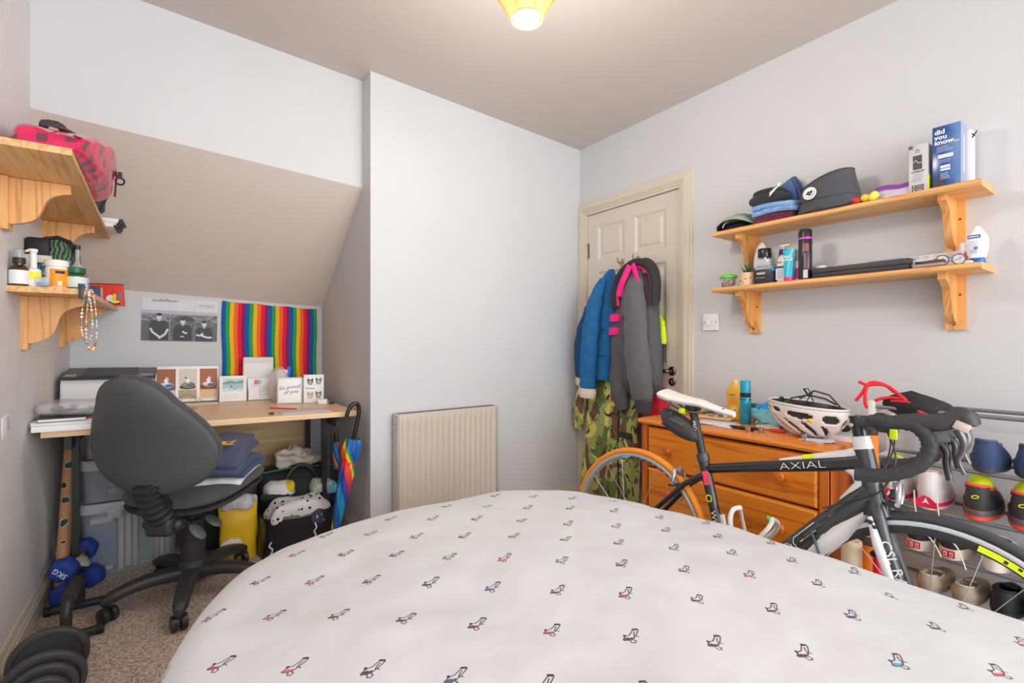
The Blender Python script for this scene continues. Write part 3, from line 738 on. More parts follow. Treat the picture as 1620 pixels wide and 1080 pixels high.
b = MB(); b.loft(back_rings(-.018, .016)); bs_ = b.build('back_shell', CHS, chair, smooth=70)
b = MB(); b.loft(back_rings(.014, .026, .010, .015, .985)); b.build('back_cushion', CHF, chair, smooth=70)
b = MB()
pr = back_rings(-.0365, .002, .052, .12, .88)
b.loft(pr); b.build('back_panel', M((70, 70, 71), rough=.5, bump=.4, bs=700), bs_, smooth=70)
# seat, tipped up a little at the front
def seat_rings(z0, z1, ins, n=8):
    out = []
    for j in range(n + 1):
        t_ = j / n; z = z0 + (z1 - z0) * t_; r_ = math.sin(PI * (.08 + .84 * t_)) ** .35
        out.append([p + Vector((0, 0, .10 * (p.y - .02) + .02 * (p.x / .24) ** 2)) for p in sring(Vector((0, .035, z)), Vector((1, 0, 0)), Vector((0, 1, 0)), (.235 - ins) * r_, (.225 - ins) * r_, 40, .62)])
    return out
b = MB(); b.loft(seat_rings(.435, .50, 0)); b.build('seat_cushion', CHF, chair, smooth=60)
b = MB(); b.loft(seat_rings(.41, .452, .004)); b.build('seat_shell', CHP, chair, smooth=60)
# back upright with bellows
b = MB(); pts = []; rs = []
for k in range(29):
    t_ = k / 28; pts.append((0, -.15 - .10 * t_ - .02 * math.sin(PI * t_), .385 + .175 * t_)); rs.append(.043 + (.012 if k % 4 in (1, 2) else 0) - .006 * t_)
b.tube(pts, rs, 20); b.build('bellows', M((34, 34, 36), rough=.5), chair, smooth=50)
b = MB(); b.rbox((0, -.155, .37), (.105, .11, .075), .018, 3); b.build('back_bracket', CHP, chair)
for s in (-1, 1):
    b = MB(); b.lathe([(0, 0), (.024, 0), (.026, .012), (.018, .026), (0, .028)], 16, (s * .052, -.165, .372), Euler((0, s * PI / 2, 0))); b.build('adjuster_knob', CHP, chair)
b = MB(); b.rbox((0, -.01, .395), (.17, .22, .05), .014, 3); b.build('mechanism', M((38, 38, 40), rough=.5), chair)
for k, (y_, dx, dzv, dy) in enumerate(((-.150, .12, -.085, -.01), (-.060, .12, -.07, -.005))):
    p0 = Vector((.035, y_, .405)); p1 = p0 + Vector((dx * .6, dy * .5, dzv * .5)); p2 = p0 + Vector((dx, dy, dzv))
    b = MB(); pts = [p0.lerp(p1, t_ / 14) for t_ in range(15)]; b.tube(pts, [.0075 if i % 2 else .0055 for i in range(15)], 10); lv = b.build('lever', BLK, chair)
    d = (p2 - p1).normalized()
    b = MB(); q = d.to_track_quat('X', 'Z').to_euler()
    b.ell(p1 + d * .032, (.042, .027, .010), 20, 8, q); b.build('paddle', M((84, 86, 86), rough=.45), lv)
    decal(lv, 'arrow_print', p1 + d * .030 + Vector((0, 0, .0098)), d, Vector((0, 1, 0)), [('l', [(-.012, -.006), (.0, .004), (.012, -.004)], .003, (224, 224, 224)), ('l', [(0, -.008), (0, .009)], .0025, (224, 224, 224))])
b = MB(); b.cyl((0, 0, .24), (0, 0, .39), .017, n=16); b.build('gas_rod', M((60, 60, 62), rough=.25, metal=.7), chair)
b = MB(); b.lathe([(0, 0), (.056, 0), (.054, .05), (.046, .06), (.046, .15), (.038, .155), (.038, .235), (0, .235)], 28, (0, 0, .10)); b.build('column_cover', M((52, 52, 54), rough=.5), chair)
b = MB(); b.lathe([(0, 0), (.05, 0), (.058, .015), (.058, .05), (.045, .062), (0, .062)], 28, (0, 0, .075)); hub = b.build('base_hub', CHP, chair)
BASE0 = math.radians(188) - CHR
for k in range(5):
    a = BASE0 + 2 * PI * k / 5; d = Vector((math.cos(a), math.sin(a), 0)); s_ = Vector((-d.y, d.x, 0)); rings = []
    for j in range(10):
        t_ = j / 9; r_ = .03 + .275 * t_; z = .108 - .028 * t_ ** 2 + .014 * math.sin(PI * t_); hw = .037 - .012 * t_; hd = .029 - .008 * t_
        if j == 9: hw *= .7; hd *= .7
        rings.append(sring(d * r_ + Vector((0, 0, z)), s_, Vector((0, 0, 1)), hw, hd, 16, .75))
    b = MB(); b.loft(rings); b.build('base_arm', CHP, hub, smooth=60)
    e = d * .29; ph = a + (.5, 1.9, .8, -.6, 2.3)[k]
    w_ = Vector((math.cos(ph), math.sin(ph), 0)); cs = MB(); cs.cyl(e + Vector((0, 0, .05)), e + Vector((0, 0, .085)), .009, n=10)
    for s in (-1, 1):
        cc = e + Vector((-w_.y, w_.x, 0)) * .012 + Vector((0, 0, .0305))
        rot = w_.to_track_quat('Z', 'Y').to_euler()
        cs.lathe([(0, 0), (.021, 0), (.0285, .003), (.030, .010), (.0285, .022), (.016, .026), (0, .026)] if s > 0 else [(0, 0), (.021, 0), (.0285, -.003), (.030, -.010), (.0285, -.022), (.016, -.026), (0, -.026)], 24, cc + w_ * (.004 * s), rot)
    cs.build('castor', M((44, 44, 46), rough=.35), chair)

# clothes lying on the chair seat
zs = .505
def on_seat(name, label, cat, x, y, z, rz): 
    p = ch_pt(x, y, z); return thing(name, label, cat, p, (.24 if name == 'sweatshirt' else .05, -.06, CHR + rz))
t = on_seat('towel', 'crumpled white cloth under the folded trousers on the chair', 'cloth', .055, .07, .508, .2)
folded('cloth_layer', t, (0, 0, 0), (.30, .27, .022), fabric((226, 220, 214)), 3, 0, .008, 1, .012)
t = on_seat('trousers', 'folded navy trousers under the sweatshirt on the chair', 'trousers', .075, .07, .532, .15)
folded('folded_cloth', t, (0, 0, 0), (.30, .24, .05), fabric((52, 68, 98)), 11, 0, .008, 2, .010)
folded('leg_fold', t, (-.03, -.115, .002), (.20, .05, .030), fabric((48, 64, 92)), 12, .1, .006, 1, .004)
t = on_seat('sweatshirt', 'folded navy sweatshirt with yellow emblem on the chair', 'sweatshirt', .03, .03, .600, .25)
folded('folded_cloth', t, (0, 0, 0), (.36, .31, .06), fabric((64, 70, 98)), 21, 0, .010, 2, .022)
folded('sleeve', t, (-.03, -.10, .002), (.24, .07, .035), fabric((60, 66, 94)), 23, -.2, .008, 1, .008)
decal(t, 'emblem', (.085, -.075, .0685), (1, 0, -.08), (0, 1, .04), [('e', .03, .03, .024, .015, (236, 176, 40)), ('e', .012, .034, .010, .011, (236, 176, 40)), ('r', .0, .008, .065, .013, (222, 170, 60)), ('e', .036, .028, .010, .006, (64, 70, 98)), ('p', [(.045, .04), (.062, .048), (.056, .03)], (236, 176, 40))], eps=.0012)
# ================================================================== left wall: two pine shelves on brackets
PINE_L = wood('orange_pine', (216, 168, 112), (192, 136, 78), 1, 8)
PINE_LB = wood('orange_pine_upright', (214, 160, 100), (188, 126, 68), 2, 9)
def shelf_left(label, y0, y1, z0, z1, xf0, xf1, brackets, drop, depth):
    """board bottom z0 at y0, z1 at y1, front edge xf0..xf1; S-curved brackets"""
    L = y1 - y0; t = thing('wall_shelf', label, 'shelf', (XL, y0, z0))
    def zz_(y): return (z1 - z0) * y / L
    n = 4; b = MB(); th = .020
    # board of glued staves running along the shelf
    for k in range(n):
        a0, a1 = k / n, (k + 1) / n
        def q(y, a, zo): return ((xf0 + (xf1 - xf0) * y / L - XL) * a, y, zz_(y) + zo)
        bb = MB(); e = .0004
        bb.add([q(0, a0 + e, 0), q(0, a1 - e, 0), q(L, a1 - e, 0), q(L, a0 + e, 0), q(0, a0 + e, th), q(0, a1 - e, th), q(L, a1 - e, th), q(L, a0 + e, th)],
               [(3, 2, 1, 0), (4, 5, 6, 7), (0, 1, 5, 4), (1, 2, 6, 5), (2, 3, 7, 6), (3, 0, 4, 7)])
        bb.build('stave', (PINE_L, PINE_L2)[k % 2], t, smooth=0)
    for yb in brackets:
        y = yb - y0; zt = zz_(y) - .001
        prof = [(0, zt), (depth, zt), (depth, zt - .028), (depth - .012, zt - .05), (depth - .05, zt - drop * .42), (depth - .085, zt - drop * .72), (.045, zt - drop * .88), (.022, zt - drop * .90), (.020, zt - drop * .90), (0, zt - drop * .90)]
        # smooth the ogee
        og = [(0, zt), (depth, zt), (depth, zt - .03)]
        for k in range(13):
            s_ = k / 12; og.append((depth - (depth - .026) * (s_ + .10 * math.sin(2 * PI * s_)), zt - .03 - (drop * .88 - .03) * (s_ - .09 * math.sin(2 * PI * s_))))
        og += [(.0, zt - drop * .88)]
        b = MB(); b.prism(og, y - .010, y + .010, 'y'); br = b.build('bracket', PINE_LB, t, smooth=25)
        b = MB(); b.box(0, .018, y - .026, y + .026, zt - drop, zt); b.build('wall_batten', PINE_LB, br, smooth=0)
        b = MB(); b.cyl((.0178, y + .018, zt - drop + .02), (.019, y + .018, zt - drop + .02), .004, n=10); b.build('screw', M((120, 100, 70), rough=.3, metal=.6), br)
    return t
PINE_L2 = wood('pale_pine', (214, 172, 118), (190, 140, 86), 1, 6)
shelf_left('upper pine shelf with the pink bag on the scuffed wall', 1.885, 3.06, 1.645, 1.605, -.242, -.254, (2.21, 2.80), .17, .165)
shelf_left('lower pine shelf crowded with toiletries on the scuffed wall', 2.25, 3.42, 1.268, 1.272, -.25, -.25, (2.46, 3.19), .195, .165)
def zu(y): return 1.645 + .02 - .034 * (y - 1.885) + .001
ZL = 1.268 + .021

# ------------------------------------------------------------------ pink tartan bag
def plaid_mat():
    m, nt, b_ = newmat('pink_tartan')
    co = coords(nt, 'Object', (1, 1, 1), (.3, .2, .1))
    sx = nd(nt, 'ShaderNodeSeparateXYZ'); lk(nt, co, sx.inputs[0])
    def band(src, f, ph):
        a = nd(nt, 'ShaderNodeMath', operation='MULTIPLY_ADD', i={1: f, 2: ph}); lk(nt, src, a.inputs[0])
        s_ = nd(nt, 'ShaderNodeMath', operation='SINE'); lk(nt, a.outputs[0], s_.inputs[0])
        g = nd(nt, 'ShaderNodeMath', operation='GREATER_THAN', i={1: .35}); lk(nt, s_.outputs[0], g.inputs[0]); return g.outputs[0]
    yz = nd(nt, 'ShaderNodeMath', operation='ADD'); lk(nt, sx.outputs[0], yz.inputs[0]); lk(nt, sx.outputs[1], yz.inputs[1])
    a1 = band(yz.outputs[0], 95.0, 0.0); a2 = band(sx.outputs[2], 105.0, .6)
    ad = nd(nt, 'ShaderNodeMath', operation='ADD'); lk(nt, a1, ad.inputs[0]); lk(nt, a2, ad.inputs[1])
    di = nd(nt, 'ShaderNodeMath', operation='ADD'); lk(nt, yz.outputs[0], di.inputs[0]); lk(nt, sx.outputs[2], di.inputs[1])
    a3 = band(di.outputs[0], 700.0, 0.0)
    hv = nd(nt, 'ShaderNodeMath', operation='MULTIPLY', i={1: .5}); lk(nt, ad.outputs[0], hv.inputs[0])
    h2 = nd(nt, 'ShaderNodeMath', operation='MULTIPLY_ADD', i={1: -.12}); lk(nt, a3, h2.inputs[0]); lk(nt, hv.outputs[0], h2.inputs[2])
    lk(nt, ramp(nt, h2.outputs[0], [(0.0, rgb((224, 16, 86), 1.1)), (.40, rgb((216, 16, 80), 1.1)), (.5, rgb((186, 22, 78), 1.1)), (.85, rgb((126, 44, 72), 1.1)), (1.0, rgb((96, 50, 66), 1.1))]), b_.inputs['Base Color'])
    b_.inputs['Roughness'].default_value = .22; b_.inputs['Coat Weight'].default_value = .5
    n2 = nd(nt, 'ShaderNodeTexNoise', i={'Scale': 14.0}); lk(nt, co, n2.inputs[0]); bumpit(nt, b_, n2.outputs[0], .35, .01)
    return m
PLAID = plaid_mat()
t = thing('holdall_bag', 'shiny pink tartan holdall on the upper left shelf', 'bag', (-.325, 2.2, zu(2.2)))
b = MB(); rings = []
for j in range(17):
    s_ = j / 16; y = -.285 + .55 * s_; h = .052 + .120 * min(1, s_ * 1.6) ** .9; w_ = .075 + .035 * min(1, s_ * 2) + .012 * math.sin(PI * s_)
    if j in (0, 16): h *= .86; w_ *= .9
    ring = []
    for i in range(24):
        a = 2 * PI * i / 24; ca, sa = math.cos(a), math.sin(a)
        x = w_ * math.copysign(abs(ca) ** .5, ca); z = h / 2 + h / 2 * math.copysign(abs(sa) ** .5, sa)
        x += .02 * (z / h) if sa > 0 else 0
        ring.append(Vector((x + .02 - .0 * s_ + .004 * nz((x, y, z), 14), y, z + .012 * nz((x, y, 0), 8) * (z / h) - .034 * (y))))
    rings.append(ring)
b.loft(rings); bg_ = b.build('body', PLAID, t, smooth=60)
b = MB(); b.tube([(.085, -.285, .058), (.108, -.22, .070), (.130, -.12, .102), (.142, .0, .130), (.146, .12, .142), (.140, .22, .130), (.142, .250, .10), (.136, .258, .02)], .0035, 6); b.build('piping', M((110, 14, 50), rough=.5), bg_)
b = MB(); b.tube([(.03, -.26, .085), (.05, -.12, .125), (.06, .0, .152), (.06, .2, .160)], .004, 6); b.build('zip', M((60, 14, 32), rough=.5), bg_)
b = MB(); hp = [(.0, -.17, .105), (.0, -.14, .125), (.01, -.08, .150), (.015, .0, .168), (.02, .08, .172), (.03, .14, .165)]
b.tube(hp, .006, 8, flat=2.0); b.build('handle', BLK, t)
b = MB()
for k in range(20):
    s_ = k / 19 * 4.98; i_ = min(int(s_), 4); p = Vector(hp[i_]).lerp(Vector(hp[i_ + 1]), s_ - i_); b.box(p.x - .010, p.x + .010, p.y - .004, p.y + .004, p.z + .003, p.z + .011)
b.build('handle_ridges', BLK, t, smooth=0)
b = MB(); b.torus(.014, .0035, 16, 6, (.152, .258, .085), 'y'); b.box(.145, .159, .251, .264, .095, .12); b.build('strap_ring', M((30, 30, 32), rough=.3), t)
t = thing('camera_case', 'small black case between the pink bag and the notebooks', 'case', (-.29, 2.62, zu(2.66)))
b = MB(); b.rbox((0, 0, .05), (.11, .10, .10), .02, 3); b.build('body', M((42, 44, 46), rough=.5), t); b = MB(); b.tube([(.055, -.03, .03), (.064, 0, .07), (.058, .03, .09)], .004, 6); b.build('strap', BLK, t)
for k in range(4):
    o = thing('notebook', 'white notebook with black spine, ' + ('lowest', 'second from the bottom', 'third from the bottom', 'topmost')[k] + ' of the upper shelf stack', 'notebook', (-.315 + .006 * k, 2.93 + .012 * (k % 2), zu(2.98) + .0105 * k), (-.034, 0, .03 * (k % 3 - 1)), 'notebooks at the end of the upper left shelf')
    slab('pages', o, (.20, .13, .0085), PAPER, .001, (-.005, 0, .005)); slab('spine', o, (.016, .135, .0105), BLK, .003, (.100, 0, .005)); slab('cover', o, (.20, .134, .0012), M((225, 222, 224)), .0003, (-.004, 0, .0098))
t = thing('wirebound_pad', 'clear covered wirebound pad at the near end of the upper left shelf', 'notepad', (-.43, 1.93, zu(1.93)))
slab('pages', t, (.012, .10, .06), M((226, 222, 220), alpha=.7), .002, (.0, 0, .031), Euler((0, .15, 0)))
b = MB()
for k in range(6): b.torus(.006, .001, 12, 5, (.0, -.04 + .016 * k, .006), 'y')
b.build('wire_binding', BLK, t)

# ------------------------------------------------------------------ toiletries on the lower left shelf
def lathe_part(name, parent, prof, mat, c=(0, 0, 0), n=24, sx=1, sy=1, rot=None): 
    b = MB(); b.lathe(prof, n, c, rot, sx, sy); return b.build(name, mat, parent, smooth=40)
def band(parent, name, r, z0, z1, mat, sx=1, sy=1, n=28, a0=0, a1=2 * PI, e=.0006):
    b = MB(); r += e
    b.grid(lambda u, v: (r * sx * math.cos(a0 + (a1 - a0) * u), r * sy * math.sin(a0 + (a1 - a0) * u), z0 + (z1 - z0) * v), n, 1)
    return b.build(name, mat, parent, smooth=60)
def stand(name, label, cat, x, y, z=None, rz=0.0, group=None): return thing(name, label, cat, (x, y, ZL if z is None else z), (0, 0, rz), group)
WLAB = M((226, 226, 226), rough=.5); AMB = M((66, 38, 20), rough=.12, coat=.4)
t = stand('spray_bottle', 'amber glass spray bottle with white label on the lower left shelf', 'bottle', -.4235, 2.275)
lathe_part('bottle', t, [(0, 0), (.024, 0), (.025, .004), (.025, .058), (.02, .066), (.013, .070), (.013, .076), (0, .076)], AMB); band(t, 'label', .025, .006, .052, WLAB, a0=-2.9, a1=0.3)
lathe_part('collar', t, [(0, .076), (.0165, .076), (.0165, .094), (.013, .096), (0, .096)], BLK); lathe_part('overcap', t, [(.014, .094), (.0145, .094), (.0145, .122), (.012, .124), (0, .124)], M((176, 176, 178), rough=.1, alpha=.5))
t = stand('lotion_bottle', 'white bottle with yellow label beside the amber spray', 'bottle', -.392, 2.29)
lathe_part('bottle', t, [(0, 0), (.019, 0), (.020, .003), (.020, .058), (.010, .066), (.009, .072), (0, .072)], M((228, 224, 222), rough=.3)); band(t, 'label', .020, .026, .050, M((238, 222, 30)), a0=-2.6, a1=0.2)
lathe_part('dispenser', t, [(0, .072), (.010, .072), (.009, .118), (.012, .120), (.012, .130), (0, .131)], M((226, 222, 218), rough=.3)); b = MB(); b.tube([(0, 0, .126), (-.006, -.012, .126), (-.012, -.028, .118)], .004, 8); b.build('nozzle', M((226, 222, 218), rough=.3), t)
for k in range(3):
    t = stand('cream_jar', 'small teal cream jar, ' + ('lowest of the stack', 'middle one of the stack', 'topmost of the stack')[k] + ' behind the white bottle', 'jar', -.374, 2.335, ZL + .030 * k, .2 * k, 'stacked teal cream jars')
    lathe_part('jar', t, [(0, 0), (.019, 0), (.02, .002), (.02, .021), (0, .021)], M((48, 130, 146), rough=.25)); lathe_part('lid', t, [(0, .021), (.0205, .021), (.0205, .0285), (.019, .0295), (0, .0295)], M((40, 74, 84), rough=.3)); band(t, 'label', .02, .005, .018, M((30, 40, 48)), a0=-2.2, a1=-.9)
t = stand('paper_bag', 'white paper bag leaning on the wall behind the amber spray', 'bag', -.415, 2.40)
b = MB(); b.prism([(-.03, 0), (.03, 0), (.025, .06), (-.012, .125), (-.026, .12)], -.03, .055, 'x'); b.build('paper', M((214, 204, 194), rough=.7), t, smooth=20)
def leaf_mat():
    m, nt, b_ = newmat('tropical_leaf_print'); co = coords(nt, 'Object', (1, 1, 1))
    w_ = nd(nt, 'ShaderNodeTexWave', i={'Scale': 26.0, 'Distortion': 9.0, 'Detail': 2.0}); lk(nt, co, w_.inputs[0])
    lk(nt, ramp(nt, w_.outputs[0], [(0, rgb((20, 34, 36))), (.3, rgb((24, 70, 60))), (.55, rgb((72, 128, 96))), (.62, rgb((28, 72, 58))), (.85, rgb((150, 170, 110))), (1, rgb((40, 90, 76)))]), b_.inputs['Base Color']); b_.inputs['Roughness'].default_value = .5
    return m
t = stand('wash_bag', 'black wash bag with green leaf print behind the orange tub', 'wash bag', -.368, 2.50)
b = MB(); rings = []
for j in range(12):
    s_ = j / 11; z = .205 * s_; w_ = .072 * (1 - .45 * s_ ** 3); d_ = .045 * (1 - .6 * s_); off = .015 * s_
    rings.append(sring((off + .006 * nz((0, 0, s_ * 4)), .01 * s_, z), Vector((1, 0, 0)), Vector((0, 1, 0)), w_ if j < 11 else w_ * .7, d_, 24, .7))
b.loft(rings); wb = b.build('body', leaf_mat(), t, smooth=60)
b = MB(); b.tube([(.066, -.02, .0), (.072, -.03, .07), (.064, -.03, .15), (.045, -.02, .195), (.01, -.012, .21), (-.03, -.01, .20)], .007, 8); b.build('zip_edge', BLK, wb)
b = MB(); b.rbox((-.045, .0, .165), (.07, .055, .075), .012, 2); b.build('black_panel', M((22, 24, 26), rough=.6), t)
t = stand('tall_bottle', 'bottle with square white cap behind the leaf print wash bag', 'bottle', -.388, 2.64)
lathe_part('bottle', t, [(0, 0), (.025, 0), (.026, .003), (.026, .175), (.016, .19), (0, .19)], M((206, 202, 198), rough=.3)); slab('cap', t, (.036, .036, .038), M((216, 212, 208), rough=.4), .003, (0, 0, .209))
t = stand('supplement_tub', 'white tub with orange label on the lower left shelf', 'tub', -.338, 2.325)
lathe_part('tub', t, [(0, 0), (.030, 0), (.032, .003), (.032, .072), (.028, .078), (0, .078)], M((232, 226, 220), rough=.3)); band(t, 'label', .032, .006, .068, M((240, 146, 34)), a0=-2.0, a1=.6)
band(t, 'label_band', .0324, .052, .062, M((26, 34, 60)), a0=-1.55, a1=-.75); lathe_part('lid', t, [(0, .078), (.033, .078), (.033, .098), (.030, .101), (0, .101)], M((230, 224, 216), rough=.35)); band(t, 'label_emblem', .0324, .010, .026, M((236, 214, 190)), a0=-1.35, a1=-1.0)
t = stand('soap_dish', 'clear plastic dish in front of the teal jars', 'dish', -.366, 2.272)
b = MB(); b.rbox((0, 0, .017), (.036, .035, .034), .006, 2); b.build('dish', M((220, 224, 226), rough=.08, alpha=.35), t); slab('contents', t, (.026, .024, .014), M((60, 96, 160)), .004, (0, 0, .010))
t = stand('vitamin_jar', 'green glass jar with green lid and white label', 'jar', -.288, 2.335)
lathe_part('jar', t, [(0, 0), (.029, 0), (.031, .004), (.031, .048), (.024, .056), (.022, .060), (0, .060)], M((36, 84, 52), rough=.1, coat=.5)); band(t, 'label', .031, .008, .046, M((206, 214, 206)), a0=-2.5, a1=.3); band(t, 'label_mark', .0316, .008, .022, M((36, 76, 150)), a0=-1.3, a1=-.6)
lathe_part('lid', t, [(0, .060), (.027, .060), (.028, .063), (.028, .078), (.025, .081), (0, .081)], M((34, 92, 58), rough=.35))
t = stand('dropper_bottle', 'clear bottle with long neck and black cap behind the green jar', 'bottle', -.300, 2.46)
lathe_part('bottle', t, [(0, 0), (.022, 0), (.023, .003), (.023, .09), (.010, .112), (.0065, .12), (.0065, .165), (0, .165)], M((206, 206, 200), rough=.08, alpha=.55)); lathe_part('cap', t, [(0, .165), (.0095, .165), (.0095, .182), (0, .183)], BLK)
t = stand('hair_tie', 'pink looped hair tie beside the clear dropper bottle', 'hair tie', -.272, 2.45)
b = MB(); b.torus(.030, .005, 24, 8, (0, 0, .035), 'x'); b.build('loop', M((226, 96, 120), rough=.6), t)
t = stand('lip_balm', 'short purple tube by the bead strings', 'tube', -.262, 2.36)
lathe_part('tube', t, [(0, 0), (.008, 0), (.008, .03), (0, .031)], M((130, 112, 190), rough=.3)); lathe_part('cap', t, [(0, .031), (.0085, .031), (.0085, .05), (0, .051)], M((170, 160, 220), rough=.3))
t = stand('card_box', 'small navy and pink carton before the red pouch', 'box', -.285, 2.80)
slab('carton', t, (.05, .09, .055), M((58, 60, 104)), .002, (0, 0, .0275)); slab('pink_panel', t, (.004, .05, .05), M((206, 158, 160)), .001, (.0262, -.015, .026))
t = stand('clip', 'black peg clipped over the shelf edge holding bead strings', 'clip', -.262, 2.262)
b = MB(); b.rbox((.0, -.020, -.012), (.016, .010, .05), .003, 2); b.rbox((0, -.006, .006), (.016, .03, .008), .003, 2); b.build('jaws', M((54, 56, 64), rough=.4), t)
BEADC = [(228, 222, 214), (232, 226, 220), (222, 160, 60), (210, 84, 60), (70, 140, 160), (230, 200, 120), (226, 222, 216)]
for q, (yy, ln, lab) in enumerate(((2.375, .215, 'longer string of white and coloured beads hanging from the shelf'), (2.405, .185, 'shorter string of white and coloured beads hanging from the shelf'))):
    t = thing('bead_bracelet', lab, 'beads', (-.236 - .012 * q, 2.243, ZL - .002), group='bead strings')
    N = 46
    mats = [M(c_, rough=.3) for c_ in BEADC]; rr = random.Random(q + 3)
    cord = MB(); pts = []
    for k in range(N):
        a = 2 * PI * k / N; y = .020 * math.sin(a) * (.45 + .55 * (1 - math.cos(a)) / 2); z = -ln * (1 - math.cos(a)) / 2; x = .004 + .003 * math.sin(a) + (.0 if z < -.03 else 0)
        x, y = y * .95, -.004 + (.012 if z > -.004 else 0) * 0; pts.append((x, y, z)); bb = MB(); r_ = .0030 if rr.random() < .7 else .0044
        if k == N // 2: r_ = .006
        bb.ell((x, y, z), (r_, r_, r_), 8, 6); bb.build('bead', mats[2] if k == N // 2 else rr.choice(mats), t)
    cord.tube(pts, .0007, 5, closed=True); cord.build('cord', M((230, 226, 220)), t)
t = stand('pencil_pouch', 'red and green zip pouch at the far end of the lower left shelf', 'pouch', -.292, 3.27, rz=-.25)
b = MB(); rings = []
for j in range(9):
    s_ = j / 8; rings.append(sring((0, 0, .002 + .11 * s_), Vector((1, 0, 0)), Vector((0, 1, 0)), .085 * (1 - .04 * s_), .026 * (1 - .8 * s_) + .002, 24, .6))
b.loft(rings); pb = b.build('body', M((226, 66, 44), rough=.6, var=.1), t, smooth=60)
b = MB(); b.tube([(-.08, 0, .113), (.08, 0, .113)], .004, 6); b.build('zip', BLK, pb)
decal(t, 'green_panel', (-.085, -.0275, 0), (1, 0, 0), (0, .2, 1), [('p', [(.012, .012), (.034, .01), (.044, .10), (.012, .11)], (90, 170, 50)), ('p', [(.012, .012), (.026, .01), (.02, .06)], (26, 26, 28))], eps=.0012)
decal(t, 'patch_print', (.005, -.0275, 0), (1, 0, 0), (0, .2, 1), [('p', [(.0, .008), (.070, .008), (.07, .024), (.01, .024)], (28, 28, 30)), ('e', .026, .040, .018, .018, (234, 232, 228)), ('e', .044, .044, .009, .022, (240, 206, 40)), ('e', .064, .052, .008, .016, (96, 140, 190)), ('e', .05, .02, .02, .008, (236, 226, 120))], eps=.0012)
# ================================================================== right wall: pine double shelf
PINE_R = wood('honey_pine', (220, 168, 104), (198, 136, 72), 1, 9)
PINE_RB = wood('honey_pine_upright', (216, 160, 94), (186, 122, 60), 2, 9)
SY0, SY1, SXF = .387, 1.336, 2.133
def board(t, z, y0=SY0, y1=SY1):
    b = MB(); n = 9; prof = []
    for k in range(n + 1): 
        a = -PI / 2 + PI * k / n; prof.append((-(XR - SXF) + .011 - .011 * math.cos(a), z + .011 + .011 * math.sin(a)))
    prof = [(0, z)] + prof + [(0, z + .022)]
    b.prism(prof, y0, y1, 'y'); return b.build('board', PINE_R, t, smooth=30)
def rbracket(t, y, zt, drop):
    og = [(0, zt), (-.155, zt), (-.155, zt - .022)]
    for k in range(13):
        s_ = k / 12; og.append((-.155 + .135 * (s_ + .07 * math.sin(2 * PI * s_)), zt - .022 - (drop * .88 - .022) * (s_ - .09 * math.sin(2 * PI * s_))))
    og += [(0, zt - drop * .88)]
    b = MB(); b.prism(og, y - .011, y + .011, 'y'); br = b.build('bracket', PINE_RB, t, smooth=25)
    b = MB(); b.box(-.018, 0, y - .028 - .006, y + .022, zt - drop, zt); b.build('wall_batten', PINE_RB, br, smooth=0)
    for zz_, yo in ((zt - .07, -.02), (zt - drop + .018, -.004)):
        b = MB(); b.cyl((-.0175, y + yo, zz_), (-.0192, y + yo, zz_), .0042, n=10); b.build('screw', M((120, 92, 60), rough=.3, metal=.6), br)
zlo, zhi = 1.340, 1.611
for z, lab in ((zhi, 'upper pine shelf of hats and boxes on the right wall'), (zlo, 'lower pine shelf of toiletries on the right wall')):
    t = thing('wall_shelf', lab, 'shelf', (XR, 0, 0)); board(t, z)
    for y in (1.225, .492): rbracket(t, y, z, .195)
ZU, ZW = zhi + .0225, zlo + .0225
def up(name, label, cat, x, y, rz=0.0, z=0.0, group=None): return thing(name, label, cat, (x, y, ZU + z), (0, 0, rz), group)
def lo_(name, label, cat, x, y, rz=0.0, z=0.0, group=None): return thing(name, label, cat, (x, y, ZW + z), (0, 0, rz), group)

# green baseball cap lying with its peak toward the camera side
t = up('baseball_cap', 'green baseball cap at the end of the upper shelf', 'cap', 2.238, 1.245, PI / 2 + .12)
CAPG = fabric((104, 148, 130), 900, .3, .08)
def capf(p):
    q = Vector(p); q.z = max(q.z, 0.0)
    if q.z > .06: q.z = .06 + (q.z - .06) * .6
    return q
b = MB(); b.ell((0, 0, .002), (.082, .082, .095), 28, 14, fn=capf); cr = b.build('crown', CAPG, t, smooth=60)
b = MB(); b.ell((0, 0, .088 - .014), (.006, .006, .004), 10, 6); b.build('top_button', CAPG, cr)
def peak(u, v):
    a = PI * (-.5 + u); r_ = .072 + .058 * v; x = math.sin(a) * (.078 + .012 * v); y = (.03 + (r_ - .03) * math.cos(a) ** .6) if math.cos(a) > 0 else .03
    return (x, y, .060 * math.cos(PI * .5 * min(1, abs(x) / .092)) ** .7 * (1 - .45 * v * v) + .003)
b = MB(); b.grid(peak, 24, 8); b.build('peak', M((150, 160, 136), rough=.8), t, smooth=60, solid=.003)
b = MB(); b.grid(lambda u, v: (lambda p: (p[0] * .97, p[1] - .002, max(.002, p[2] - .005)))(peak(u, v)), 24, 8); b.build('under_peak', M((24, 24, 26), rough=.9), t, smooth=60)
b = MB(); b.ell((0, .040, .0), (.074, .052, .050), 20, 10, fn=lambda p: Vector((p.x, p.y, max(p.z, .001)))); b.build('opening_shade', M((20, 20, 22), rough=.9), t, smooth=60)  # dark blob under the peak, its colour stands for shade in the opening
for k in range(3):
    a = k * PI / 3 + .2; b = MB(); b.tube([(.0828 * math.cos(a) * math.cos(ph), .0828 * math.sin(a) * math.cos(ph), .002 + capf(Vector((0, 0, .096 * math.sin(ph)))).z) for ph in [PI * j / 20 for j in range(1, 20)]], .0008, 5); b.build('seam', M((84, 122, 108), rough=.9), cr)
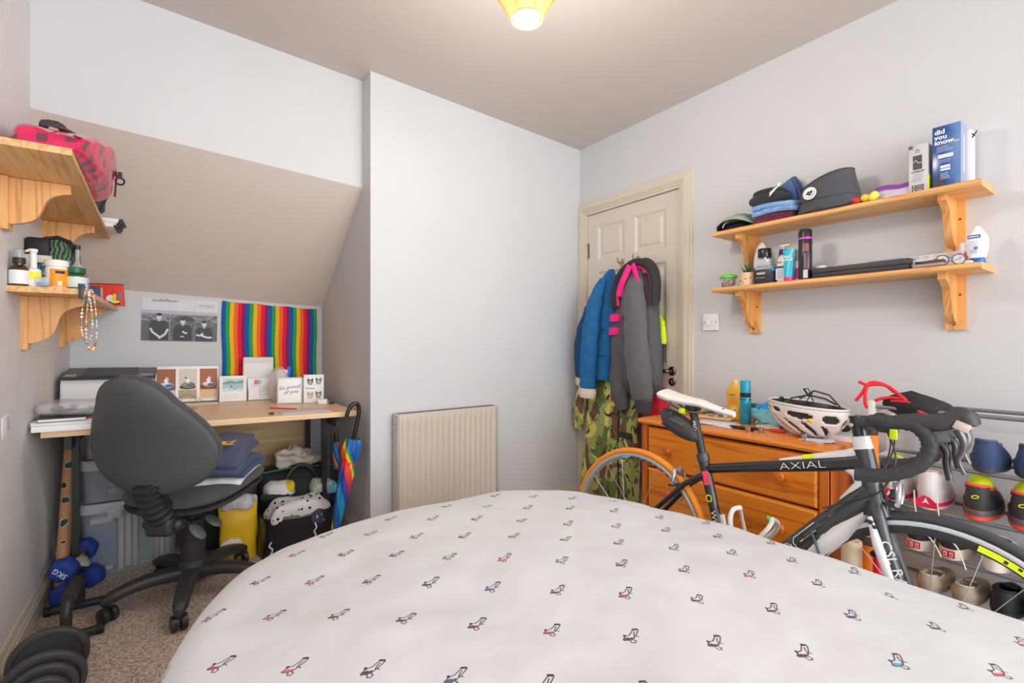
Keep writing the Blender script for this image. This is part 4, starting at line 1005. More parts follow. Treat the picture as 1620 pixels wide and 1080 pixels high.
decal(t, 'embroidery', (-.055, .055, .052), (-.7, -.7, 0), (.3, -.3, 1), [('r', 0, 0, .034, .004, (76, 110, 98)), ('r', .004, .006, .03, .009, (76, 110, 98))], eps=.003)

gk = 'folded knitwear and hats'
def knit(c, s=520): return fabric(c, s, .9, .25, 60)
t = up('jumper', 'folded maroon knit at the bottom of the pile', 'jumper', 2.215, 1.055, .03); folded('folded_knit', t, (0, 0, 0), (.15, .165, .036), knit((100, 24, 50)), 2, 0, .006, 2, .004)
t = up('jumper', 'folded pale blue knit on the maroon one', 'jumper', 2.21, 1.050, -.05, .037); folded('folded_knit', t, (0, 0, 0), (.155, .185, .046), knit((120, 158, 206), 320), 4, 0, .008, 2, .006)
t = up('jeans', 'folded navy denim standing peaked at the back of the pile', 'jeans', 2.235, 1.035, .0, .0)
for k in range(3):
    q = .012 * k
    b = MB(); b.prism([(.085 - q, .085), (.080 - q, .158 - q), (.035 - q * .5, .188 - q), (-.018, .214 - q), (-.045 + q * .3, .172 - q), (-.075 + q, .085)], .052 - .024 * k, .030 - .024 * k, 'x'); o = b.build(('folded_denim', 'folded_leg', 'turned_leg')[k], fabric(((58, 74, 116), (66, 84, 128), (76, 96, 140))[k], 900, .5, .2), t, smooth=50); md = o.modifiers.new('soft_edges', 'BEVEL'); md.width = .010; md.segments = 3
t = up('beanie', 'black beanie with white lettered band on the pale blue knit', 'hat', 2.175, 1.085, 0, .083)
cloth('crown', t, (0, .0, 0), (.050, .078, .026), fabric((46, 46, 50), 700, .7, .2), 5, .14, 16, 30, 16); cloth('turn_up', t, (.004, -.004, .034), (.046, .066, .018), fabric((40, 40, 44), 700, .7, .2), 8, .14, 16, 30, 14)
b = MB()
def bandf(u, v): a = -.5 + 1.0 * u; return (-.060 - .004 * math.sin(PI * u), -.030 - .045 * u - .004, .014 + .048 * u * .6 + .020 * v * (1 - .3 * u) + .012 * u)
b.grid(bandf, 8, 2); lbm = b.build('label_band', M((226, 226, 224), rough=.7), t, smooth=60, solid=.001)
text('HENRI', .013, M((24, 24, 26)), t, (-.0675, -.056, .045), Matrix(((0, -.0, -1), (-.86, -.5, 0), (.5, .86, 0))), bold=.0004)
t = up('bucket_hat', 'charcoal bucket hat with round white badge', 'hat', 2.205, .845, .0)
BUCK = fabric((70, 72, 78), 1000, .3, .08)
b = MB(); rings = []
for (z, rx, ry, off, tilt) in ((.004, .088, .138, -.022, 0), (.03, .082, .124, -.012, 0), (.048, .076, .106, .006, 0), (.10, .072, .098, .020, -.14), (.132, .068, .092, .024, -.22), (.142, .056, .076, .024, -.22)):
    rings.append([Vector((p.x + .004 * nz(p, 14), p.y + off * .6, max(.003, p.z + tilt * (p.y) * 1.2 + .006 * nz((p.x, p.y, z), 10) + (.006 * math.sin(5 * math.atan2(p.y, p.x)) if z < .02 else 0)))) for p in sring((0, 0, z), Vector((1, 0, 0)), Vector((0, 1, 0)), rx, ry, 36, .9)])
b.loft(rings, True, True); bh = b.build('crown_and_brim', BUCK, t, smooth=50)
for q, nm in ((2, 'brim_seam'), (4, 'top_seam')): b = MB(); b.tube([p + Vector((p.x, p.y, 0)).normalized() * .0008 for p in rings[q]], .0014, 6, closed=True); b.build(nm, M((52, 54, 60), rough=.9), bh, smooth=60)
bd = decal(t, 'badge', (-.0765, .050, .075), (0, -1, 0), (.10, 0, 1), [('e', 0, 0, .026, .026, (232, 232, 230)), ('e', 0, 0, .0195, .0195, (70, 72, 78)), ('e', 0, 0, .0185, .0185, (228, 228, 226)), ('p', [(-.014, -.006), (-.004, .010), (.004, .0), (.0, -.006)], (50, 52, 58)), ('e', .007, .003, .006, .007, (60, 62, 68)), ('e', .003, -.008, .008, .003, (60, 62, 68))], eps=.0016)
for k, (yy, c_, lab) in enumerate(((.742, (206, 30, 40), 'small red toy under the brim of the bucket hat'), (.708, (214, 196, 60), 'small yellow toy under the brim of the bucket hat'), (.683, (226, 218, 90), 'pale yellow ball beside the brim of the bucket hat'))):
    t = up('toy', lab, 'toy', 2.15, yy); b = MB(); b.ell((0, 0, .012 + .002 * k), (.014, .018, .012 + .002 * k), 16, 10, fn=wob(40, .004, k)); b.build('body', M(c_, rough=.4), t); b = MB(); b.tube([(0, .0, .022), (.0, .006, .027 + .002 * k), (0, .012, .022)], .0015, 6); b.build('loop', M(c_, rough=.4), t)
t = up('wipes_packet', 'purple and clear plastic packet on the upper shelf', 'packet', 2.20, .632, .0)
b = MB()
def packf(u, v):
    y = -.058 + .116 * u; x = -.035 * (1 - v) ** .7 * math.cos(PI * (u - .5) * .5) - .002; z = .052 * v + .004 * math.sin(u * 7) * v - .010 * v * (2 * u - 1) * 0
    return (x, -y, z + .002)
b.grid(packf, 14, 8); b.build('film', M((214, 204, 222), rough=.15, alpha=.75), t, smooth=70, solid=.001)
b = MB(); b.grid(lambda u, v: (lambda p: (p[0] - .003, p[1], p[2]))(packf(u, .62 + .38 * v)), 14, 3); b.build('purple_header', M((132, 56, 158), rough=.25), t, smooth=70, solid=.001)
b = MB(); b.rbox((.016, 0, .02), (.04, .09, .038), .01, 2); b.build('contents', M((226, 222, 228)), t)
# boxes
t = up('printed_box', 'slim grey printed box beside the blue box', 'box', 2.205, .556, .0)
slab('carton', t, (.075, .053, .170), M((186, 186, 188), rough=.35), .001, (0, 0, .086))
decal(t, 'front_print', (-.0376, .0265, 0), (0, -1, 0), (0, 0, 1), [('r', .012, .082, .038, .132, (66, 66, 68)), ('l', [(.012, .108), (.02, .116), (.028, .104), (.038, .106)], .0015, (220, 220, 220)), ('l', [(.02, .147), (.025, .154), (.03, .147)], .0018, (50, 50, 52)), ('r', .018, .142, .033, .1435, (120, 120, 122)), ('r', .010, .016, .043, .026, (44, 44, 46)), ('r', .010, .003, .043, .013, (44, 44, 46)), ('r', .0, .158, .012, .17, (110, 60, 120))] + lines(.011, .066, .042, 5, .0065, .0011, (130, 130, 134), .3, 3) + [('r', .014, .019, .018, .023, (230, 230, 230)), ('r', .022, .020, .040, .022, (210, 210, 210)), ('r', .014, .006, .018, .010, (230, 230, 230)), ('r', .022, .007, .040, .009, (210, 210, 210))])
text('INTENSE APP', .0062, M((50, 50, 54)), t, (-.0385, 0, .0745), FACE_NX, bold=.0002)
slab('lime_edge', t, (.07, .002, .06), M((200, 214, 40)), .0005, (.0, -.0275, .03))
t = up('toothbrush_box', 'tall blue printed box reading did you know', 'box', 2.215, .482, .0)
def bluebox_mat():
    m, nt, b_ = newmat('printed_blue_card'); co = coords(nt, 'Object'); sx = nd(nt, 'ShaderNodeSeparateXYZ'); lk(nt, co, sx.inputs[0])
    n = nd(nt, 'ShaderNodeTexNoise', i={'Scale': 14.0, 'Detail': 1.0}); lk(nt, co, n.inputs[0])
    a = nd(nt, 'ShaderNodeMath', operation='MULTIPLY_ADD', i={1: -7.0, 2: .5}); lk(nt, sx.outputs[1], a.inputs[0])
    m2 = nd(nt, 'ShaderNodeMath', operation='MULTIPLY_ADD', i={1: .5}); lk(nt, n.outputs[0], m2.inputs[0]); lk(nt, a.outputs[0], m2.inputs[2])
    lk(nt, ramp(nt, m2.outputs[0], [(.3, rgb((22, 66, 128))), (.7, rgb((36, 86, 156))), (1.0, rgb((110, 140, 192)))]), b_.inputs['Base Color']); b_.inputs['Roughness'].default_value = .2
    return m
slab('carton', t, (.075, .074, .216), bluebox_mat(), .001, (0, 0, .109))
WH = M((238, 240, 244), rough=.4)
for i_, (s_, z_) in enumerate((('did', .196), ('you', .178), ('know...', .160))): text(s_, .0225, WH, t, (-.0382, .031, z_), FACE_NX, align='LEFT', bold=.0006)
decal(t, 'front_print', (-.0376, .037, 0), (0, -1, 0), (0, 0, 1), lines(.012, .144, .056, 4, .0055, .0012, (200, 212, 230), .3, 2) + [('r', .016, .104, .056, .117, (206, 214, 220)), ('r', .016, .106, .018, .116, (236, 236, 236)), ('r', .022, .070, .048, .078, (232, 234, 238)), ('r', .022, .060, .048, .067, (216, 220, 228)), ('r', .004, .0, .034, .036, (54, 56, 74))] + lines(.018, .096, .056, 2, .006, .0012, (190, 204, 226), .3, 5) + lines(.022, .050, .05, 4, .006, .0014, (214, 222, 234), .35, 6))
decal(t, 'side_print', (-.0375, -.0371, 0), (1, 0, 0), (0, 0, 1), [('r', .0, .0, .075, .216, (150, 160, 190)), ('r', .03, .05, .05, .18, (186, 192, 208))])
t = up('charger_box', 'white box behind the blue box with black cord clip', 'box', 2.282, .478, .0)
slab('carton', t, (.05, .06, .205), M((226, 222, 224), rough=.4), .001, (0, -.015, .103)); b = MB(); b.tube([(-.02, -.044, .190), (-.02, -.052, .182), (-.02, -.046, .176), (-.02, -.058, .196)], .002, 6); b.build('cord_clip', BLK, t)

# ------------------------------------------------------------------ lower shelf
t = lo_('snack_tub', 'clear tub of nuts with bright green lid at the shelf end', 'tub', 2.205, 1.292)
lathe_part('tub', t, [(0, 0), (.028, 0), (.030, .003), (.036, .045), (.036, .05), (0, .05)], M((200, 196, 192), rough=.08, alpha=.30)); lathe_part('lid', t, [(0, .05), (.040, .049), (.041, .054), (.038, .060), (.030, .064), (0, .065)], M((84, 208, 50), rough=.35))
rr = random.Random(2)
for k in range(46):
    a, r_ = rr.random() * 6.28, .028 * rr.random() ** .5; b = MB(); b.ell((r_ * math.cos(a), r_ * math.sin(a), .007 + .036 * rr.random()), (.006, .0045, .004), 8, 5, Euler((rr.random() * 3, rr.random() * 3, 0))); b.build('nut', M(rr.choice([(120, 92, 78), (86, 62, 56), (168, 132, 110), (104, 84, 84)]), rough=.6), t)
t = lo_('potted_succulent', 'small succulent in a speckled beige pot', 'plant', 2.195, 1.190)
lathe_part('pot', t, [(0, 0), (.034, 0), (.036, .002), (.037, .060), (.033, .060), (.032, .05), (0, .05)], M((214, 178, 150), rough=.7, bump=.1, bs=80)); lathe_part('soil', t, [(0, .048), (.0325, .048), (.03, .054), (0, .056)], M((60, 46, 38), rough=.95))
for k, (a, z_) in enumerate(((3.4, .030), (3.9, .034), (2.7, .022), (4.3, .016), (3.1, .014))): b = MB(); b.ell((.0368 * math.cos(a), .0368 * math.sin(a), z_), (.003, .003, .003), 8, 6); b.build('speckle', M((50, 40, 36)) if k < 3 else M((90, 150, 100)), t)
for k in range(13):
    a = k * 2.4; tilt = .18 + .075 * k * .8; L = .062 - .0012 * k; d = Vector((math.sin(tilt) * math.cos(a), math.sin(tilt) * math.sin(a), math.cos(tilt))); s_ = d.cross(Vector((0, 0, 1))).normalized() if abs(d.z) < .99 else Vector((1, 0, 0)); n_ = s_.cross(d); rings = []
    for j in range(6):
        u = j / 5; rings.append(sring(Vector((0, 0, .052)) + d * L * u + n_ * (-.006 * u * u), s_, n_, .0068 * (1 - u) ** .8 * (.7 + .9 * u) + .0003, .0026 * (1 - u) + .0003, 8, 1.0))
    b = MB(); b.loft(rings); b.build('leaf', M((62, 112, 52) if k % 3 else (46, 88, 44), rough=.4), t, smooth=60)
t = lo_('curved_bottle', 'white and pale blue curved bottle behind the black box', 'bottle', 2.262, 1.150)
b = MB(); rings = []
for j in range(14): s_ = j / 13; rings.append(sring((0, .012 * math.sin(s_ * 2.4), .002 + .205 * s_), Vector((0, 1, 0)), Vector((1, 0, 0)), .034 * (1 - s_ ** 3) ** .6 + .004, .02 * (1 - s_ ** 3) ** .6 + .003, 20, .85))
b.loft(rings); b.build('bottle', M((222, 226, 234), rough=.25), t, smooth=60); b = MB(); b.rbox((-.02, 0, .05), (.004, .05, .08), .002, 2); b.build('blue_panel', M((160, 196, 222), rough=.3), t)
t = lo_('aftershave_box', 'black aftershave carton lettered man with the bottle standing on it', 'box', 2.19, 1.105)
slab('carton', t, (.06, .078, .076), M((44, 44, 46), rough=.4), .001, (0, 0, .0385)); decal(t, 'side_print', (-.03, -.0392, 0), (1, 0, 0), (0, 0, 1), [('r', 0, 0, .06, .076, (44, 66, 92)), ('r', .0, .055, .06, .076, (70, 150, 176))]); text('MAN', .0165, M((222, 222, 222)), t, (-.0305, .006, .046), FACE_NX, bold=.0003); decal(t, 'small_print', (-.0301, .033, 0), (0, -1, 0), (0, 0, 1), [('r', .006, .026, .046, .0278, (180, 180, 180)), ('r', .0, .0635, .074, .076, (150, 150, 152))])
t2 = lo_('aftershave_bottle', 'clear aftershave bottle with thick black cap on the black carton', 'bottle', 2.195, 1.112, 0, .078)
b = MB(); b.rbox((0, 0, .018), (.036, .058, .035), .006, 2); b.build('bottle', M((200, 200, 204), rough=.1, alpha=.8), t2); lathe_part('neck', t2, [(0, .035), (.014, .035), (.014, .042), (0, .042)], CHROME); lathe_part('cap', t2, [(0, .042), (.027, .042), (.028, .044), (.028, .080), (.026, .083), (0, .083)], M((26, 26, 28), rough=.2))
t = lo_('spray_can', 'short black capped bottle behind the pump lotion', 'bottle', 2.255, 1.055)
lathe_part('can', t, [(0, 0), (.022, 0), (.022, .10), (.018, .108), (0, .108)], M((70, 90, 110), rough=.3)); lathe_part('cap', t, [(0, .108), (.021, .108), (.021, .145), (.018, .148), (0, .148)], BLK)
t = lo_('pump_lotion', 'cream lotion bottle with navy pump collar', 'bottle', 2.20, 1.032)
b = MB(); rings = []
for (z, w_, d_) in ((.001, .024, .016), (.006, .026, .018), (.085, .026, .018), (.108, .021, .015), (.118, .014, .012), (.122, .012, .012)): rings.append(sring((0, 0, z), Vector((0, 1, 0)), Vector((1, 0, 0)), w_, d_, 24, .75))
b.loft(rings); b.build('bottle', M((230, 222, 204), rough=.35), t, smooth=50); lathe_part('collar', t, [(0, .122), (.0165, .122), (.0165, .146), (0, .147)], M((34, 46, 92), rough=.3)); lathe_part('pump_stem', t, [(0, .147), (.004, .147), (.004, .158), (0, .158)], M((230, 222, 206)))
b = MB(); b.rbox((0, -.008, .162), (.014, .042, .009), .003, 2); b.build('pump_head', M((230, 220, 200), rough=.35), t)
decal(t, 'label', (-.0186, .024, 0), (0, -1, 0), (0, 0, 1), [('r', .0, .012, .046, .070, (222, 222, 226)), ('r', .0, .062, .046, .072, (60, 74, 120)), ('l', [(.008, .09), (.016, .086), (.024, .092)], .004, (60, 90, 70))] + lines(.006, .052, .04, 5, .008, .002, (120, 130, 160), .4, 3), eps=.0005)
t = lo_('face_scrub', 'cyan squeeze tube with pink cap', 'tube', 2.175, .998)
b = MB(); rings = []
for j in range(10): s_ = j / 9; rings.append(sring((0, 0, .018 + .122 * s_), Vector((0, 1, 0)), Vector((1, 0, 0)), .018 + .007 * s_, .018 * (1 - s_) + .0015, 24, .9))
b.loft(rings); b.build('tube', M((36, 178, 202), rough=.3), t, smooth=60); lathe_part('cap', t, [(0, 0), (.019, 0), (.0195, .003), (.0185, .018), (0, .018)], M((232, 44, 130), rough=.35))
text('FREE\nSHINE', .0155, WH, t, (-.0118, .0, .098), Euler((PI / 2 - .12, 0, -PI / 2)).to_matrix(), line=.85, bold=.0003); decal(t, 'label_print', (-.0148, .020, 0), (0, -1, 0), (.10, 0, 1), [('r', .002, .068, .040, .073, (226, 60, 150)), ('r', .004, .058, .034, .062, (200, 236, 240))] + lines(.006, .050, .034, 3, .007, .002, (150, 222, 232), .3, 3), eps=.0006)
t = lo_('slim_bottle', 'slim clear and pink bottle with black cap beside the tall can', 'bottle', 2.195, .968)
lathe_part('bottle', t, [(0, 0), (.012, 0), (.012, .085), (0, .085)], M((206, 186, 206), rough=.15)); band(t, 'label', .012, .01, .055, M((150, 50, 120))); lathe_part('cap', t, [(0, .085), (.0115, .085), (.0115, .13), (.009, .134), (0, .134)], M((30, 30, 32), rough=.25)); lathe_part('overcap', t, [(.0118, .085), (.0125, .085), (.0125, .145), (0, .146)], M((220, 220, 226), rough=.1, alpha=.3))
t = lo_('deodorant_can', 'tall black aerosol can with magenta ring', 'aerosol can', 2.18, .934)
lathe_part('can', t, [(0, 0), (.024, 0), (.0255, .003), (.0255, .168), (.0245, .170), (0, .170)], M((58, 48, 52), rough=.28, metal=.4)); lathe_part('ring', t, [(0, .170), (.026, .170), (.026, .177), (0, .177)], M((222, 60, 214), rough=.3)); lathe_part('cap', t, [(0, .177), (.0255, .177), (.0252, .205), (.021, .212), (0, .212)], M((34, 32, 34), rough=.3)); slab('nozzle', t, (.004, .006, .008), M((14, 14, 16)), .001, (-.0245, .004, .196))
band(t, 'label', .0255, .006, .040, M((196, 192, 196)), a0=-PI + .1 - .0, a1=-PI + .75); band(t, 'lettering_band', .0255, .045, .11, M((116, 96, 110)), a0=-PI + .2, a1=-PI + .5); band(t, 'floral_print', .0255, .118, .150, M((132, 80, 96)), a0=-PI + .2, a1=-PI + .9)
t = lo_('cream_pot', 'small clear jar with white lid behind the black box', 'jar', 2.27, .915)
lathe_part('jar', t, [(0, 0), (.024, 0), (.025, .003), (.025, .04), (0, .04)], M((214, 212, 222), rough=.15)); lathe_part('lid', t, [(0, .04), (.026, .04), (.026, .062), (.024, .064), (0, .064)], M((232, 232, 234), rough=.2)); band(t, 'label', .025, .008, .026, M((140, 130, 196)), a0=2.4, a1=4.2)
t = lo_('flat_box', 'long flat black box on the lower shelf', 'box', 2.20, .735)
slab('tray', t, (.095, .315, .018), M((44, 44, 46), rough=.5), .001, (0, 0, .0095)); slab('lid', t, (.098, .320, .020), M((60, 56, 54), rough=.5), .001, (0, 0, .030))
t = lo_('long_carton', 'long thin printed carton lying behind the black box', 'box', 2.285, .665)
slab('carton', t, (.045, .40, .058), M((222, 220, 222), rough=.4), .001, (0, 0, .029)); decal(t, 'print', (-.0227, .2, 0), (0, -1, 0), (0, 0, 1), [('r', .0, .0, .13, .058, (226, 198, 186)), ('r', .13, .0, .24, .058, (110, 166, 206)), ('r', .24, .0, .4, .058, (214, 212, 214))] + sum([lines(.14 + .032 * q, .052, .165 + .032 * q, 6, .0065, .0015, (96, 120, 160) if q < 3 else (150, 150, 156), .5, q) for q in range(8)], []))
t = lo_('medicine_box', 'red ended carton beside the spectacles', 'box', 2.235, .545, .12); slab('carton', t, (.09, .085, .034), M((216, 212, 214)), .001, (0, 0, .0175)); slab('red_panel', t, (.085, .003, .033), M((220, 60, 84)), .0005, (0, -.0435, .0175)); decal(t, 'window_print', (-.0452, .03, 0), (0, -1, 0), (0, 0, 1), [('r', .0, .008, .05, .026, (60, 64, 66))])
t = lo_('leather_wallet', 'brown and grey folded wallet at the shelf edge', 'wallet', 2.165, .525, .05)
b = MB(); b.rbox((0, 0, .006), (.05, .085, .012), .005, 2, None, wob(16, .003, 2), 2); b.build('outer', M((150, 142, 136), rough=.4), t); b = MB(); b.rbox((-.012, -.015, .016), (.035, .06, .010), .005, 2, None, wob(16, .003, 5), 2); b.build('inner_fold', M((92, 62, 54), rough=.5), t)
t = lo_('spectacles', 'folded dark framed spectacles on the lower shelf', 'glasses', 2.165, .468, .25)
for s in (-1, 1):
    b = MB(); b.torus(.017, .0016, 28, 6, (0, s * .021, .019), 'x'); fr_ = b.build('rim', M((48, 50, 60), rough=.3), t); b = MB(); b.lathe([(0, 0), (.0165, 0), (.0165, .001), (0, .001)], 24, (0, s * .021, .019), Euler((0, PI / 2, 0))); b.build('lens', M((220, 226, 230), rough=.05, alpha=.2), fr_)
    b = MB(); b.tube([(0, s * .04, .024), (.004, s * .043, .024), (.03, s * .036, .030), (.06, s * .01, .022), (.07, -s * .005, .008)], .0015, 6); b.build('temple', M((60, 62, 70), rough=.3), t)
b = MB(); b.tube([(0, -.006, .024), (-.002, 0, .028), (0, .006, .024)], .0014, 6); b.build('bridge', M((48, 50, 60), rough=.3), t)
t = lo_('sachet_packet', 'flat white sachet lying near the spectacles', 'sachet', 2.215, .455, .1); b = MB(); b.rbox((0, 0, .006), (.07, .075, .012), .005, 2, None, wob(16, .004, 4), 2); b.build('sachet', M((226, 216, 206)), t); 
t = lo_('hand_cream', 'white and magenta tube standing against the bracket', 'tube', 2.275, .452)
b = MB(); rings = [sring((0, 0, .002 + .085 * j / 8), Vector((0, 1, 0)), Vector((1, 0, 0)), .020 - .004 * j / 8, .014 - .009 * j / 8, 20, .9) for j in range(9)]; b.loft(rings); b.build('tube', M((232, 226, 228), rough=.3), t, smooth=60); b = MB(); b.rbox((-.0135, -.006, .03), (.004, .012, .05), .001, 1); b.build('stripe', M((226, 40, 110)), t)
t = lo_('shampoo_bottle', 'white shampoo bottle with blue cap at the shelf end', 'bottle', 2.225, .413)
b = MB(); rings = []
for j in range(15): s_ = j / 14; rings.append(sring((0, 0, .022 + .108 * s_), Vector((0, 1, 0)), Vector((1, 0, 0)), (.022 + .008 * math.sin(PI * min(1, s_ * 1.1))) * (1 - max(0, s_ - .55) ** 2 * 3.6), .017 * (1 - max(0, s_ - .55) ** 2 * 3.4), 24, .85))
b.loft(rings); b.build('bottle', M((232, 234, 238), rough=.25), t, smooth=60); lathe_part('cap', t, [(0, 0), (.020, 0), (.022, .003), (.019, .022), (0, .022)], M((28, 96, 180), rough=.3), sx=.75)
decal(t, 'label', (-.0182, .022, 0), (0, -1, 0), (0, 0, 1), [('r', .002, .088, .034, .099, (40, 84, 150)), ('r', .004, .092, .03, .095, (220, 226, 236)), ('e', .018, .056, .012, .008, (190, 200, 226)), ('e', .022, .054, .005, .005, (80, 110, 180))] + lines(.006, .076, .034, 3, .006, .0014, (170, 176, 190), .3, 8) + lines(.008, .044, .03, 2, .006, .0016, (110, 130, 180), .3, 9), eps=.0005)
# ================================================================== chest of drawers
CY0, CY1, CXF, CZ = .742, 1.572, 1.905, .722
PINE_C = wood('varnished_orange_pine', (214, 126, 34), (186, 92, 14), 1, 7, .35, coat=.3)
PINE_CV = wood('varnished_orange_pine_end', (196, 104, 28), (166, 76, 14), 2, 7, .35, coat=.3)
chest = thing('chest_of_drawers', 'orange varnished pine chest of drawers behind the bicycle', 'chest of drawers', (CXF, CY0, 0))
cd_, cw = XR - .015 - CXF, CY1 - CY0
b = MB()
prof = [(.0, CZ - .026), (-.012, CZ - .022), (-.016, CZ - .012), (-.012, CZ - .003), (-.004, CZ), (cd_, CZ), (cd_, CZ - .026)]
b.prism(prof, -.014, cw + .014, 'y'); b.build('top', PINE_C, chest, smooth=30)
b = MB(); b.box(.012, cd_, 0, .018, .03, CZ - .027); b.build('side_panel', PINE_CV, chest, smooth=0); b = MB(); b.box(.012, cd_, cw - .018, cw, .03, CZ - .027); b.build('side_panel', PINE_CV, chest, smooth=0)
b = MB(); b.box(cd_ - .006, cd_, .018, cw - .018, .03, CZ - .027); b.build('back', PINE_C, chest, smooth=0)
for y in (.0, cw - .03): b = MB(); b.box(.004, .024, y, y + .03, 0, CZ - .027); b.build('front_stile', PINE_CV, chest, smooth=0)
b = MB(); b.box(.006, .03, .03, cw - .03, .03, .085); b.build('plinth', PINE_C, chest, smooth=0)
b = MB(); b.box(.03, .034, .03, cw - .03, .085, CZ - .027); b.build('gap_shade_board', M((70, 36, 16), rough=.8), chest, smooth=0)  # dark sheet behind the drawer fronts, paints the shade in their gaps
dzs = [(.093, .285), (.293, .485), (.493, .685)]
for (z0, z1) in dzs:
    b = MB()
    def rr_(d, x): return [Vector((x, .034 + d, z0 + d)), Vector((x, cw - .034 - d, z0 + d)), Vector((x, cw - .034 - d, z1 - d)), Vector((x, .034 + d, z1 - d))]
    b.loft([rr_(0, .028), rr_(0, .010), rr_(.004, .004), rr_(.010, .0)], True, True); d = b.build('drawer_front', PINE_C, chest, smooth=30)
    for yk in (.16, cw - .16):
        b = MB(); b.lathe([(0, 0), (.013, 0), (.012, .008), (.019, .015), (.0215, .023), (.018, .031), (.007, .034), (0, .034)], 20, (0, yk, (z0 + z1) / 2), Euler((0, -PI / 2, 0))); b.build('knob', PINE_CV, d, smooth=40)
ZT = CZ + .0006
def on(name, label, cat, x, y, rz=0.0, z=0.0, group=None): return thing(name, label, cat, (x, y, ZT + z), (0, 0, rz), group)

# ------------------------------------------------------------------ things on the chest
t = on('lotion_bottle', 'yellow lotion bottle at the back of the drawers', 'bottle', 2.235, 1.275, .2)
b = MB(); rings = []
for (z, w_, d_) in ((.001, .032, .019), (.008, .036, .022), (.10, .037, .022), (.13, .040, .022), (.155, .034, .02), (.168, .020, .016), (.172, .016, .014)): rings.append(sring((0, 0, z), Vector((0, 1, 0)), Vector((1, 0, 0)), w_, d_, 24, .8))
b.loft(rings); b.build('bottle', M((244, 172, 60), rough=.25), t, smooth=50); lathe_part('cap', t, [(0, .172), (.014, .172), (.014, .188), (.010, .196), (0, .197)], M((244, 190, 110), rough=.3)); decal(t, 'label', (-.0228, .032, 0), (0, -1, 0), (0, 0, 1), [('r', .012, .118, .04, .126, (90, 160, 60)), ('e', .036, .05, .018, .018, (248, 206, 130)), ('e', .04, .046, .009, .01, (240, 140, 40))] + lines(.01, .108, .056, 4, .009, .0022, (226, 120, 30), .4, 4), eps=.0006)
t = on('aerosol_can', 'teal blue aerosol can with black collar on the drawers', 'aerosol can', 2.165, 1.185, 0)
lathe_part('can', t, [(0, 0), (.0225, 0), (.024, .003), (.024, .118), (.021, .124), (0, .124)], M((30, 150, 176), rough=.2, metal=.3)); lathe_part('collar', t, [(0, .124), (.0235, .124), (.0235, .144), (0, .144)], M((28, 30, 34), rough=.3)); lathe_part('cap', t, [(0, .144), (.0225, .144), (.0225, .196), (.021, .199), (0, .199)], M((26, 148, 176), rough=.3)); band(t, 'text_band', .024, .112, .115, M((20, 30, 40))); band(t, 'label', .024, .02, .09, M((26, 130, 160)), a0=-PI, a1=-PI + 1.2)
t = on('capped_bottle', 'small bottle with dark green cap behind the teal can', 'bottle', 2.275, 1.20)
lathe_part('bottle', t, [(0, 0), (.019, 0), (.02, .002), (.02, .06), (.015, .066), (0, .066)], M((196, 186, 150), rough=.2)); lathe_part('cap', t, [(0, .066), (.0175, .066), (.018, .068), (.018, .084), (0, .086)], M((30, 110, 66), rough=.3))
t = on('flannel', 'crumpled bright blue and aqua cloth beside the helmet', 'cloth', 2.215, 1.09)
cloth('folds', t, (0, 0, 0), (.06, .065, .042), M((110, 186, 200), rough=.9, bump=.4, bs=400), 5, .95, 30, 52, 26); cloth('blue_folds', t, (.02, .03, .045), (.04, .045, .026), M((46, 150, 222), rough=.9), 8, .95, 40, 44, 22); cloth('front_folds', t, (-.035, -.02, 0), (.045, .055, .034), M((126, 186, 192), rough=.9), 12, .95, 36, 44, 22)
t = on('cord_bundle', 'tangled cream cord heaped in front of the blue cloth', 'cord', 2.11, 1.055)
b = MB(); rr = random.Random(4); pts = []
for k in range(90): a = k * .62 + rr.random() * .5; r_ = .018 + .022 * rr.random(); pts.append((r_ * math.cos(a) * .8, r_ * math.sin(a) * 1.3, .004 + .022 * rr.random() * (1 - r_ / .05)))
b.tube(pts, .0024, 6); b.build('cord', M((228, 214, 188), rough=.8), t)
t = on('key_fob', 'small flat red key fob on the drawers', 'key fob', 2.07, .995, .4); b = MB(); b.rbox((0, 0, .006), (.03, .055, .012), .005, 2); b.build('fob', M((226, 40, 44), rough=.35), t); b = MB(); b.torus(.008, .0012, 16, 5, (0, -.034, .006), 'z'); b.build('ring', CHROME, t)
for k, (x_, y_, lab) in enumerate(((1.985, 1.075, 'small steel cup beside the black pens'), (2.0, 1.03, 'small steel cup in front of the cream cord'), (2.01, .865, 'small steel cup beside the scattered cards'))):
    t = on('steel_cup', lab, 'cup', x_, y_, group='small steel cups'); lathe_part('cup', t, [(0, 0), (.010, 0), (.011, .002), (.0125, .020), (.0115, .020), (.010, .004), (0, .004)], CHROME); b = MB(); b.torus(.0122, .001, 20, 5, (0, 0, .02), 'z'); b.build('rim', CHROME, t)
t = on('paper_stack', 'loose white papers on the drawers beside the saddle', 'paper', 2.035, 1.24, .12)
for k in range(5): slab('sheet', t, (.10, .15, .0014), M((228, 226, 226) if k % 2 else (214, 216, 224)), .0004, (.004 * (k % 3), .006 * k - .01, .001 + .0017 * k), Euler((0, 0, .08 * (k - 2))))
t = on('trinket_tray', 'wooden tray of small trinkets behind the papers', 'tray', 2.20, 1.345, .1)
b = MB(); b.rbox((0, 0, .005), (.10, .17, .010), .004, 2); b.build('tray', M((214, 190, 150), rough=.6), t)
rr = random.Random(9)
for k in range(9): b = MB(); b.ell((-.03 + .06 * rr.random(), -.06 + .12 * rr.random(), .016), (.010, .012, .008), 10, 6); b.build('trinket', M(rr.choice([(212, 198, 170), (96, 120, 96), (170, 130, 90), (230, 224, 214)]), rough=.5), t)
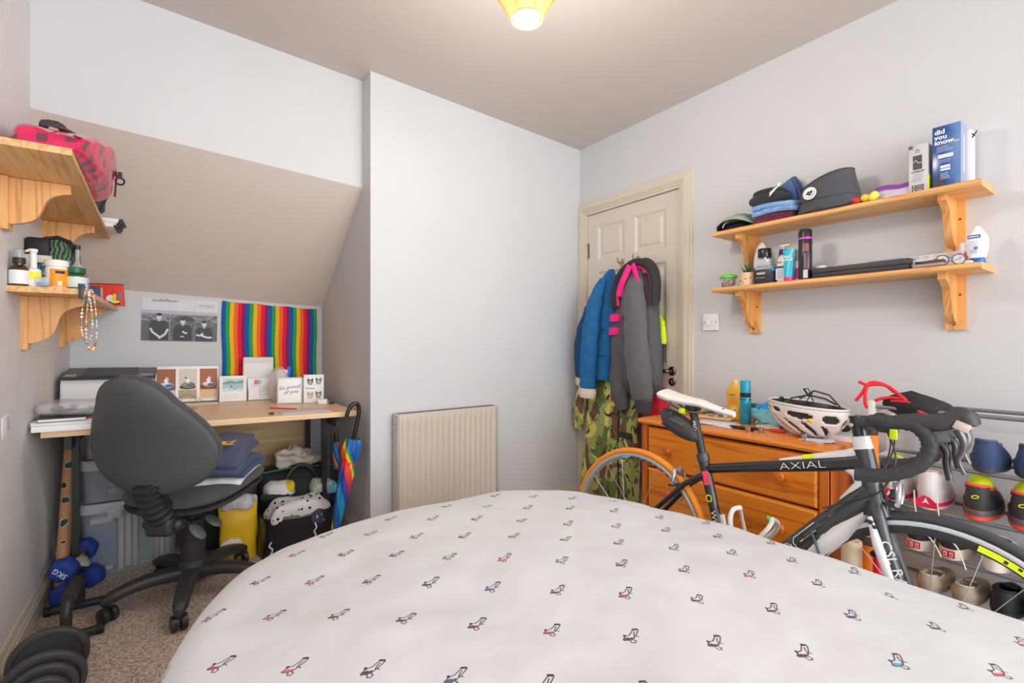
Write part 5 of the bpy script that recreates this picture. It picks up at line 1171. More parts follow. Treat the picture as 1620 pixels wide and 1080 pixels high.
t = on('kraft_box', 'brown card box at the back corner of the drawers', 'box', 2.235, 1.475, .05); slab('box', t, (.10, .10, .038), M((206, 160, 108), rough=.7), .002, (0, 0, .0195)); slab('lid', t, (.104, .104, .012), M((214, 170, 118), rough=.7), .002, (0, 0, .045))
for k, (y_, r_) in enumerate(((1.115, 1.9), (1.10, 1.5))):
    t = on('marker_pen', ('black marker pen lying on the papers edge', 'black marker pen lying nearer the steel cups')[k], 'pen', 2.03 - .025 * k, y_ + .01 * k, r_, .0); b = MB(); b.cyl((-.05, 0, .006), (.03, 0, .006), .0058, n=12); b.build('barrel', M((34, 34, 38), rough=.3), t); b = MB(); b.cyl((.03, 0, .006), (.06, 0, .006), .0062, .0050, n=12); b.build('cap', BLK, t)
t = on('photo_cards', 'fan of small printed cards near the corner of the drawers', 'cards', 1.995, .825, .2)
for k, c_ in enumerate(((226, 224, 228), (150, 140, 190), (232, 230, 232), (206, 214, 226))): slab('card', t, (.055, .085, .0012), M(c_), .0003, (.003 * k, -.008 * k, .001 + .0015 * k), Euler((0, 0, .22 * k - .3)))
t = on('paperback_book', 'white covered book lying behind the bicycle stem', 'book', 2.13, .775, .1); slab('pages', t, (.12, .10, .016), M((226, 220, 212)), .001, (0, 0, .010)); slab('cover', t, (.123, .104, .002), M((230, 230, 234)), .0006, (0, 0, .019)); slab('cover', t, (.123, .104, .002), M((206, 206, 212)), .0006, (0, 0, .001))
t = on('sunglasses', 'dark tangled sunglasses on the white book', 'glasses', 2.19, .765, .3, .021)
for s in (-1, 1): b = MB(); b.ell((0, s * .026, .014), (.003, .022, .015), 18, 10); b.build('lens', M((40, 40, 44), rough=.1), t); b = MB(); b.tube([(0, s * .048, .02), (.03, s * .045, .024), (.07, s * .03, .01)], .002, 6); b.build('temple', M((70, 70, 74), rough=.3), t)

# ------------------------------------------------------------------ cycling helmet
t = on('cycling_helmet', 'white cycling helmet with dark vents and straps', 'helmet', 2.075, .885, .0, .004)
HW = M((222, 214, 210), rough=.25, coat=.4); HD = M((44, 44, 48), rough=.6)
RX, RY, RZ = .098, .140, .118          # half width (x), half length (y), height; lying upside down: rim up, crown on the drawers
def shell(th, ph, k=1.0):
    """th around, ph from crown (0) to rim (pi/2)"""
    s_ = math.sin(ph) ** .85; z = RZ * (1 - math.cos(ph) ** 1.1 if math.cos(ph) > 0 else 1.0)
    return Vector((RX * s_ * math.cos(th) * k, RY * s_ * math.sin(th) * k * (1.0 if math.sin(th) > 0 else 1.04), z + .0 + .010 * math.sin(th) * s_))
b = MB(); rings = []
for j in range(13):
    ph = .05 + (PI / 2 - .05) * j / 12; rings.append([shell(2 * PI * i / 40, ph, .93) + Vector((0, 0, .006)) for i in range(40)])
b.loft(rings, True, False); b.build('liner', HD, t, smooth=60, solid=.012)
# white ribs with long tear-shaped vents left open between them
vents = []
for (th0, dth, p0, p1) in [(PI + a, .11, p0, p1) for a, p0, p1 in ((-1.25, .60, 1.16), (-.88, .46, 1.18), (-.48, .40, 1.16), (-.02, .42, 1.12), (.46, .46, 1.10), (.95, .52, 1.02))] + [(PI - 1.05, .20, 1.26, 1.46), (PI - .60, .18, 1.28, 1.47), (PI + .10, .34, 1.18, 1.44), (PI + .92, .26, 1.10, 1.42)] + [(a, .2, .5, 1.2) for a in (-1.0, -.5, 0, .5, 1.0)] + [(PI / 2, .2, .6, 1.3), (-PI / 2, .2, .6, 1.3)]: vents.append((th0, dth, p0, p1))
NT, NP = 132, 36
def in_vent(th, ph):
    for (t0, dt, p0, p1) in vents:
        d = (th - t0 + (.95 if p1 < 1.2 else .25) * (ph - (p0 + p1) / 2) + PI) % (2 * PI) - PI
        if p0 < ph < p1:
            w_ = dt * math.sqrt(max(0, 1 - ((2 * ph - p0 - p1) / (p1 - p0)) ** 2)) ** .8
            if abs(d) < w_: return True
    return False
vid = {}; vs = []; fs = []
def gv(i, j):
    k = (i % NT, j)
    if k not in vid: vid[k] = len(vs); vs.append(shell(2 * PI * (i % NT) / NT, .04 + (PI / 2 + .02 - .04) * j / NP))
    return vid[k]
for j in range(NP):
    for i in range(NT):
        if in_vent(2 * PI * (i + .5) / NT, .04 + (PI / 2 - .02) * (j + .5) / NP): continue
        fs.append((gv(i, j), gv(i + 1, j), gv(i + 1, j + 1), gv(i, j + 1)))
b = MB(); b.add(vs, fs); b.build('outer_shell', HW, t, smooth=60, solid=.010)
b = MB(); b.tube([shell(2 * PI * i / 40, PI / 2) + Vector((0, 0, .006)) for i in range(40)], .006, 8, closed=True); b.build('rim', M((206, 200, 196), rough=.4), t)
for pts in ([(-.09, .06, .118), (-.06, .03, .15), (-.03, -.02, .165), (.02, -.06, .15), (.07, -.08, .125)], [(-.08, -.07, .118), (-.05, -.04, .16), (0, -.02, .178), (.05, .0, .165), (.085, .04, .12)], [(-.06, .0, .15), (-.05, -.05, .185), (-.02, -.09, .17), (.0, -.12, .125)], [(-.085, -.03, .12), (-.06, .02, .14), (-.02, .07, .14), (.02, .11, .125)], [(-.03, -.03, .165), (-.03, -.02, .19), (.0, .01, .185), (.03, .0, .15)]):
    b = MB(); sm = []
    for i in range(len(pts) - 1):
        for q in range(4): sm.append(Vector(pts[i]).lerp(Vector(pts[i + 1]), q / 4))
    sm.append(Vector(pts[-1])); b.tube(sm, .0035, 6, flat=.45); b.build('strap', M((52, 52, 58), rough=.7), t)
b = MB(); b.rbox((-.05, .075, .135), (.02, .014, .034), .004, 2, Euler((.2, .1, 0))); b.build('buckle', M((34, 30, 30), rough=.4), t)
b = MB(); b.rbox((.0, -.05, .115), (.10, .05, .02), .008, 2, Euler((.2, 0, 0))); b.build('cradle', HD, t)
b = MB(); b.ell((-.099, -.055, .075), (.004, .010, .008), 12, 6); b.build('sticker', M((226, 206, 40)), t)
# ================================================================== road bicycle leaning toward the drawers
bike = thing('road_bicycle', 'black and white road bicycle with orange rear tyre leaning by the drawers', 'bicycle', (1.472, 0, 0), (0, math.radians(6.5), 0))
FB = M((50, 50, 54), rough=.3, coat=.4); FK = M((30, 30, 32), rough=.3, coat=.4); FW = M((214, 210, 210), rough=.3, coat=.4); RUB = M((56, 56, 58), rough=.7, bump=.2, bs=300)
ALU = M((190, 192, 196), rough=.25, metal=.9, k=1.0); BTAPE = M((44, 44, 46), rough=.6, bump=.2, bs=500)
RA, FA, BBk = (1.285, .336), (.365, .336), (.865, .275)
def wheel(name, yc, tyre_mat, rim_mat, deep, nsp, part_label=None):
    b = MB(); b.torus(.3235, .0125, 72, 12, (0, yc, .336), 'x', flat=1.0); w_ = b.build(name, tyre_mat, bike, smooth=60)
    if part_label: w_['label'] = part_label
    b = MB(); n = 72; rings = []
    for i in range(n):
        a = 2 * PI * i / n; u = Vector((0, math.cos(a), math.sin(a))); c = Vector((0, yc, .336))
        rings.append([c + u * .315 + Vector((-.0105, 0, 0)), c + u * .315 + Vector((.0105, 0, 0)), c + u * (.315 - deep * .55) + Vector((.0095, 0, 0)), c + u * (.315 - deep) + Vector((.003, 0, 0)), c + u * (.315 - deep) + Vector((-.003, 0, 0)), c + u * (.315 - deep * .55) + Vector((-.0095, 0, 0))])
    b.loft(rings, closed=True); rm = b.build('rim', rim_mat, w_, smooth=30)
    b = MB()
    for s in (-1, 1): b.torus(.3065, .0035, 72, 6, (s * .0088, yc, .336), 'x', flat=1.9)
    b.build('brake_track', M((206, 206, 208), rough=.3, metal=.5, k=1.0), w_, smooth=60)
    b = MB(); b.lathe([(0, -.045), (.012, -.045), (.014, -.035), (.020, -.034), (.020, -.028), (.010, -.024), (.010, .024), (.020, .028), (.020, .034), (.014, .035), (.012, .045), (0, .045)], 18, (0, yc, .336), Euler((0, PI / 2, 0))); b.build('hub', M((60, 60, 64), rough=.3, metal=.6), w_)
    for k in range(nsp):
        a = 2 * PI * k / nsp; s = 1 if k % 2 else -1; a2 = a + (.9 if (k // 2) % 2 else -.9)
        b = MB(); b.cyl((s * .03, yc + .018 * math.cos(a2), .336 + .018 * math.sin(a2)), (s * .001, yc + (.316 - deep) * math.cos(a), .336 + (.316 - deep) * math.sin(a)), .0011, n=5, caps=False); b.build('spoke', M((196, 196, 198), rough=.3, metal=.7, k=1.0), w_, smooth=60)
    b = MB(); a = 2.4; b.cyl((0, yc + .30 * math.cos(a), .336 + .30 * math.sin(a)), (0, yc + .26 * math.cos(a), .336 + .26 * math.sin(a)), .003, n=8); b.build('inner_tube_valve', ALU, w_)
    return w_
rw = wheel('rear_wheel', RA[0], M((240, 138, 36), rough=.6), M((150, 148, 146), rough=.4, metal=.3), .022, 20, 'wheel with a plain orange tyre')
fw = wheel('front_wheel', FA[0], RUB, M((48, 48, 50), rough=.4), .036, 20, 'wheel with a black tyre and silver rim')
# yellow lettering running along the front rim, blue mark on the rear rim
def rim_mark(w_, yc, a0, a1, r0, r1, col, name='rim_print', x=-.0108):
    b = MB(); b.grid(lambda u, v: (x, yc + (r0 + (r1 - r0) * v) * math.cos(a0 + (a1 - a0) * u), .336 + (r0 + (r1 - r0) * v) * math.sin(a0 + (a1 - a0) * u)), max(2, int(abs(a1 - a0) * 24)), 1); b.build(name, M(col, rough=.4), w_, smooth=0, fixn=False)
for (a0, a1) in ((1.84, 2.14), (2.20, 2.26), (2.31, 2.40), (2.43, 2.58), (2.62, 2.80)): rim_mark(fw, FA[0], a0, a1, .284, .298, (214, 226, 20), x=-.0120)
for k in range(9): rim_mark(fw, FA[0], 2.0 + .085 * k, 2.025 + .085 * k, .286 + .004 * (k % 3), .294 + .002 * (k % 2), (40, 42, 44), x=-.0124)
for k in range(7): rim_mark(rw, RA[0], 1.25 - .10 * k + 1.0, 1.30 - .10 * k + 1.0, .294, .301, (60, 60, 64))
rim_mark(rw, RA[0], 1.30, 1.42, .294, .302, (90, 170, 200)); rim_mark(rw, RA[0], 1.44, 1.60, .294, .302, (60, 60, 64))
def tubeyz(name, pts, r, mat, n=14, flat=1.0, par=bike, x=0.0): 
    b = MB(); b.tube([(x, y, z) for y, z in pts], r, n, flat=flat, up=None); return b.build(name, mat, par, smooth=60)
ST, SB = (.998, .668), BBk; HT, HBt = (.520, .808), (.487, .668)
tt = tubeyz('top_tube', [(1.0, .652), (.85, .690), (.70, .726), (.56, .762), (.515, .775)], [.016, .017, .019, .022, .024], FK)
dt = tubeyz('down_tube', [(.492, .700), (.53, .655), (.65, .522), (.78, .370), BBk], [.030, .033, .033, .031, .030], FB)
tubeyz('down_tube_underside', [(.505, .640), (.56, .573), (.65, .470), (.78, .320), (.85, .255)], [.012, .026, .029, .027, .020], FW, par=dt, x=-.010)
sb = tubeyz('seat_tube', [BBk, (.91, .41), (.955, .545), (.99, .650), (1.004, .690)], [.021, .018, .017, .019, .0185], FK)
ht = tubeyz('head_tube', [HT, (.505, .75), HBt], [.024, .023, .029], FB)
tubeyz('headset_spacer', [(.528, .842), (.520, .808)], [.021, .024], FW, par=ht)
tubeyz('top_tube_stripe', [(.74, .7335), (.64, .763), (.56, .785), (.522, .80)], [.006, .011, .015, .018], FW, par=tt)
tubeyz('lime_mark', [(.672, .7545), (.640, .763)], [.0100, .0110], M((214, 222, 20)), par=tt)
b = MB(); b.tube([(0, .565, .752), (0, .535, .742), (0, .518, .715), (0, .535, .690), (0, .565, .655)], [.010, .016, .019, .016, .010], 12, flat=1.0); b.build('head_gusset', FW, ht, smooth=60)
for s in (-1, 1):
    b = MB(); b.tube([(s * .008, .985, .640), (s * .020, 1.06, .585), (s * .036, 1.17, .462), (s * .05, RA[0], RA[1])], [.011, .010, .009, .008], 10); b.build('seat_stay', FK, bike, smooth=60)
    b = MB(); b.tube([(s * .02, BBk[0] + .03, BBk[1]), (s * .04, 1.05, .295), (s * .055, RA[0], RA[1])], [.012, .011, .009], 10); b.build('chain_stay', FK, bike, smooth=60)
    b = MB(); b.tube([(s * .018, .487, .668), (s * .032, .478, .640), (s * .040, .452, .56), (s * .044, .41, .44), (s * .048, FA[0], FA[1])], [.019, .019, .0165, .013, .009], 12); fk = b.build('fork_blade', FB, bike, smooth=60)
    b = MB(); b.tube([(s * .046, .492, .640), (s * .050, .472, .575), (s * .052, .435, .470), (s * .054, .40, .39)], [.006, .0125, .0115, .008], 10); b.build('white_flash', FW, fk, smooth=60)
tubeyz('fork_crown', [(.487, .672), (.482, .640)], [.030, .034], FB)
# lettering on the near side of the frame
def side_text(s_, size, mat, par, p0, p1, off, x, **kw):
    d = Vector((0, p1[0] - p0[0], p1[1] - p0[1])).normalized(); up_ = Vector((1, 0, 0)).cross(d); 
    if up_.z < 0: up_ = -up_
    n = Vector((-1, 0, 0)); R = Matrix((d, up_, n)).transposed()
    m_ = Vector((x, (p0[0] + p1[0]) / 2, (p0[1] + p1[1]) / 2)) + up_ * off
    return text(s_, size, mat, par, m_, R, **kw)
WHT = M((228, 228, 228), rough=.4)
side_text('AXIAL', .030, WHT, tt, (.735, .716), (.600, .752), -.001, -.0215, sx=1.6, bold=-.0007)
side_text('CSL RACE', .030, WHT, bike, (.478, .600), (.405, .430), .013, -.0605, sx=1.15)
side_text('WLS', .026, WHT, sb, (.955, .560), (.915, .43), .0, -.0195, sx=1.1)
decal(sb, 'emblem', (-.0185, .960, .560), (0, .32, .95), (0, .95, -.32), [('e', 0, 0, .013, .012, (206, 216, 30)), ('e', 0, 0, .0085, .008, (40, 40, 42))], eps=.0006)
decal(sb, 'pink_band', (-.0192, .975, .628), (0, .30, .95), (0, .95, -.30), [('r', -.025, -.012, .022, .012, (226, 70, 96))], eps=.0006)
decal(bike, 'fork_emblem', (-.0592, .489, .628), (0, -1, 0), (0, 0, 1), [('e', 0, 0, .006, .006, (40, 40, 44)), ('e', .012, .006, .005, .005, (40, 40, 44)), ('e', .010, -.010, .005, .005, (40, 40, 44)), ('l', [(0, 0), (.012, .006)], .003, (40, 40, 44)), ('l', [(0, 0), (.010, -.010)], .003, (40, 40, 44))], eps=.0006)
# big outline letters on the down tube, drawn as strokes along it
dd = Vector((0, .495 - .865, .70 - .275)).normalized(); du = Vector((0, dd.z, -dd.y)) * -1.0
if du.z < 0: du = -du
def stroke(pts):
    b = MB(); P = []
    for (a, c_) in pts:
        p = Vector((0, .865, .275)) + dd * a + du * c_; P.append((-.0345 + 8 * c_ * c_ * .9, p.y, p.z))
    b.tube(P, .0012, 5); b.build('outline_letter', WHT, dt)
def rrect(a0, a1, h, open_=None):
    r = .010; pts = [(a0 + r, -h), (a1 - r, -h), (a1, -h + r), (a1, h - r), (a1 - r, h), (a0 + r, h), (a0, h - r), (a0, -h + r), (a0 + r, -h)]; return pts
stroke(rrect(.10, .185, .018)); stroke(rrect(.205, .29, .018)); stroke([(.39, -.018), (.31, -.018), (.30, -.008), (.30, .008), (.31, .018), (.39, .018)]); stroke([(.32, 0), (.38, 0)])
# stem, headset, bars
b = MB(); b.cyl((0, .528, .842), (0, .540, .892), .0175, n=16); b.build('steerer_spacer', FK, bike)
b = MB(); b.tube([(0, .538, .882), (0, .51, .886), (0, .480, .893)], [.019, .0165, .018], 14); stm = b.build('stem', M((52, 52, 56), rough=.35), bike, smooth=60)
b = MB(); b.cyl((-.024, .482, .893), (.024, .482, .893), .021, n=18); b.build('bar_clamp', M((52, 52, 56), rough=.35), stm); b = MB(); b.lathe([(0, 0), (.017, 0), (.016, .006), (0, .007)], 16, (0, .5405, .892), Euler((-.2, 0, 0))); b.build('top_cap', FK, stm)
for s in (-1, 1): b = MB(); b.cyl((s * .026, .545, .872), (s * .018, .545, .872), .005, n=8); b.build('bolt', ALU, stm)
def smoothp(pts, k=5):
    out = []; P = [Vector(p) for p in pts]; n = len(P)
    for i in range(n - 1):
        p0, p1, p2, p3 = P[max(i - 1, 0)], P[i], P[i + 1], P[min(i + 2, n - 1)]
        for q in range(k):
            t_ = q / k; out.append(.5 * ((2 * p1) + (p2 - p0) * t_ + (2 * p0 - 5 * p1 + 4 * p2 - p3) * t_ ** 2 + (3 * p1 - p0 - 3 * p2 + p3) * t_ ** 3))
    out.append(P[-1]); return out
for s in (-1, 1):
    bar = smoothp([(s * .02, .440, .893), (s * .11, .440, .893), (s * .165, .437, .893), (s * .188, .415, .893), (s * .190, .385, .896), (s * .191, .352, .892), (s * .192, .330, .868), (s * .193, .327, .838), (s * .194, .345, .803), (s * .195, .386, .776), (s * .196, .425, .764), (s * .196, .458, .760)], 6)
    b = MB(); rs = [.0135 + (.0016 if i % 3 == 0 else 0) + (.002 if i > 14 else 0) for i in range(len(bar))]; b.tube(bar, rs, 14); hb = b.build('handlebar', BTAPE, bike, smooth=40)
    b = MB(); b.lathe([(0, 0), (.0165, 0), (.0165, .004), (0, .005)], 14, (s * .196, .458, .760), Euler((-PI / 2, 0, 0))); b.build('bar_plug', FK, hb)
    hd = smoothp([(s * .191, .385, .900), (s * .191, .350, .906), (s * .191, .318, .904), (s * .191, .296, .912), (s * .190, .278, .926), (s * .190, .268, .918), (s * .190, .264, .902)], 4)
    n = len(hd); b = MB(); b.tube(hd, [(.015, .018, .019, .019, .0195, .017, .010)[min(6, int(i / (n - 1) * 6))] for i in range(n)], 14, flat=.82); h_ = b.build('brake_hood', M((50, 50, 52), rough=.55), hb, smooth=60)
    b = MB(); b.rbox((s * .190 - .0155 * 1, .274, .902), (.006, .028, .020), .003, 2, Euler((.4, 0, 0))); b.build('hood_badge', M((196, 180, 170), rough=.2, metal=.6), h_)
    lv = smoothp([(s * .188, .282, .895), (s * .186, .272, .872), (s * .184, .272, .850), (s * .184, .279, .826), (s * .184, .268, .798)], 5); b = MB(); b.tube(lv, [.009 - .005 * i / (len(lv) - 1) for i in range(len(lv))], 8, flat=1.6); b.build('brake_lever', M((96, 96, 100), rough=.3, metal=.4), hb, smooth=60)
    lv = smoothp([(s * .180, .318, .868), (s * .178, .300, .845), (s * .178, .298, .815), (s * .178, .292, .780)], 5); b = MB(); b.tube(lv, [.010 - .004 * i / (len(lv) - 1) for i in range(len(lv))], 8, flat=1.3); b.build('shift_lever', FK, hb, smooth=60)
    b = MB(); b.rbox((s * .186, .316, .872), (.022, .045, .030), .006, 2, Euler((-.3, 0, 0))); b.build('shift_body', M((84, 84, 88), rough=.3, metal=.4), hb)
    cb = smoothp([(s * .03, .432, .885), (s * .035, .415, .84), (s * .02, .425, .78), (0, .45, .72), (0, .448, .695)], 5); b = MB(); b.tube(cb, .0022, 6); b.build('brake_cable' if s < 0 else 'gear_cable', M((48, 46, 46), rough=.4), bike, smooth=60)
cb = smoothp([(-.03, .43, .88), (-.06, .40, .80), (-.05, .43, .71), (-.034, .50, .665), (-.03, .56, .63)], 6); b = MB(); b.tube(cb, .0024, 6); b.build('gear_cable', M((40, 40, 42), rough=.4), bike, smooth=60)
slab('bike_computer', bike, (.038, .045, .018), M((34, 34, 36), rough=.4), .006, (-.055, .420, .872)); slab('lime_tag', bike, (.012, .016, .026), M((206, 222, 20), rough=.4), .002, (-.075, .405, .862))
b = MB(); b.lathe([(0, 0), (.010, 0), (.013, .006), (.009, .014), (.009, .024), (0, .026)], 14, (0, .447, .690)); b.build('cable_adjuster', M((70, 70, 74), rough=.3, metal=.6), bike)
# brakes
def caliper(y, z, fwd):
    b = MB(); b.lathe([(0, 0), (.013, 0), (.013, .012), (.008, .02), (0, .021)], 14, (0, y, z), Euler((PI / 2 * fwd, 0, 0))); c = b.build('brake_caliper', M((150, 152, 156), rough=.25, metal=.8), bike)
    yy = y - fwd * .014
    for s in (-1, 1):
        b = MB(); b.tube([(s * .004, yy, z + .012), (s * .026, yy, z + .004), (s * .034, yy - .002, z - .024), (s * .028, yy, z - .045)], [.007, .0075, .007, .006], 8); b.build('brake_arm', M((176, 178, 182), rough=.25, metal=.8), c, smooth=60)
        b = MB(); b.rbox((s * .019, yy + .004, z - .048), (.010, .046, .011), .003, 2, Euler((.25 * fwd, 0, 0))); b.build('brake_pad', M((50, 50, 52), rough=.5), c)
        b = MB(); b.cyl((s * .036, yy, z - .040), (s * .042, yy, z - .040), .005, n=8); b.build('bolt', ALU, c)
caliper(.452, .722, 1); caliper(1.085, .620, -1)
# clip-on front mudguard behind the fork and its stays
b = MB(); a0, a1 = .60, 1.12
b.grid(lambda u, v: (-.015 + .03 * v, FA[0] + (.342 + .010 * (1 - (2 * v - 1) ** 2)) * math.cos(a0 + (a1 - a0) * u), .336 + (.342 + .010 * (1 - (2 * v - 1) ** 2)) * math.sin(a0 + (a1 - a0) * u)), 18, 6); mg = b.build('mudguard', M((60, 62, 64), rough=.45), bike, smooth=60, solid=.002)
b = MB(); a = .70; b.cyl((-.018, FA[0] + .345 * math.cos(a), .336 + .345 * math.sin(a)), (-.03, FA[0] + .24 * math.cos(a - .25), .336 + .24 * math.sin(a - .25)), .0035, n=8); b.build('guard_stay', M((80, 82, 84), rough=.4), mg)
b = MB(); b.rbox((0, .57, .62), (.03, .05, .02), .004, 2, Euler((-.85, 0, 0))); b.build('guard_clip', M((84, 86, 88), rough=.4), mg)
# seat post, saddle, saddle bag
tubeyz('seat_post', [(1.004, .690), (1.024, .752), (1.062, .865)], .0145, M((40, 40, 42), rough=.3)); tubeyz('seat_clamp', [(1.000, .678), (1.008, .703)], .022, M((76, 76, 80), rough=.3, metal=.5)); side_text('PRO', .018, WHT, bike, (1.048, .835), (1.026, .765), 0, -.0155)
sp_, sw = [], []
b = MB(); rings = []
for j in range(15):
    s_ = j / 14; y = 1.172 - .275 * s_; w_ = .068 * (1 - s_) ** 1.5 * (1 if s_ > .12 else .75 + 2 * s_) + .018 * (1 - .55 * max(0, s_ - .6) * 2); z = .890 + .022 * (1 - s_) ** 2 - .008 * math.sin(PI * s_) - .075 * max(0, s_ - .55)
    rings.append([Vector((w_ * math.cos(2 * PI * i / 20), y, z + (.012 * math.sin(2 * PI * i / 20) if math.sin(2 * PI * i / 20) > 0 else (.030 - .022 * s_) * math.sin(2 * PI * i / 20)) - .35 * abs(w_ * math.cos(2 * PI * i / 20)) ** 1.3 )) for i in range(20)])
b.loft(rings); sd = b.build('saddle', M((216, 210, 206), rough=.4), bike, smooth=60)
b = MB()
for s in (-1, 1): b.tube([(s * .03, 1.14, .868), (s * .022, 1.09, .848), (s * .022, 1.02, .848), (s * .008, .93, .872)], .0035, 8)
b.build('saddle_rails', M((120, 116, 110), rough=.3, metal=.7), sd, smooth=60)
b = MB(); b.rbox((0, 1.058, .862), (.05, .04, .018), .005, 2); b.build('seat_cradle', FK, bike); slab('lime_clip', bike, (.05, .022, .022), M((206, 222, 20), rough=.4), .007, (-.012, 1.085, .848))
text('iMP', .026, M((40, 40, 42)), sd, (-.060, 1.120, .878), Matrix(((.25, .30, -.92), (-.95, .28, -.12), (.22, .9, .37))), shear=.3)
b = MB(); rings = []
for j in range(13):
    s_ = j / 12; c = Vector((0, 1.178 - .155 * s_, .815 - .050 * s_)); h = .020 + .028 * math.sin(PI * min(1, .15 + s_ * .85)) ** .7; w_ = .022 + .014 * math.sin(PI * (.2 + .6 * s_))
    if j in (0, 12): h *= .8; w_ *= .8
    rings.append(sring(c, Vector((1, 0, 0)), Vector((0, .3, .95)), w_, h, 20, .7))
b.loft(rings); bgb = b.build('saddle_bag', M((58, 58, 60), rough=.6, bump=.3, bs=300), bike, smooth=60)
b = MB(); b.rbox((-.037, 1.10, .805), (.006, .065, .010), .003, 2, Euler((.31, 0, 0))); b.build('bag_strap', M((84, 84, 86), rough=.5), bgb); b = MB(); b.tube([(-.034, 1.165, .792), (-.039, 1.12, .772), (-.036, 1.05, .752)], .003, 6); b.build('bag_zip', M((30, 30, 32)), bgb)
for k in range(3): b = MB(); b.rbox((-.0375, 1.125 + .010 * k, .832 - .003 * k), (.004, .004, .018), .001, 1, Euler((.2, 0, 0))); b.build('bag_fin', M((74, 74, 76)), bgb)
# bottle cages, cranks
def cage(o, d, n, name):
    o, d, n = Vector(o), Vector(d).normalized(), Vector(n).normalized(); x = Vector((1, 0, 0)); b = MB()
    for s in (-1, 1):
        b.tube(smoothp([o + d * .01, o + d * .0 + n * .02 + x * s * .02, o + d * .03 + n * .045 + x * s * .036, o + d * .10 + n * .05 + x * s * .037, o + d * .135 + n * .06 + x * s * .022, o + d * .14 + n * .075], 4), .0055, 8, flat=1.4)
    b.tube([o, o + d * .12], .008, 8, flat=1.4); return b.build(name, M((214, 212, 208), rough=.35), bike, smooth=60)
cage((0, .79, .395), dd, du, 'bottle_cage'); b = MB(); b.ell((0, .758, .545), (.010, .016, .007), 12, 6, Euler((.6, 0, 0))); b.build('green_tip', M((90, 190, 60)), bike)
sdv = Vector((0, .127, .392)).normalized(); cage((0, .885, .40), sdv, Vector((0, -.95, .3)), 'bottle_cage')
b = MB(); b.lathe([(.082, 0), (.090, 0), (.090, .004), (.082, .004), (.080, .002)], 40, (.05, BBk[0], BBk[1]), Euler((0, PI / 2, 0))); b.build('chainring', M((70, 70, 72), rough=.4, metal=.6), bike)
for s in (-1, 1): b = MB(); b.tube([(s * .062, BBk[0], BBk[1]), (s * .068, BBk[0] + s * .165, BBk[1] + .02)], [.015, .011], 10); cr = b.build('crank', M((70, 70, 72), rough=.35, metal=.5), bike); b = MB(); b.rbox((s * .098, BBk[0] + s * .165, BBk[1] + .02), (.05, .06, .014), .004, 2); b.build('pedal', FK, cr)
# bars, fork and front wheel turned a little toward the wall
STEER = Matrix.Translation((0, .50, 0)) @ Matrix.Rotation(math.radians(9.5), 4, 'Z') @ Matrix.Translation((0, -.50 + .042, 0))
STEERW = Matrix.Translation((0, .48, 0)) @ Matrix.Rotation(math.radians(9.5), 4, 'Z') @ Matrix.Translation((0, -.48, 0))
for c in bike.children:
    nm = c.name.split('.')[0]
    if nm == 'stem': c.matrix_local = STEER @ Matrix.Translation((0, -.042, 0))
    elif nm in ('handlebar', 'bike_computer', 'lime_tag', 'brake_cable', 'gear_cable'): c.matrix_local = STEER
    elif nm in ('front_wheel', 'fork_blade', 'fork_crown', 'mudguard', 'fork_emblem') or (nm in ('brake_caliper', 'lettering') and min((v.co.y for v in c.data.vertices)) < .47): c.matrix_local = STEERW
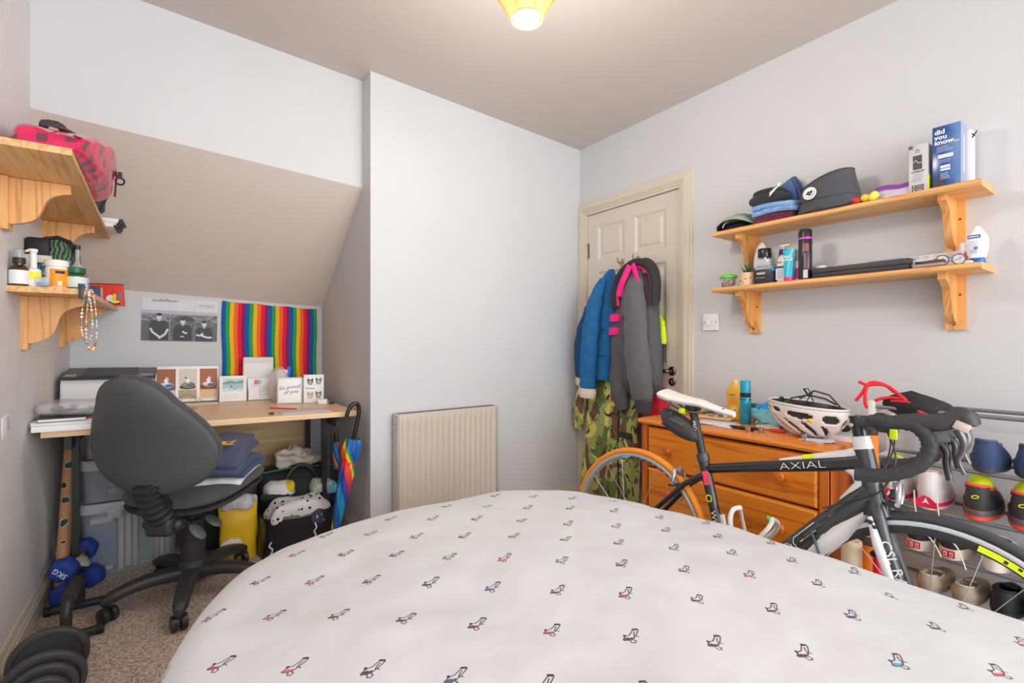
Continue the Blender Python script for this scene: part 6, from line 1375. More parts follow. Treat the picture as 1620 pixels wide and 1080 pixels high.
# ================================================================== shoe rack and shoes
RAIL = M((120, 124, 126), rough=.35, metal=.4); RPL = M((214, 212, 206), rough=.4)
rack = thing('shoe_rack', 'grey railed shoe rack beside the drawers', 'shoe rack', (2.15, .20, 0))
TZ = [.868, .690, .535, .388, .255]
for z in TZ:
    for xx in (-.085, .095):
        b = MB(); b.cyl((xx, -.85, z), (xx, .455, z), .0065, n=12); b.build('rail', RAIL, rack)
for y in (.46, -.855):
    for xx in (-.085, .095): b = MB(); b.rbox((xx, y, .445), (.022, .022, .89), .004, 2); b.build('post', RPL, rack)
    for z in TZ: b = MB(); b.rbox((.005, y, z - .012), (.18, .014, .016), .003, 1); b.build('cross_bar', RPL, rack)
def shoe(label, y, tier, up_, sole, lining, L=.235, W=.040, H=.085, sole_h=.026, laces=None, heel=None, name='trainer', cat='shoe', group=None, rz=0.0, x=2.052, tongue=None, collar=None, midsole=None, dz_=0.0, insole=None):
    """heel toward the room (local x=0), toe toward the wall"""
    t = thing(name, label, cat, (x, y, TZ[tier] + .0068 + dz_), (0, 0, rz), group)
    def foot(k, n=28, xr=0.0, xf=None, hw=W):
        xf = L if xf is None else xf; out = []
        for i in range(n):
            a = 2 * PI * i / n; ca, sa = math.cos(a), math.sin(a); cx, hx = (xr + xf) / 2, (xf - xr) / 2
            px_ = cx + hx * math.copysign(abs(ca) ** .8, ca); u = (px_ - xr) / max(1e-4, xf - xr)
            w_ = hw * (.82 + .18 * math.sin(PI * min(1, u * 1.35 + .0))) if xf > L * .8 else hw * .85
            out.append(Vector((px_, w_ * math.copysign(abs(sa) ** .75, sa), k)))
        return out
    b = MB(); b.loft([foot(.0, hw=W * .95), foot(.003), foot(sole_h * .8), foot(sole_h, hw=W * .97)]); s_ = b.build('sole', M(sole, rough=.6), t, smooth=40)
    if midsole: b = MB(); b.loft([foot(sole_h * .45, hw=W * 1.02, xr=-.002), foot(sole_h * .75, hw=W * 1.03, xr=-.003), foot(sole_h * .98, hw=W * 1.0, xr=-.001)]); b.build('midsole', M(midsole, rough=.6), s_, smooth=40)
    b = MB(); rings = []
    for j in range(9):
        q = j / 8; rings.append(foot(sole_h - .003 + H * (q ** .9) * 1.0, xr=.003 - .004 * math.sin(PI * q) + .004 * q, xf=L * (.985 - .50 * q ** 1.25), hw=W * (.95 + (.16 if name == 'slipper' else .06) * math.sin(PI * q ** .8) - (.26 if name == 'slipper' else .16) * q ** 2)))
        for p in rings[-1]: p.z -= q * H * .22 * max(0, (p.x / L - .12)) * 1.6 ; p.z += q * .010 * (1 if p.x < .03 else 0)
    b.loft(rings, True, False); b.build('upper', up_ if not isinstance(up_, tuple) else M(up_, rough=.65, bump=.25, bs=400), t, smooth=60)
    b = MB(); inner = [[Vector((r.x * .94 + .004, r.y * .88, r.z - .0005)) for r in rings[-1]], [Vector((r.x * .93 + .005, r.y * .84, r.z - .02)) for r in rings[-1]], [Vector((r.x * .92 + .006, r.y * .8, sole_h + .012)) for r in rings[-1]]]
    b.loft([rings[-1]] + inner, False, True); b.build('lining', M(lining, rough=.9), t, smooth=60)
    if insole: b = MB(); b.ell((L * .27, 0, sole_h + H * 1.0), (L * .16, W * .68, .034), 16, 10, Euler((0, .15, 0))); b.build('insole', M(insole, rough=.6), t)
    b = MB(); b.tube(rings[-1], .0035 if not collar else .0045, 6, closed=True); b.build('collar', M(collar if collar else lining, rough=.7), t, smooth=60)
    b = MB(); b.rbox((L * .52, 0, sole_h + H * .60), (L * .30, W * .85, .008), .004, 2, Euler((0, .38, 0))); b.build('tongue', M(tongue if tongue else lining, rough=.8), t)
    if laces:
        for k in range(4):
            u = k / 3; xx = L * (.48 + .22 * u); zz_ = sole_h + H * (.72 - .36 * u) + .012; b = MB(); b.tube([(xx, -W * .62, zz_ - .012), (xx + .004, 0, zz_), (xx, W * .62, zz_ - .012)], .003, 6, flat=.6); b.build('lace', M(laces, rough=.8), t)
    if heel: heel(t, sole_h, H, W)
    return t
g = 'shoes on the rack'
def heel_oval(t, sh, H, W): decal(t, 'heel_mark', (-.0012, .0, sh + H * .62), (0, -1, 0), (.05, 0, 1), [('e', 0, 0, .010, .006, .3, (226, 226, 40)), ('e', 0, 0, .006, .003, .3, (44, 46, 48))], eps=.0012)
def heel_red(t, sh, H, W): decal(t, 'heel_tab', (-.0045, 0, 0), (0, -1, 0), (0, 0, 1), [('r', -.016, sh * .28, .016, sh * .92, (190, 40, 44)), ('r', -.012, sh * .4, -.003, sh * .8, (226, 200, 200)), ('r', .003, sh * .4, .012, sh * .8, (226, 200, 200)), ('r', -.010, sh * .5, -.005, sh * .7, (190, 40, 44)), ('r', .005, sh * .5, .010, sh * .7, (190, 40, 44))], eps=.0012)
def heel_pink(t, sh, H, W):
    decal(t, 'heel_panel', (-.004, 0, sh * .5), (0, -1, 0), (.10, 0, 1), [('p', [(-.036, -.004), (.036, -.004), (.028, .014), (.010, .030), (-.006, .034), (-.016, .026), (-.032, .012)], (222, 30, 84)), ('p', [(-.006, .014), (0, .028), (.006, .014), (.010, .008), (0, .012), (-.010, .008)], (224, 224, 224))], eps=.0016)
NAVY = M((52, 70, 108), rough=.8, bump=.3, bs=300, var=.15, vs=60)
for k, (y, lab) in enumerate(((.365, 'navy quilted slipper on the second rail tier, nearest the brake lever'), (.268, 'navy quilted slipper beside its pair, farther from the brake lever'))):
    shoe(lab, y, 1, NAVY, (62, 62, 70), (40, 42, 50), .225, .044, .078, .012, name='slipper', cat='slipper', group=g, collar=(78, 88, 116))
for k, (y, lab) in enumerate(((.385, 'black running shoe with orange sole and lime lining, next to the white trainers'), (.282, 'black running shoe with orange sole and lime lining, beyond its pair'))):
    shoe(lab, y, 2, (52, 54, 56), (232, 78, 60), (214, 226, 20), .26, .045, .070, .030, (226, 70, 70), heel_oval, group=g, collar=(240, 84, 70), midsole=(84, 86, 88), insole=(214, 226, 20), tongue=(226, 70, 70))
for k, (y, lab) in enumerate(((.505, 'white trainer with magenta heel beside the black running shoes'), (.605, 'white trainer with magenta heel and lime insole behind the handlebar'))):
    shoe(lab, y, 2, (214, 210, 210), (224, 214, 208), (190, 160, 150) if k == 0 else (206, 216, 30), .25, .043, .098, .024, (214, 210, 204), heel_pink, group=g, midsole=(222, 40, 90), insole=(206, 216, 30) if k else None)
for k, (y, lab) in enumerate(((.535, 'black canvas plimsoll with white sole and red heel tab, seen through the fork'), (.448, 'black canvas plimsoll with white sole and red heel tab, beside its pair'))):
    shoe(lab, y, 3, (46, 46, 48), (220, 208, 194), (40, 40, 42), .25, .043, .046, .034, None, heel_red, name='plimsoll', group=g, collar=(56, 56, 58))
for k, (y, lab) in enumerate(((.345, 'white sneaker with pale purple upper under the yellow rim lettering'), (.255, 'white sneaker with pale purple upper beyond its pair'))):
    shoe(lab, y, 3, (176, 168, 190), (222, 212, 202), (150, 140, 170), .25, .043, .050, .034, (226, 222, 220), None, group=g)
for k, (y, lab) in enumerate(((.505, 'beige suede slipper on the lowest tier behind the fork'), (.415, 'beige suede slipper on the lowest tier beside the black shoes'))):
    shoe(lab, y, 4, (170, 156, 138), (150, 142, 128), (196, 186, 170), .25, .043, .036, .016, None, None, name='slipper', cat='slipper', group=g)
for k, (y, lab) in enumerate(((.325, 'black laced shoe on the lowest tier beside the beige slippers'), (.235, 'black laced shoe on the lowest tier beyond its pair'))):
    shoe(lab, y, 4, (36, 38, 40), (30, 30, 32), (28, 28, 30), .26, .043, .055, .020, (60, 62, 64), None, group=g)
# long loose laces hanging from the white trainers
for k, (y, lab) in enumerate(((.515, 'loose cream shoelace hanging down from the white trainer'), (.455, 'long loose white shoelace hanging beside the white trainer'))):
    t = thing('shoelace', lab, 'shoelace', (2.045, y, .60)); b = MB(); b.tube(smoothp([(.0, .02, .0), (-.006, .015, -.06), (-.006, -.002, -.12), (.002, -.03, -.16), (.0, -.05, -.20 - .02 * k)], 5), .0035, 6, flat=.5); b.build('cord', M((220, 212, 200), rough=.8), t, smooth=60)
# black drawstring bag with red cord lying on the top tier
t = thing('drawstring_bag', 'black bag with red drawcords on the top rails', 'bag', (2.12, .575, .893))
b = MB(); b.ell((0, -.035, .006 - .02), (.075, .105, .045), 26, 14, fn=lambda p: Vector((p.x * (1 + .2 * nz(p, 20)), p.y, p.z * (1 + .4 * nz(p, 22, 4)) - .45 * max(0, -p.y) * .6))); b.build('pouch', M((34, 34, 36), rough=.8, bump=.4, bs=200), t, smooth=60)
for pts in ([(-.06, .10, .05), (-.055, .07, .055), (-.05, .04, .05), (-.06, .0, .02), (-.07, -.06, -.03), (-.05, -.11, -.045)], [(-.06, .135, -.01), (-.06, .115, .02), (-.058, .10, .05), (-.05, .085, .062), (-.05, .05, .055), (-.05, .02, .03)], [(-.058, .10, .05), (-.062, .105, .01), (-.06, .10, -.03), (-.055, .07, .0), (-.055, .02, .012), (-.06, -.03, .0)], [(-.06, .10, .05), (-.06, .125, .062)], [(-.05, .03, .0), (-.07, -.03, .0), (-.055, -.08, -.02), (-.06, -.05, -.01)]):
    b = MB(); b.tube(smoothp(pts, 5), .0055, 8); b.build('drawcord', M((232, 34, 48), rough=.6), t, smooth=60)
t = thing('rolled_mat', 'tall orange rolled mat with black end standing by the drawers', 'rolled mat', (1.975, .640, 0))
lathe_part('roll', t, [(0, .0), (.026, .0), (.028, .01), (.026, .78), (0, .78)], M((244, 122, 30), rough=.6)); lathe_part('end_cap', t, [(0, .78), (.024, .78), (.025, .784), (.025, .80), (.018, .806), (0, .806)], M((44, 46, 48), rough=.5)); lathe_part('strap', t, [(.0265, .40), (.0285, .40), (.0285, .43), (.0265, .43)], M((60, 60, 62), rough=.6))
t = thing('cardboard_tube', 'cream cardboard tube standing behind the front wheel', 'cardboard tube', (1.915, .672, 0)); b = MB(); b.lathe([(.020, 0), (.030, 0), (.030, .415), (.025, .415), (.024, .38), (.020, .38)], 24); b.build('tube', M((226, 206, 176), rough=.8), t); lathe_part('end_cap', t, [(0, .395), (.0245, .395), (.0245, .402), (0, .403)], M((214, 196, 170)))
t = thing('bike_pump', 'red tube with black base behind the bicycle fork', 'pump', (1.90, .592, 0), (0, .0, 0)); lathe_part('barrel', t, [(0, .05), (.014, .05), (.014, .40), (0, .40)], M((216, 30, 54), rough=.35)); lathe_part('foot', t, [(0, 0), (.04, 0), (.04, .012), (.02, .03), (.018, .24), (.0165, .25), (0, .25)], M((34, 34, 36), rough=.5)); b = MB(); b.tube([(-.04, 0, .41), (.04, 0, .41)], .010, 10); b.build('handle', BLK, t)
# ================================================================== coats hung on the door
def camo_mat():
    m, nt, b_ = newmat('camouflage_cloth'); co = coords(nt, 'Object', (1, 1, .7))
    def layer(sc, thr, off, prev, col, dist=1.2):
        mp = nd(nt, 'ShaderNodeMapping'); mp.inputs['Location'].default_value = (off, off * .7, off * 1.3); lk(nt, co, mp.inputs[0])
        n = nd(nt, 'ShaderNodeTexNoise', i={'Scale': sc, 'Detail': 1.0, 'Distortion': dist}); lk(nt, mp.outputs[0], n.inputs[0])
        g_ = nd(nt, 'ShaderNodeMath', operation='GREATER_THAN', i={1: thr}); lk(nt, n.outputs[0], g_.inputs[0])
        mx = nd(nt, 'ShaderNodeMix', data_type='RGBA'); lk(nt, g_.outputs[0], mx.inputs[0]); mx.inputs[7].default_value = rgb(col, 1.15)
        if prev is None: mx.inputs[6].default_value = rgb((152, 162, 92), 1.15)
        else: lk(nt, prev, mx.inputs[6])
        return mx.outputs[2]
    o = layer(6.0, .53, 3.1, None, (206, 194, 108)); o = layer(7.0, .545, 8.7, o, (110, 78, 60)); o = layer(9.0, .60, 15.2, o, (98, 116, 62)); o = layer(16.0, .635, 21.9, o, (50, 46, 42), 2.5)
    lk(nt, o, b_.inputs['Base Color']); b_.inputs['Roughness'].default_value = .9
    n2 = nd(nt, 'ShaderNodeTexNoise', i={'Scale': 600.0}); lk(nt, co, n2.inputs[0]); bumpit(nt, b_, n2.outputs[0], .25)
    return m
def hang(b, secs, n=36, folds=6, amp=.012, seed=0, e=.75):
    """loft of horizontal sections (z, xc, yc, half depth x, half width y), with vertical folds"""
    rings = []
    for (z, xc, yc, hx, hy) in secs:
        ring = []
        for i in range(n):
            a = 2 * PI * i / n; ca, sa = math.cos(a), math.sin(a); fo = amp * math.sin(folds * a + seed + 2.0 * nz((0, 0, z), 3, seed)) + amp * .8 * nz((ca, sa, z * 4), 1.6, seed)
            x = hx * math.copysign(abs(ca) ** e, ca); y = hy * math.copysign(abs(sa) ** e, sa); k = 1 + fo / max(hx, .02) * .5
            ring.append(Vector((xc + x * k, yc + y * (1 + fo / max(hy, .02) * .5), z)))
        rings.append(ring)
    b.loft(rings); return b
def interp(secs, m=28):
    out = []; n = len(secs)
    P = [Vector(s[:3]) for s in secs]; Q = [Vector((s[3], s[4], 0)) for s in secs]
    for i in range(m + 1):
        u = i / m * (n - 1); k = min(int(u), n - 2); f = u - k; f = f * f * (3 - 2 * f) * .5 + f * .5
        p = P[k].lerp(P[k + 1], f); q = Q[k].lerp(Q[k + 1], f); out.append((p.x, p.y, p.z, q.x, q.y))
    return out
def limb(b, pts, rs, n=18, flat=.7, seed=0, amp=.006):
    P = smoothp(pts, 5); m = len(P); R = []
    for i in range(m): u = i / (m - 1) * (len(rs) - 1); k = min(int(u), len(rs) - 2); R.append(rs[k] + (rs[k + 1] - rs[k]) * (u - k) + amp * nz((0, 0, i * .33), 1, seed) + amp * .5 * math.sin(i * 1.9 + seed))
    b.tube(P, R, n, flat=flat, up=(0, 1, 0)); return b
# coat hooks over the door
for k, (y, lab) in enumerate(((2.08, 'brass hook holding the blue coat on the door'), (1.955, 'brass hook holding the black coat on the door'))):
    t = thing('coat_hook', lab, 'hook', (XR + .0115, y, 1.60)); slab('plate', t, (.004, .025, .06), M((170, 150, 110), rough=.3, metal=.8), .001, (-.0022, 0, 0)); b = MB(); b.tube(smoothp([(-.004, 0, .01), (-.03, 0, .0), (-.045, 0, .015), (-.045, 0, .035)], 4), .0045, 8); b.build('hook', M((170, 150, 110), rough=.3, metal=.8), t)
BLUEC = M((28, 100, 156), rough=.85, bump=1.0, bs=22, var=.18, vs=30); FLEECE = M((222, 208, 190), rough=1.0, bump=1.0, bs=260)
t = thing('blue_coat', 'blue quilted coat with cream fleece cuffs on the door', 'coat', (0, 0, 0))
b = MB(); hang(b, interp([(1.565, 2.285, 2.125, .012, .012), (1.53, 2.275, 2.13, .025, .035), (1.42, 2.265, 2.165, .038, .085), (1.25, 2.26, 2.20, .046, .125), (1.05, 2.258, 2.22, .050, .145), (.90, 2.258, 2.235, .052, .150), (.86, 2.258, 2.235, .050, .148)], 34), 44, 5, .010, 2); bc = b.build('body', BLUEC, t, smooth=60)
b = MB(); limb(b, [(2.235, 2.15, 1.50), (2.20, 2.185, 1.36), (2.185, 2.215, 1.15), (2.185, 2.235, .95), (2.19, 2.245, .80)], [.030, .055, .068, .066, .060], 22, .62, 3); sl = b.build('sleeve', BLUEC, t, smooth=60)
b = MB(); limb(b, [(2.19, 2.2455, .803), (2.19, 2.247, .765), (2.19, 2.248, .742)], [.064, .068, .060], 22, .66, 1, .002); b.build('fleece_cuff', FLEECE, sl, smooth=60)
b = MB(); limb(b, [(2.26, 2.30, 1.33), (2.25, 2.36, 1.15), (2.245, 2.375, 1.0), (2.25, 2.37, .86)], [.035, .050, .050, .042], 20, .6, 7); s2 = b.build('sleeve', M((22, 74, 116), rough=.9, bump=.25, bs=900), t, smooth=60)
b = MB(); limb(b, [(2.25, 2.37, .862), (2.25, 2.37, .83), (2.25, 2.37, .81)], [.044, .046, .040], 20, .66, 2, .002); b.build('fleece_cuff', FLEECE, s2, smooth=60)
for z in (1.36, 1.18, 1.02):
    b = MB(); b.tube([(2.205, 2.09 + .02, z), (2.21, 2.15, z - .005), (2.205, 2.27, z - .01)], .002, 5); b.build('quilt_seam', M((20, 78, 126), rough=.9), bc)
CAMO = camo_mat()
t = thing('camouflage_coat', 'long camouflage coat hanging lowest on the door', 'coat', (0, 0, 0))
b = MB(); hang(b, interp([(1.45, 2.302, 2.05, .010, .02), (1.25, 2.300, 2.08, .012, .12), (.95, 2.298, 2.10, .014, .17), (.78, 2.275, 2.11, .034, .185), (.60, 2.268, 2.115, .040, .205), (.40, 2.265, 2.12, .042, .225), (.22, 2.263, 2.13, .044, .240), (.125, 2.264, 2.135, .042, .235)], 40), 60, 7, .014, 5); cc = b.build('body', CAMO, t, smooth=60)
b = MB(); limb(b, [(2.25, 2.33, .86), (2.235, 2.355, .74), (2.23, 2.375, .62), (2.235, 2.375, .52)], [.035, .045, .046, .036], 20, .6, 9); b.build('sleeve', CAMO, t, smooth=60)
b = MB(); hang(b, interp([(.86, 2.235, 1.93, .020, .035), (.70, 2.228, 1.935, .028, .060), (.50, 2.226, 1.935, .030, .066), (.44, 2.228, 1.935, .028, .064)], 20), 30, 4, .006, 4); s3 = b.build('sleeve', CAMO, t, smooth=60)
b = MB(); b.rbox((2.196, 1.935, .545), (.006, .10, .035), .003, 2); b.build('cuff_tab', M((40, 38, 38), rough=.8), s3); b = MB(); hang(b, [(.46, 2.228, 1.935, .031, .068), (.452, 2.228, 1.935, .0315, .069), (.44, 2.228, 1.935, .029, .066)], 30, 4, .006, 4); b.build('cuff_trim', M((170, 60, 70), rough=.8), s3, smooth=60)
b = MB(); b.tube([(2.218, 2.0, .78), (2.205, 2.005, .5), (2.208, 2.0, .14)], .0035, 6); b.build('front_zip', M((40, 40, 34), rough=.7), cc)
GREYC = M((84, 84, 88), rough=.85, bump=1.0, bs=26, var=.15, vs=60); PINKC = M((240, 30, 130), rough=.6)
t = thing('ski_jacket', 'charcoal ski jacket with hot pink hood lining and bands', 'jacket', (0, -.075, 0))
b = MB(); hang(b, interp([(1.50, 2.26, 1.93, .03, .06), (1.40, 2.235, 1.95, .055, .115), (1.25, 2.225, 1.955, .066, .150), (1.05, 2.22, 1.955, .072, .165), (.90, 2.22, 1.955, .074, .170), (.84, 2.22, 1.955, .070, .165), (.815, 2.222, 1.955, .060, .155)], 34), 48, 5, .012, 8); gc = b.build('body', GREYC, t, smooth=60)
b = MB(); limb(b, [(2.17, 1.915, 1.46), (2.135, 1.885, 1.32), (2.12, 1.865, 1.10), (2.12, 1.84, .92), (2.13, 1.825, .775)], [.045, .068, .076, .072, .060], 22, .66, 5, .008); sl = b.build('sleeve', fabric((92, 92, 96), 1000, .3, .12, 12), t, smooth=60)
b = MB(); limb(b, [(2.13, 1.825, .785), (2.132, 1.822, .745), (2.134, 1.82, .712)], [.060, .050, .047], 22, .7, 1, .003); b.build('cuff', M((62, 62, 66), rough=.9, bump=.3, bs=300), sl, smooth=60)
b = MB(); limb(b, [(2.17, 2.03, 1.0), (2.165, 2.04, .88), (2.17, 2.02, .76), (2.175, 2.01, .70)], [.050, .060, .052, .040], 20, .6, 6, .008); b.build('sleeve', GREYC, t, smooth=60)
for (z, dy) in ((1.245, 0), (1.165, .008)):
    b = MB(); hang(b, [(z + .022, 2.215, 2.058 + dy, .072, .048), (z, 2.215, 2.060 + dy, .074, .050), (z - .022, 2.215, 2.062 + dy, .072, .048)], 28, 3, .002, 3); b.build('pink_band', PINKC, gc, smooth=60)
# hood: arched shell with the pink lining showing
b = MB()
def hoodf(k):
    def f(u, v):
        a = PI * (-.08 + 1.16 * u); w_ = (.118 + .030 * v) * k; y = 1.940 - .020 * v + w_ * math.cos(a) * (.95 + .05 * v); z = 1.425 + (.17 * k) * math.sin(a) if math.sin(a) > 0 else 1.425 + .34 * math.sin(a) * k
        return (2.285 - .115 * v * (1 - .2 * math.sin(max(0, min(PI, a)))) + .006 * nz((y, z, v), 9), y + .004 * nz((z, v, y), 12), z - .035 * v)
    return f
b.grid(hoodf(1.0), 26, 8); hd = b.build('hood', M((56, 56, 58), rough=.85, bump=.4, bs=200), t, smooth=60, solid=.012)
b = MB(); b.grid(lambda u, v: hoodf(.86)(u, .25 + .70 * v), 26, 6); b.build('hood_lining', PINKC, hd, smooth=60, solid=.008)
b = MB(); P = [hoodf(1.0)(u / 26, 1.0) for u in range(27)]; b.tube(P, .026, 10); b.build('hood_hem', M((44, 44, 46), rough=.8), hd, smooth=60)
b = MB(); P = [(hoodf(.90)(u / 26, 1.02)) for u in range(27)]; b.tube(P, .012, 8, flat=1.6); b.build('pink_piping', PINKC, hd, smooth=60)
b = MB(); hang(b, interp([(1.53, 2.215, 1.925, .020, .012), (1.48, 2.195, 1.93, .026, .045), (1.38, 2.175, 1.93, .034, .075), (1.25, 2.165, 1.92, .034, .085)], 18), 30, 3, .004, 6); b.build('folded_shoulder', fabric((90, 90, 94), 1000, .3, .12, 12), t, smooth=60)
for s, pts in ((1, [(2.165, 1.945, 1.545), (2.150, 1.985, 1.46), (2.148, 2.015, 1.37)]), (-1, [(2.165, 1.925, 1.545), (2.150, 1.885, 1.47), (2.152, 1.865, 1.38)])):
    b = MB(); b.tube(smoothp(pts, 4), .020, 8, flat=.5); b.build('hood_edge_facing', PINKC, hd, smooth=60)
b = MB(); hang(b, interp([(.86, 2.22, 1.955, .074, .170), (.835, 2.22, 1.955, .076, .172), (.805, 2.222, 1.955, .064, .158)], 6), 48, 11, .010, 8); b.build('waistband', M((66, 66, 70), rough=.9, bump=.5, bs=200), gc, smooth=60)
b = MB(); b.tube([(2.145, 2.06, 1.0), (2.148, 2.03, .93)], .003, 6); b.build('pocket_zip', M((50, 50, 54)), gc)
t = thing('hi_vis_vest', 'bright lime vest peeking out behind the ski jacket', 'vest', (0, 0, 0))
b = MB(); hang(b, interp([(1.28, 2.297, 1.80, .012, .02), (1.22, 2.292, 1.768, .022, .036), (1.12, 2.288, 1.76, .026, .042), (1.09, 2.288, 1.76, .024, .040)], 18), 28, 4, .006, 2); vb = b.build('panel', M((206, 240, 20), rough=.6), t, smooth=60)
b = MB(); hang(b, interp([(1.095, 2.288, 1.765, .022, .036), (1.0, 2.29, 1.77, .022, .036), (.90, 2.292, 1.775, .018, .032)], 12), 24, 4, .005, 3); b.build('dark_hem', M((56, 56, 60), rough=.8), vb, smooth=60)
t = thing('red_garment', 'red garment showing below the ski jacket', 'garment', (0, 0, 0))
b = MB(); hang(b, interp([(.90, 2.29, 1.80, .016, .035), (.74, 2.28, 1.765, .026, .070), (.60, 2.275, 1.745, .030, .090), (.52, 2.276, 1.74, .028, .090)], 16), 30, 5, .008, 4); rb = b.build('panel', M((206, 26, 52), rough=.75, var=.1), t, smooth=60)
b = MB(); hang(b, [(.535, 2.276, 1.74, .031, .093), (.515, 2.276, 1.74, .030, .091)], 30, 5, .008, 4); b.build('hem', M((176, 22, 44), rough=.8), rb, smooth=60)
# ================================================================== bed with printed duvet
def duvet_mat():
    m, nt, b_ = newmat('duvet_print')
    tc = nd(nt, 'ShaderNodeTexCoord'); sep = nd(nt, 'ShaderNodeSeparateXYZ'); lk(nt, tc.outputs['UV'], sep.inputs[0])
    def mth(op, a, b=None, c=None):
        n = nd(nt, 'ShaderNodeMath', operation=op)
        for i, v in enumerate((a, b, c)):
            if v is None: continue
            if isinstance(v, (int, float)): n.inputs[i].default_value = v
            else: lk(nt, v, n.inputs[i])
        return n.outputs[0]
    # staggered rows of motifs: diagonal lattice, 0.139 m pitch
    P = .1385; r = math.sqrt(.5)
    U, V = sep.outputs[0], sep.outputs[1]
    A = mth('MULTIPLY', mth('ADD', U, V), r / P); B = mth('MULTIPLY', mth('SUBTRACT', U, V), r / P)
    A = mth('ADD', A, .318); B = mth('ADD', B, .04)
    ia, ib = mth('FLOOR', A), mth('FLOOR', B)
    fa, fb = mth('SUBTRACT', mth('SUBTRACT', A, ia), .5), mth('SUBTRACT', mth('SUBTRACT', B, ib), .5)
    # back to metres, in a frame turned so the animals stand along the bed
    x = mth('MULTIPLY', mth('ADD', fa, fb), r * P); y = mth('MULTIPLY', mth('SUBTRACT', fa, fb), r * P)
    a0 = math.radians(26); ca, sa = math.cos(a0), math.sin(a0)
    X = mth('SUBTRACT', mth('MULTIPLY', x, ca), mth('MULTIPLY', y, sa)); Y = mth('ADD', mth('MULTIPLY', x, sa), mth('MULTIPLY', y, ca))
    # per-motif random for the scarf colour
    cb = nd(nt, 'ShaderNodeCombineXYZ'); lk(nt, ia, cb.inputs[0]); lk(nt, ib, cb.inputs[1])
    wn = nd(nt, 'ShaderNodeTexWhiteNoise', noise_dimensions='2D'); lk(nt, cb.outputs[0], wn.inputs[0])
    def seg(x0, y0, x1, y1, w):
        dx, dy = x1 - x0, y1 - y0; L2 = dx * dx + dy * dy
        px_, py_ = mth('SUBTRACT', X, x0), mth('SUBTRACT', Y, y0)
        t_ = nd(nt, 'ShaderNodeClamp'); lk(nt, mth('MULTIPLY', mth('ADD', mth('MULTIPLY', px_, dx), mth('MULTIPLY', py_, dy)), 1 / L2), t_.inputs[0])
        ex, ey = mth('SUBTRACT', px_, mth('MULTIPLY', t_.outputs[0], dx)), mth('SUBTRACT', py_, mth('MULTIPLY', t_.outputs[0], dy))
        d = mth('SQRT', mth('ADD', mth('MULTIPLY', ex, ex), mth('MULTIPLY', ey, ey)))
        return mth('LESS_THAN', d, w)
    s = .0125
    def S(*pts, w=.0012):
        o = None
        for (a, b2), (c, d) in zip(pts[:-1], pts[1:]):
            q = seg(a * s, b2 * s, c * s, d * s, w); o = q if o is None else mth('MAXIMUM', o, q)
        return o
    line = S((-1.25, -.45), (-.75, .35), (.05, .55), (.7, 1.3), (1.2, 1.75), (1.65, 1.35), (1.25, .75), (.75, .1), (.1, -.5), (-.5, -.65), (-1.25, -.45))
    for q in (S((-.4, -.65), (-.35, -1.2), (.1, -1.3), (.35, -.95), (.1, -.6)), S((.5, .0), (.75, .75), (1.0, 1.1)), S((.75, .1), (1.05, -.15))): line = mth('MAXIMUM', line, q)
    dark = mth('MAXIMUM', S((1.0, 1.65), (1.5, 1.55), w=.0026), S((-.75, .35), (-.75, .55), w=.0024))
    coat = mth('MAXIMUM', S((-1.0, -.35), (-.55, -.3), w=.0040), S((-.2, -.35), (.1, -.3), w=.0026))
    cloth_ = nd(nt, 'ShaderNodeTexNoise', i={'Scale': 5.0, 'Detail': 2.0}); lk(nt, tc.outputs['Object'], cloth_.inputs[0])
    base = ramp(nt, cloth_.outputs[0], [(.35, rgb((202, 202, 204), 1.04)), (.65, rgb((208, 208, 210), 1.04))])
    def mix(prev, fac, col):
        mx = nd(nt, 'ShaderNodeMix', data_type='RGBA'); lk(nt, fac, mx.inputs[0]); lk(nt, prev, mx.inputs[6])
        if isinstance(col, tuple): mx.inputs[7].default_value = col
        else: lk(nt, col, mx.inputs[7])
        return mx.outputs[2]
    cc_ = ramp(nt, wn.outputs[0], [(0, rgb((196, 70, 90))), (.16, rgb((110, 40, 66))), (.34, rgb((60, 64, 92))), (.52, rgb((40, 42, 52))), (.66, rgb((54, 104, 150))), (.78, rgb((70, 170, 200))), (.84, rgb((230, 96, 92)))], 'CONSTANT')
    o = mix(base, coat, cc_); o = mix(o, line, rgb((98, 82, 90))); o = mix(o, dark, rgb((52, 46, 56)))
    lk(nt, o, b_.inputs['Base Color']); b_.inputs['Roughness'].default_value = .85; b_.inputs['Sheen Weight'].default_value = .1
    wv = nd(nt, 'ShaderNodeTexNoise', i={'Scale': 9.0, 'Detail': 4.0}); lk(nt, tc.outputs['Object'], wv.inputs[0]); bumpit(nt, b_, wv.outputs[0], .25, .02)
    return m
bed = thing('double_bed', 'double bed with white animal print duvet', 'bed', (.70, .45, 0))
# plan outline of the duvet top, from the camera end round the far corners
def outline(a):
    """rounded plan, centre (0.70, .25)"""
    ca, sa = math.cos(a), math.sin(a)
    ex = .44; hx = .735 if ca > 0 else .775; hy = 1.345 if sa > 0 else 1.15
    if sa > 0: ex = .62 if ca < 0 else .60
    return Vector((hx * math.copysign(abs(ca) ** ex, ca), hy * math.copysign(abs(sa) ** ex, sa)))
NA, NR = 160, 46
CXB, CYB = .70, .25
ZTOP = .548
def prof(s_):
    """arc-length-like parameter -> (radial factor, height); domed top, soft rounded shoulder, falling side"""
    if s_ < .72: r = s_ / .72 * .90; return r, ZTOP + .050 * (1 - (r / .90) ** 2.2) - .004
    if s_ < .88:
        a = (s_ - .72) / .16 * PI / 2; return .90 + .10 * math.sin(a), ZTOP - .004 - .085 * (1 - math.cos(a))
    f = (s_ - .88) / .12; return 1.0 - .035 * f - .02 * math.sin(PI * f), ZTOP - .089 - .33 * f
vs = []; uvs = []; b = MB()
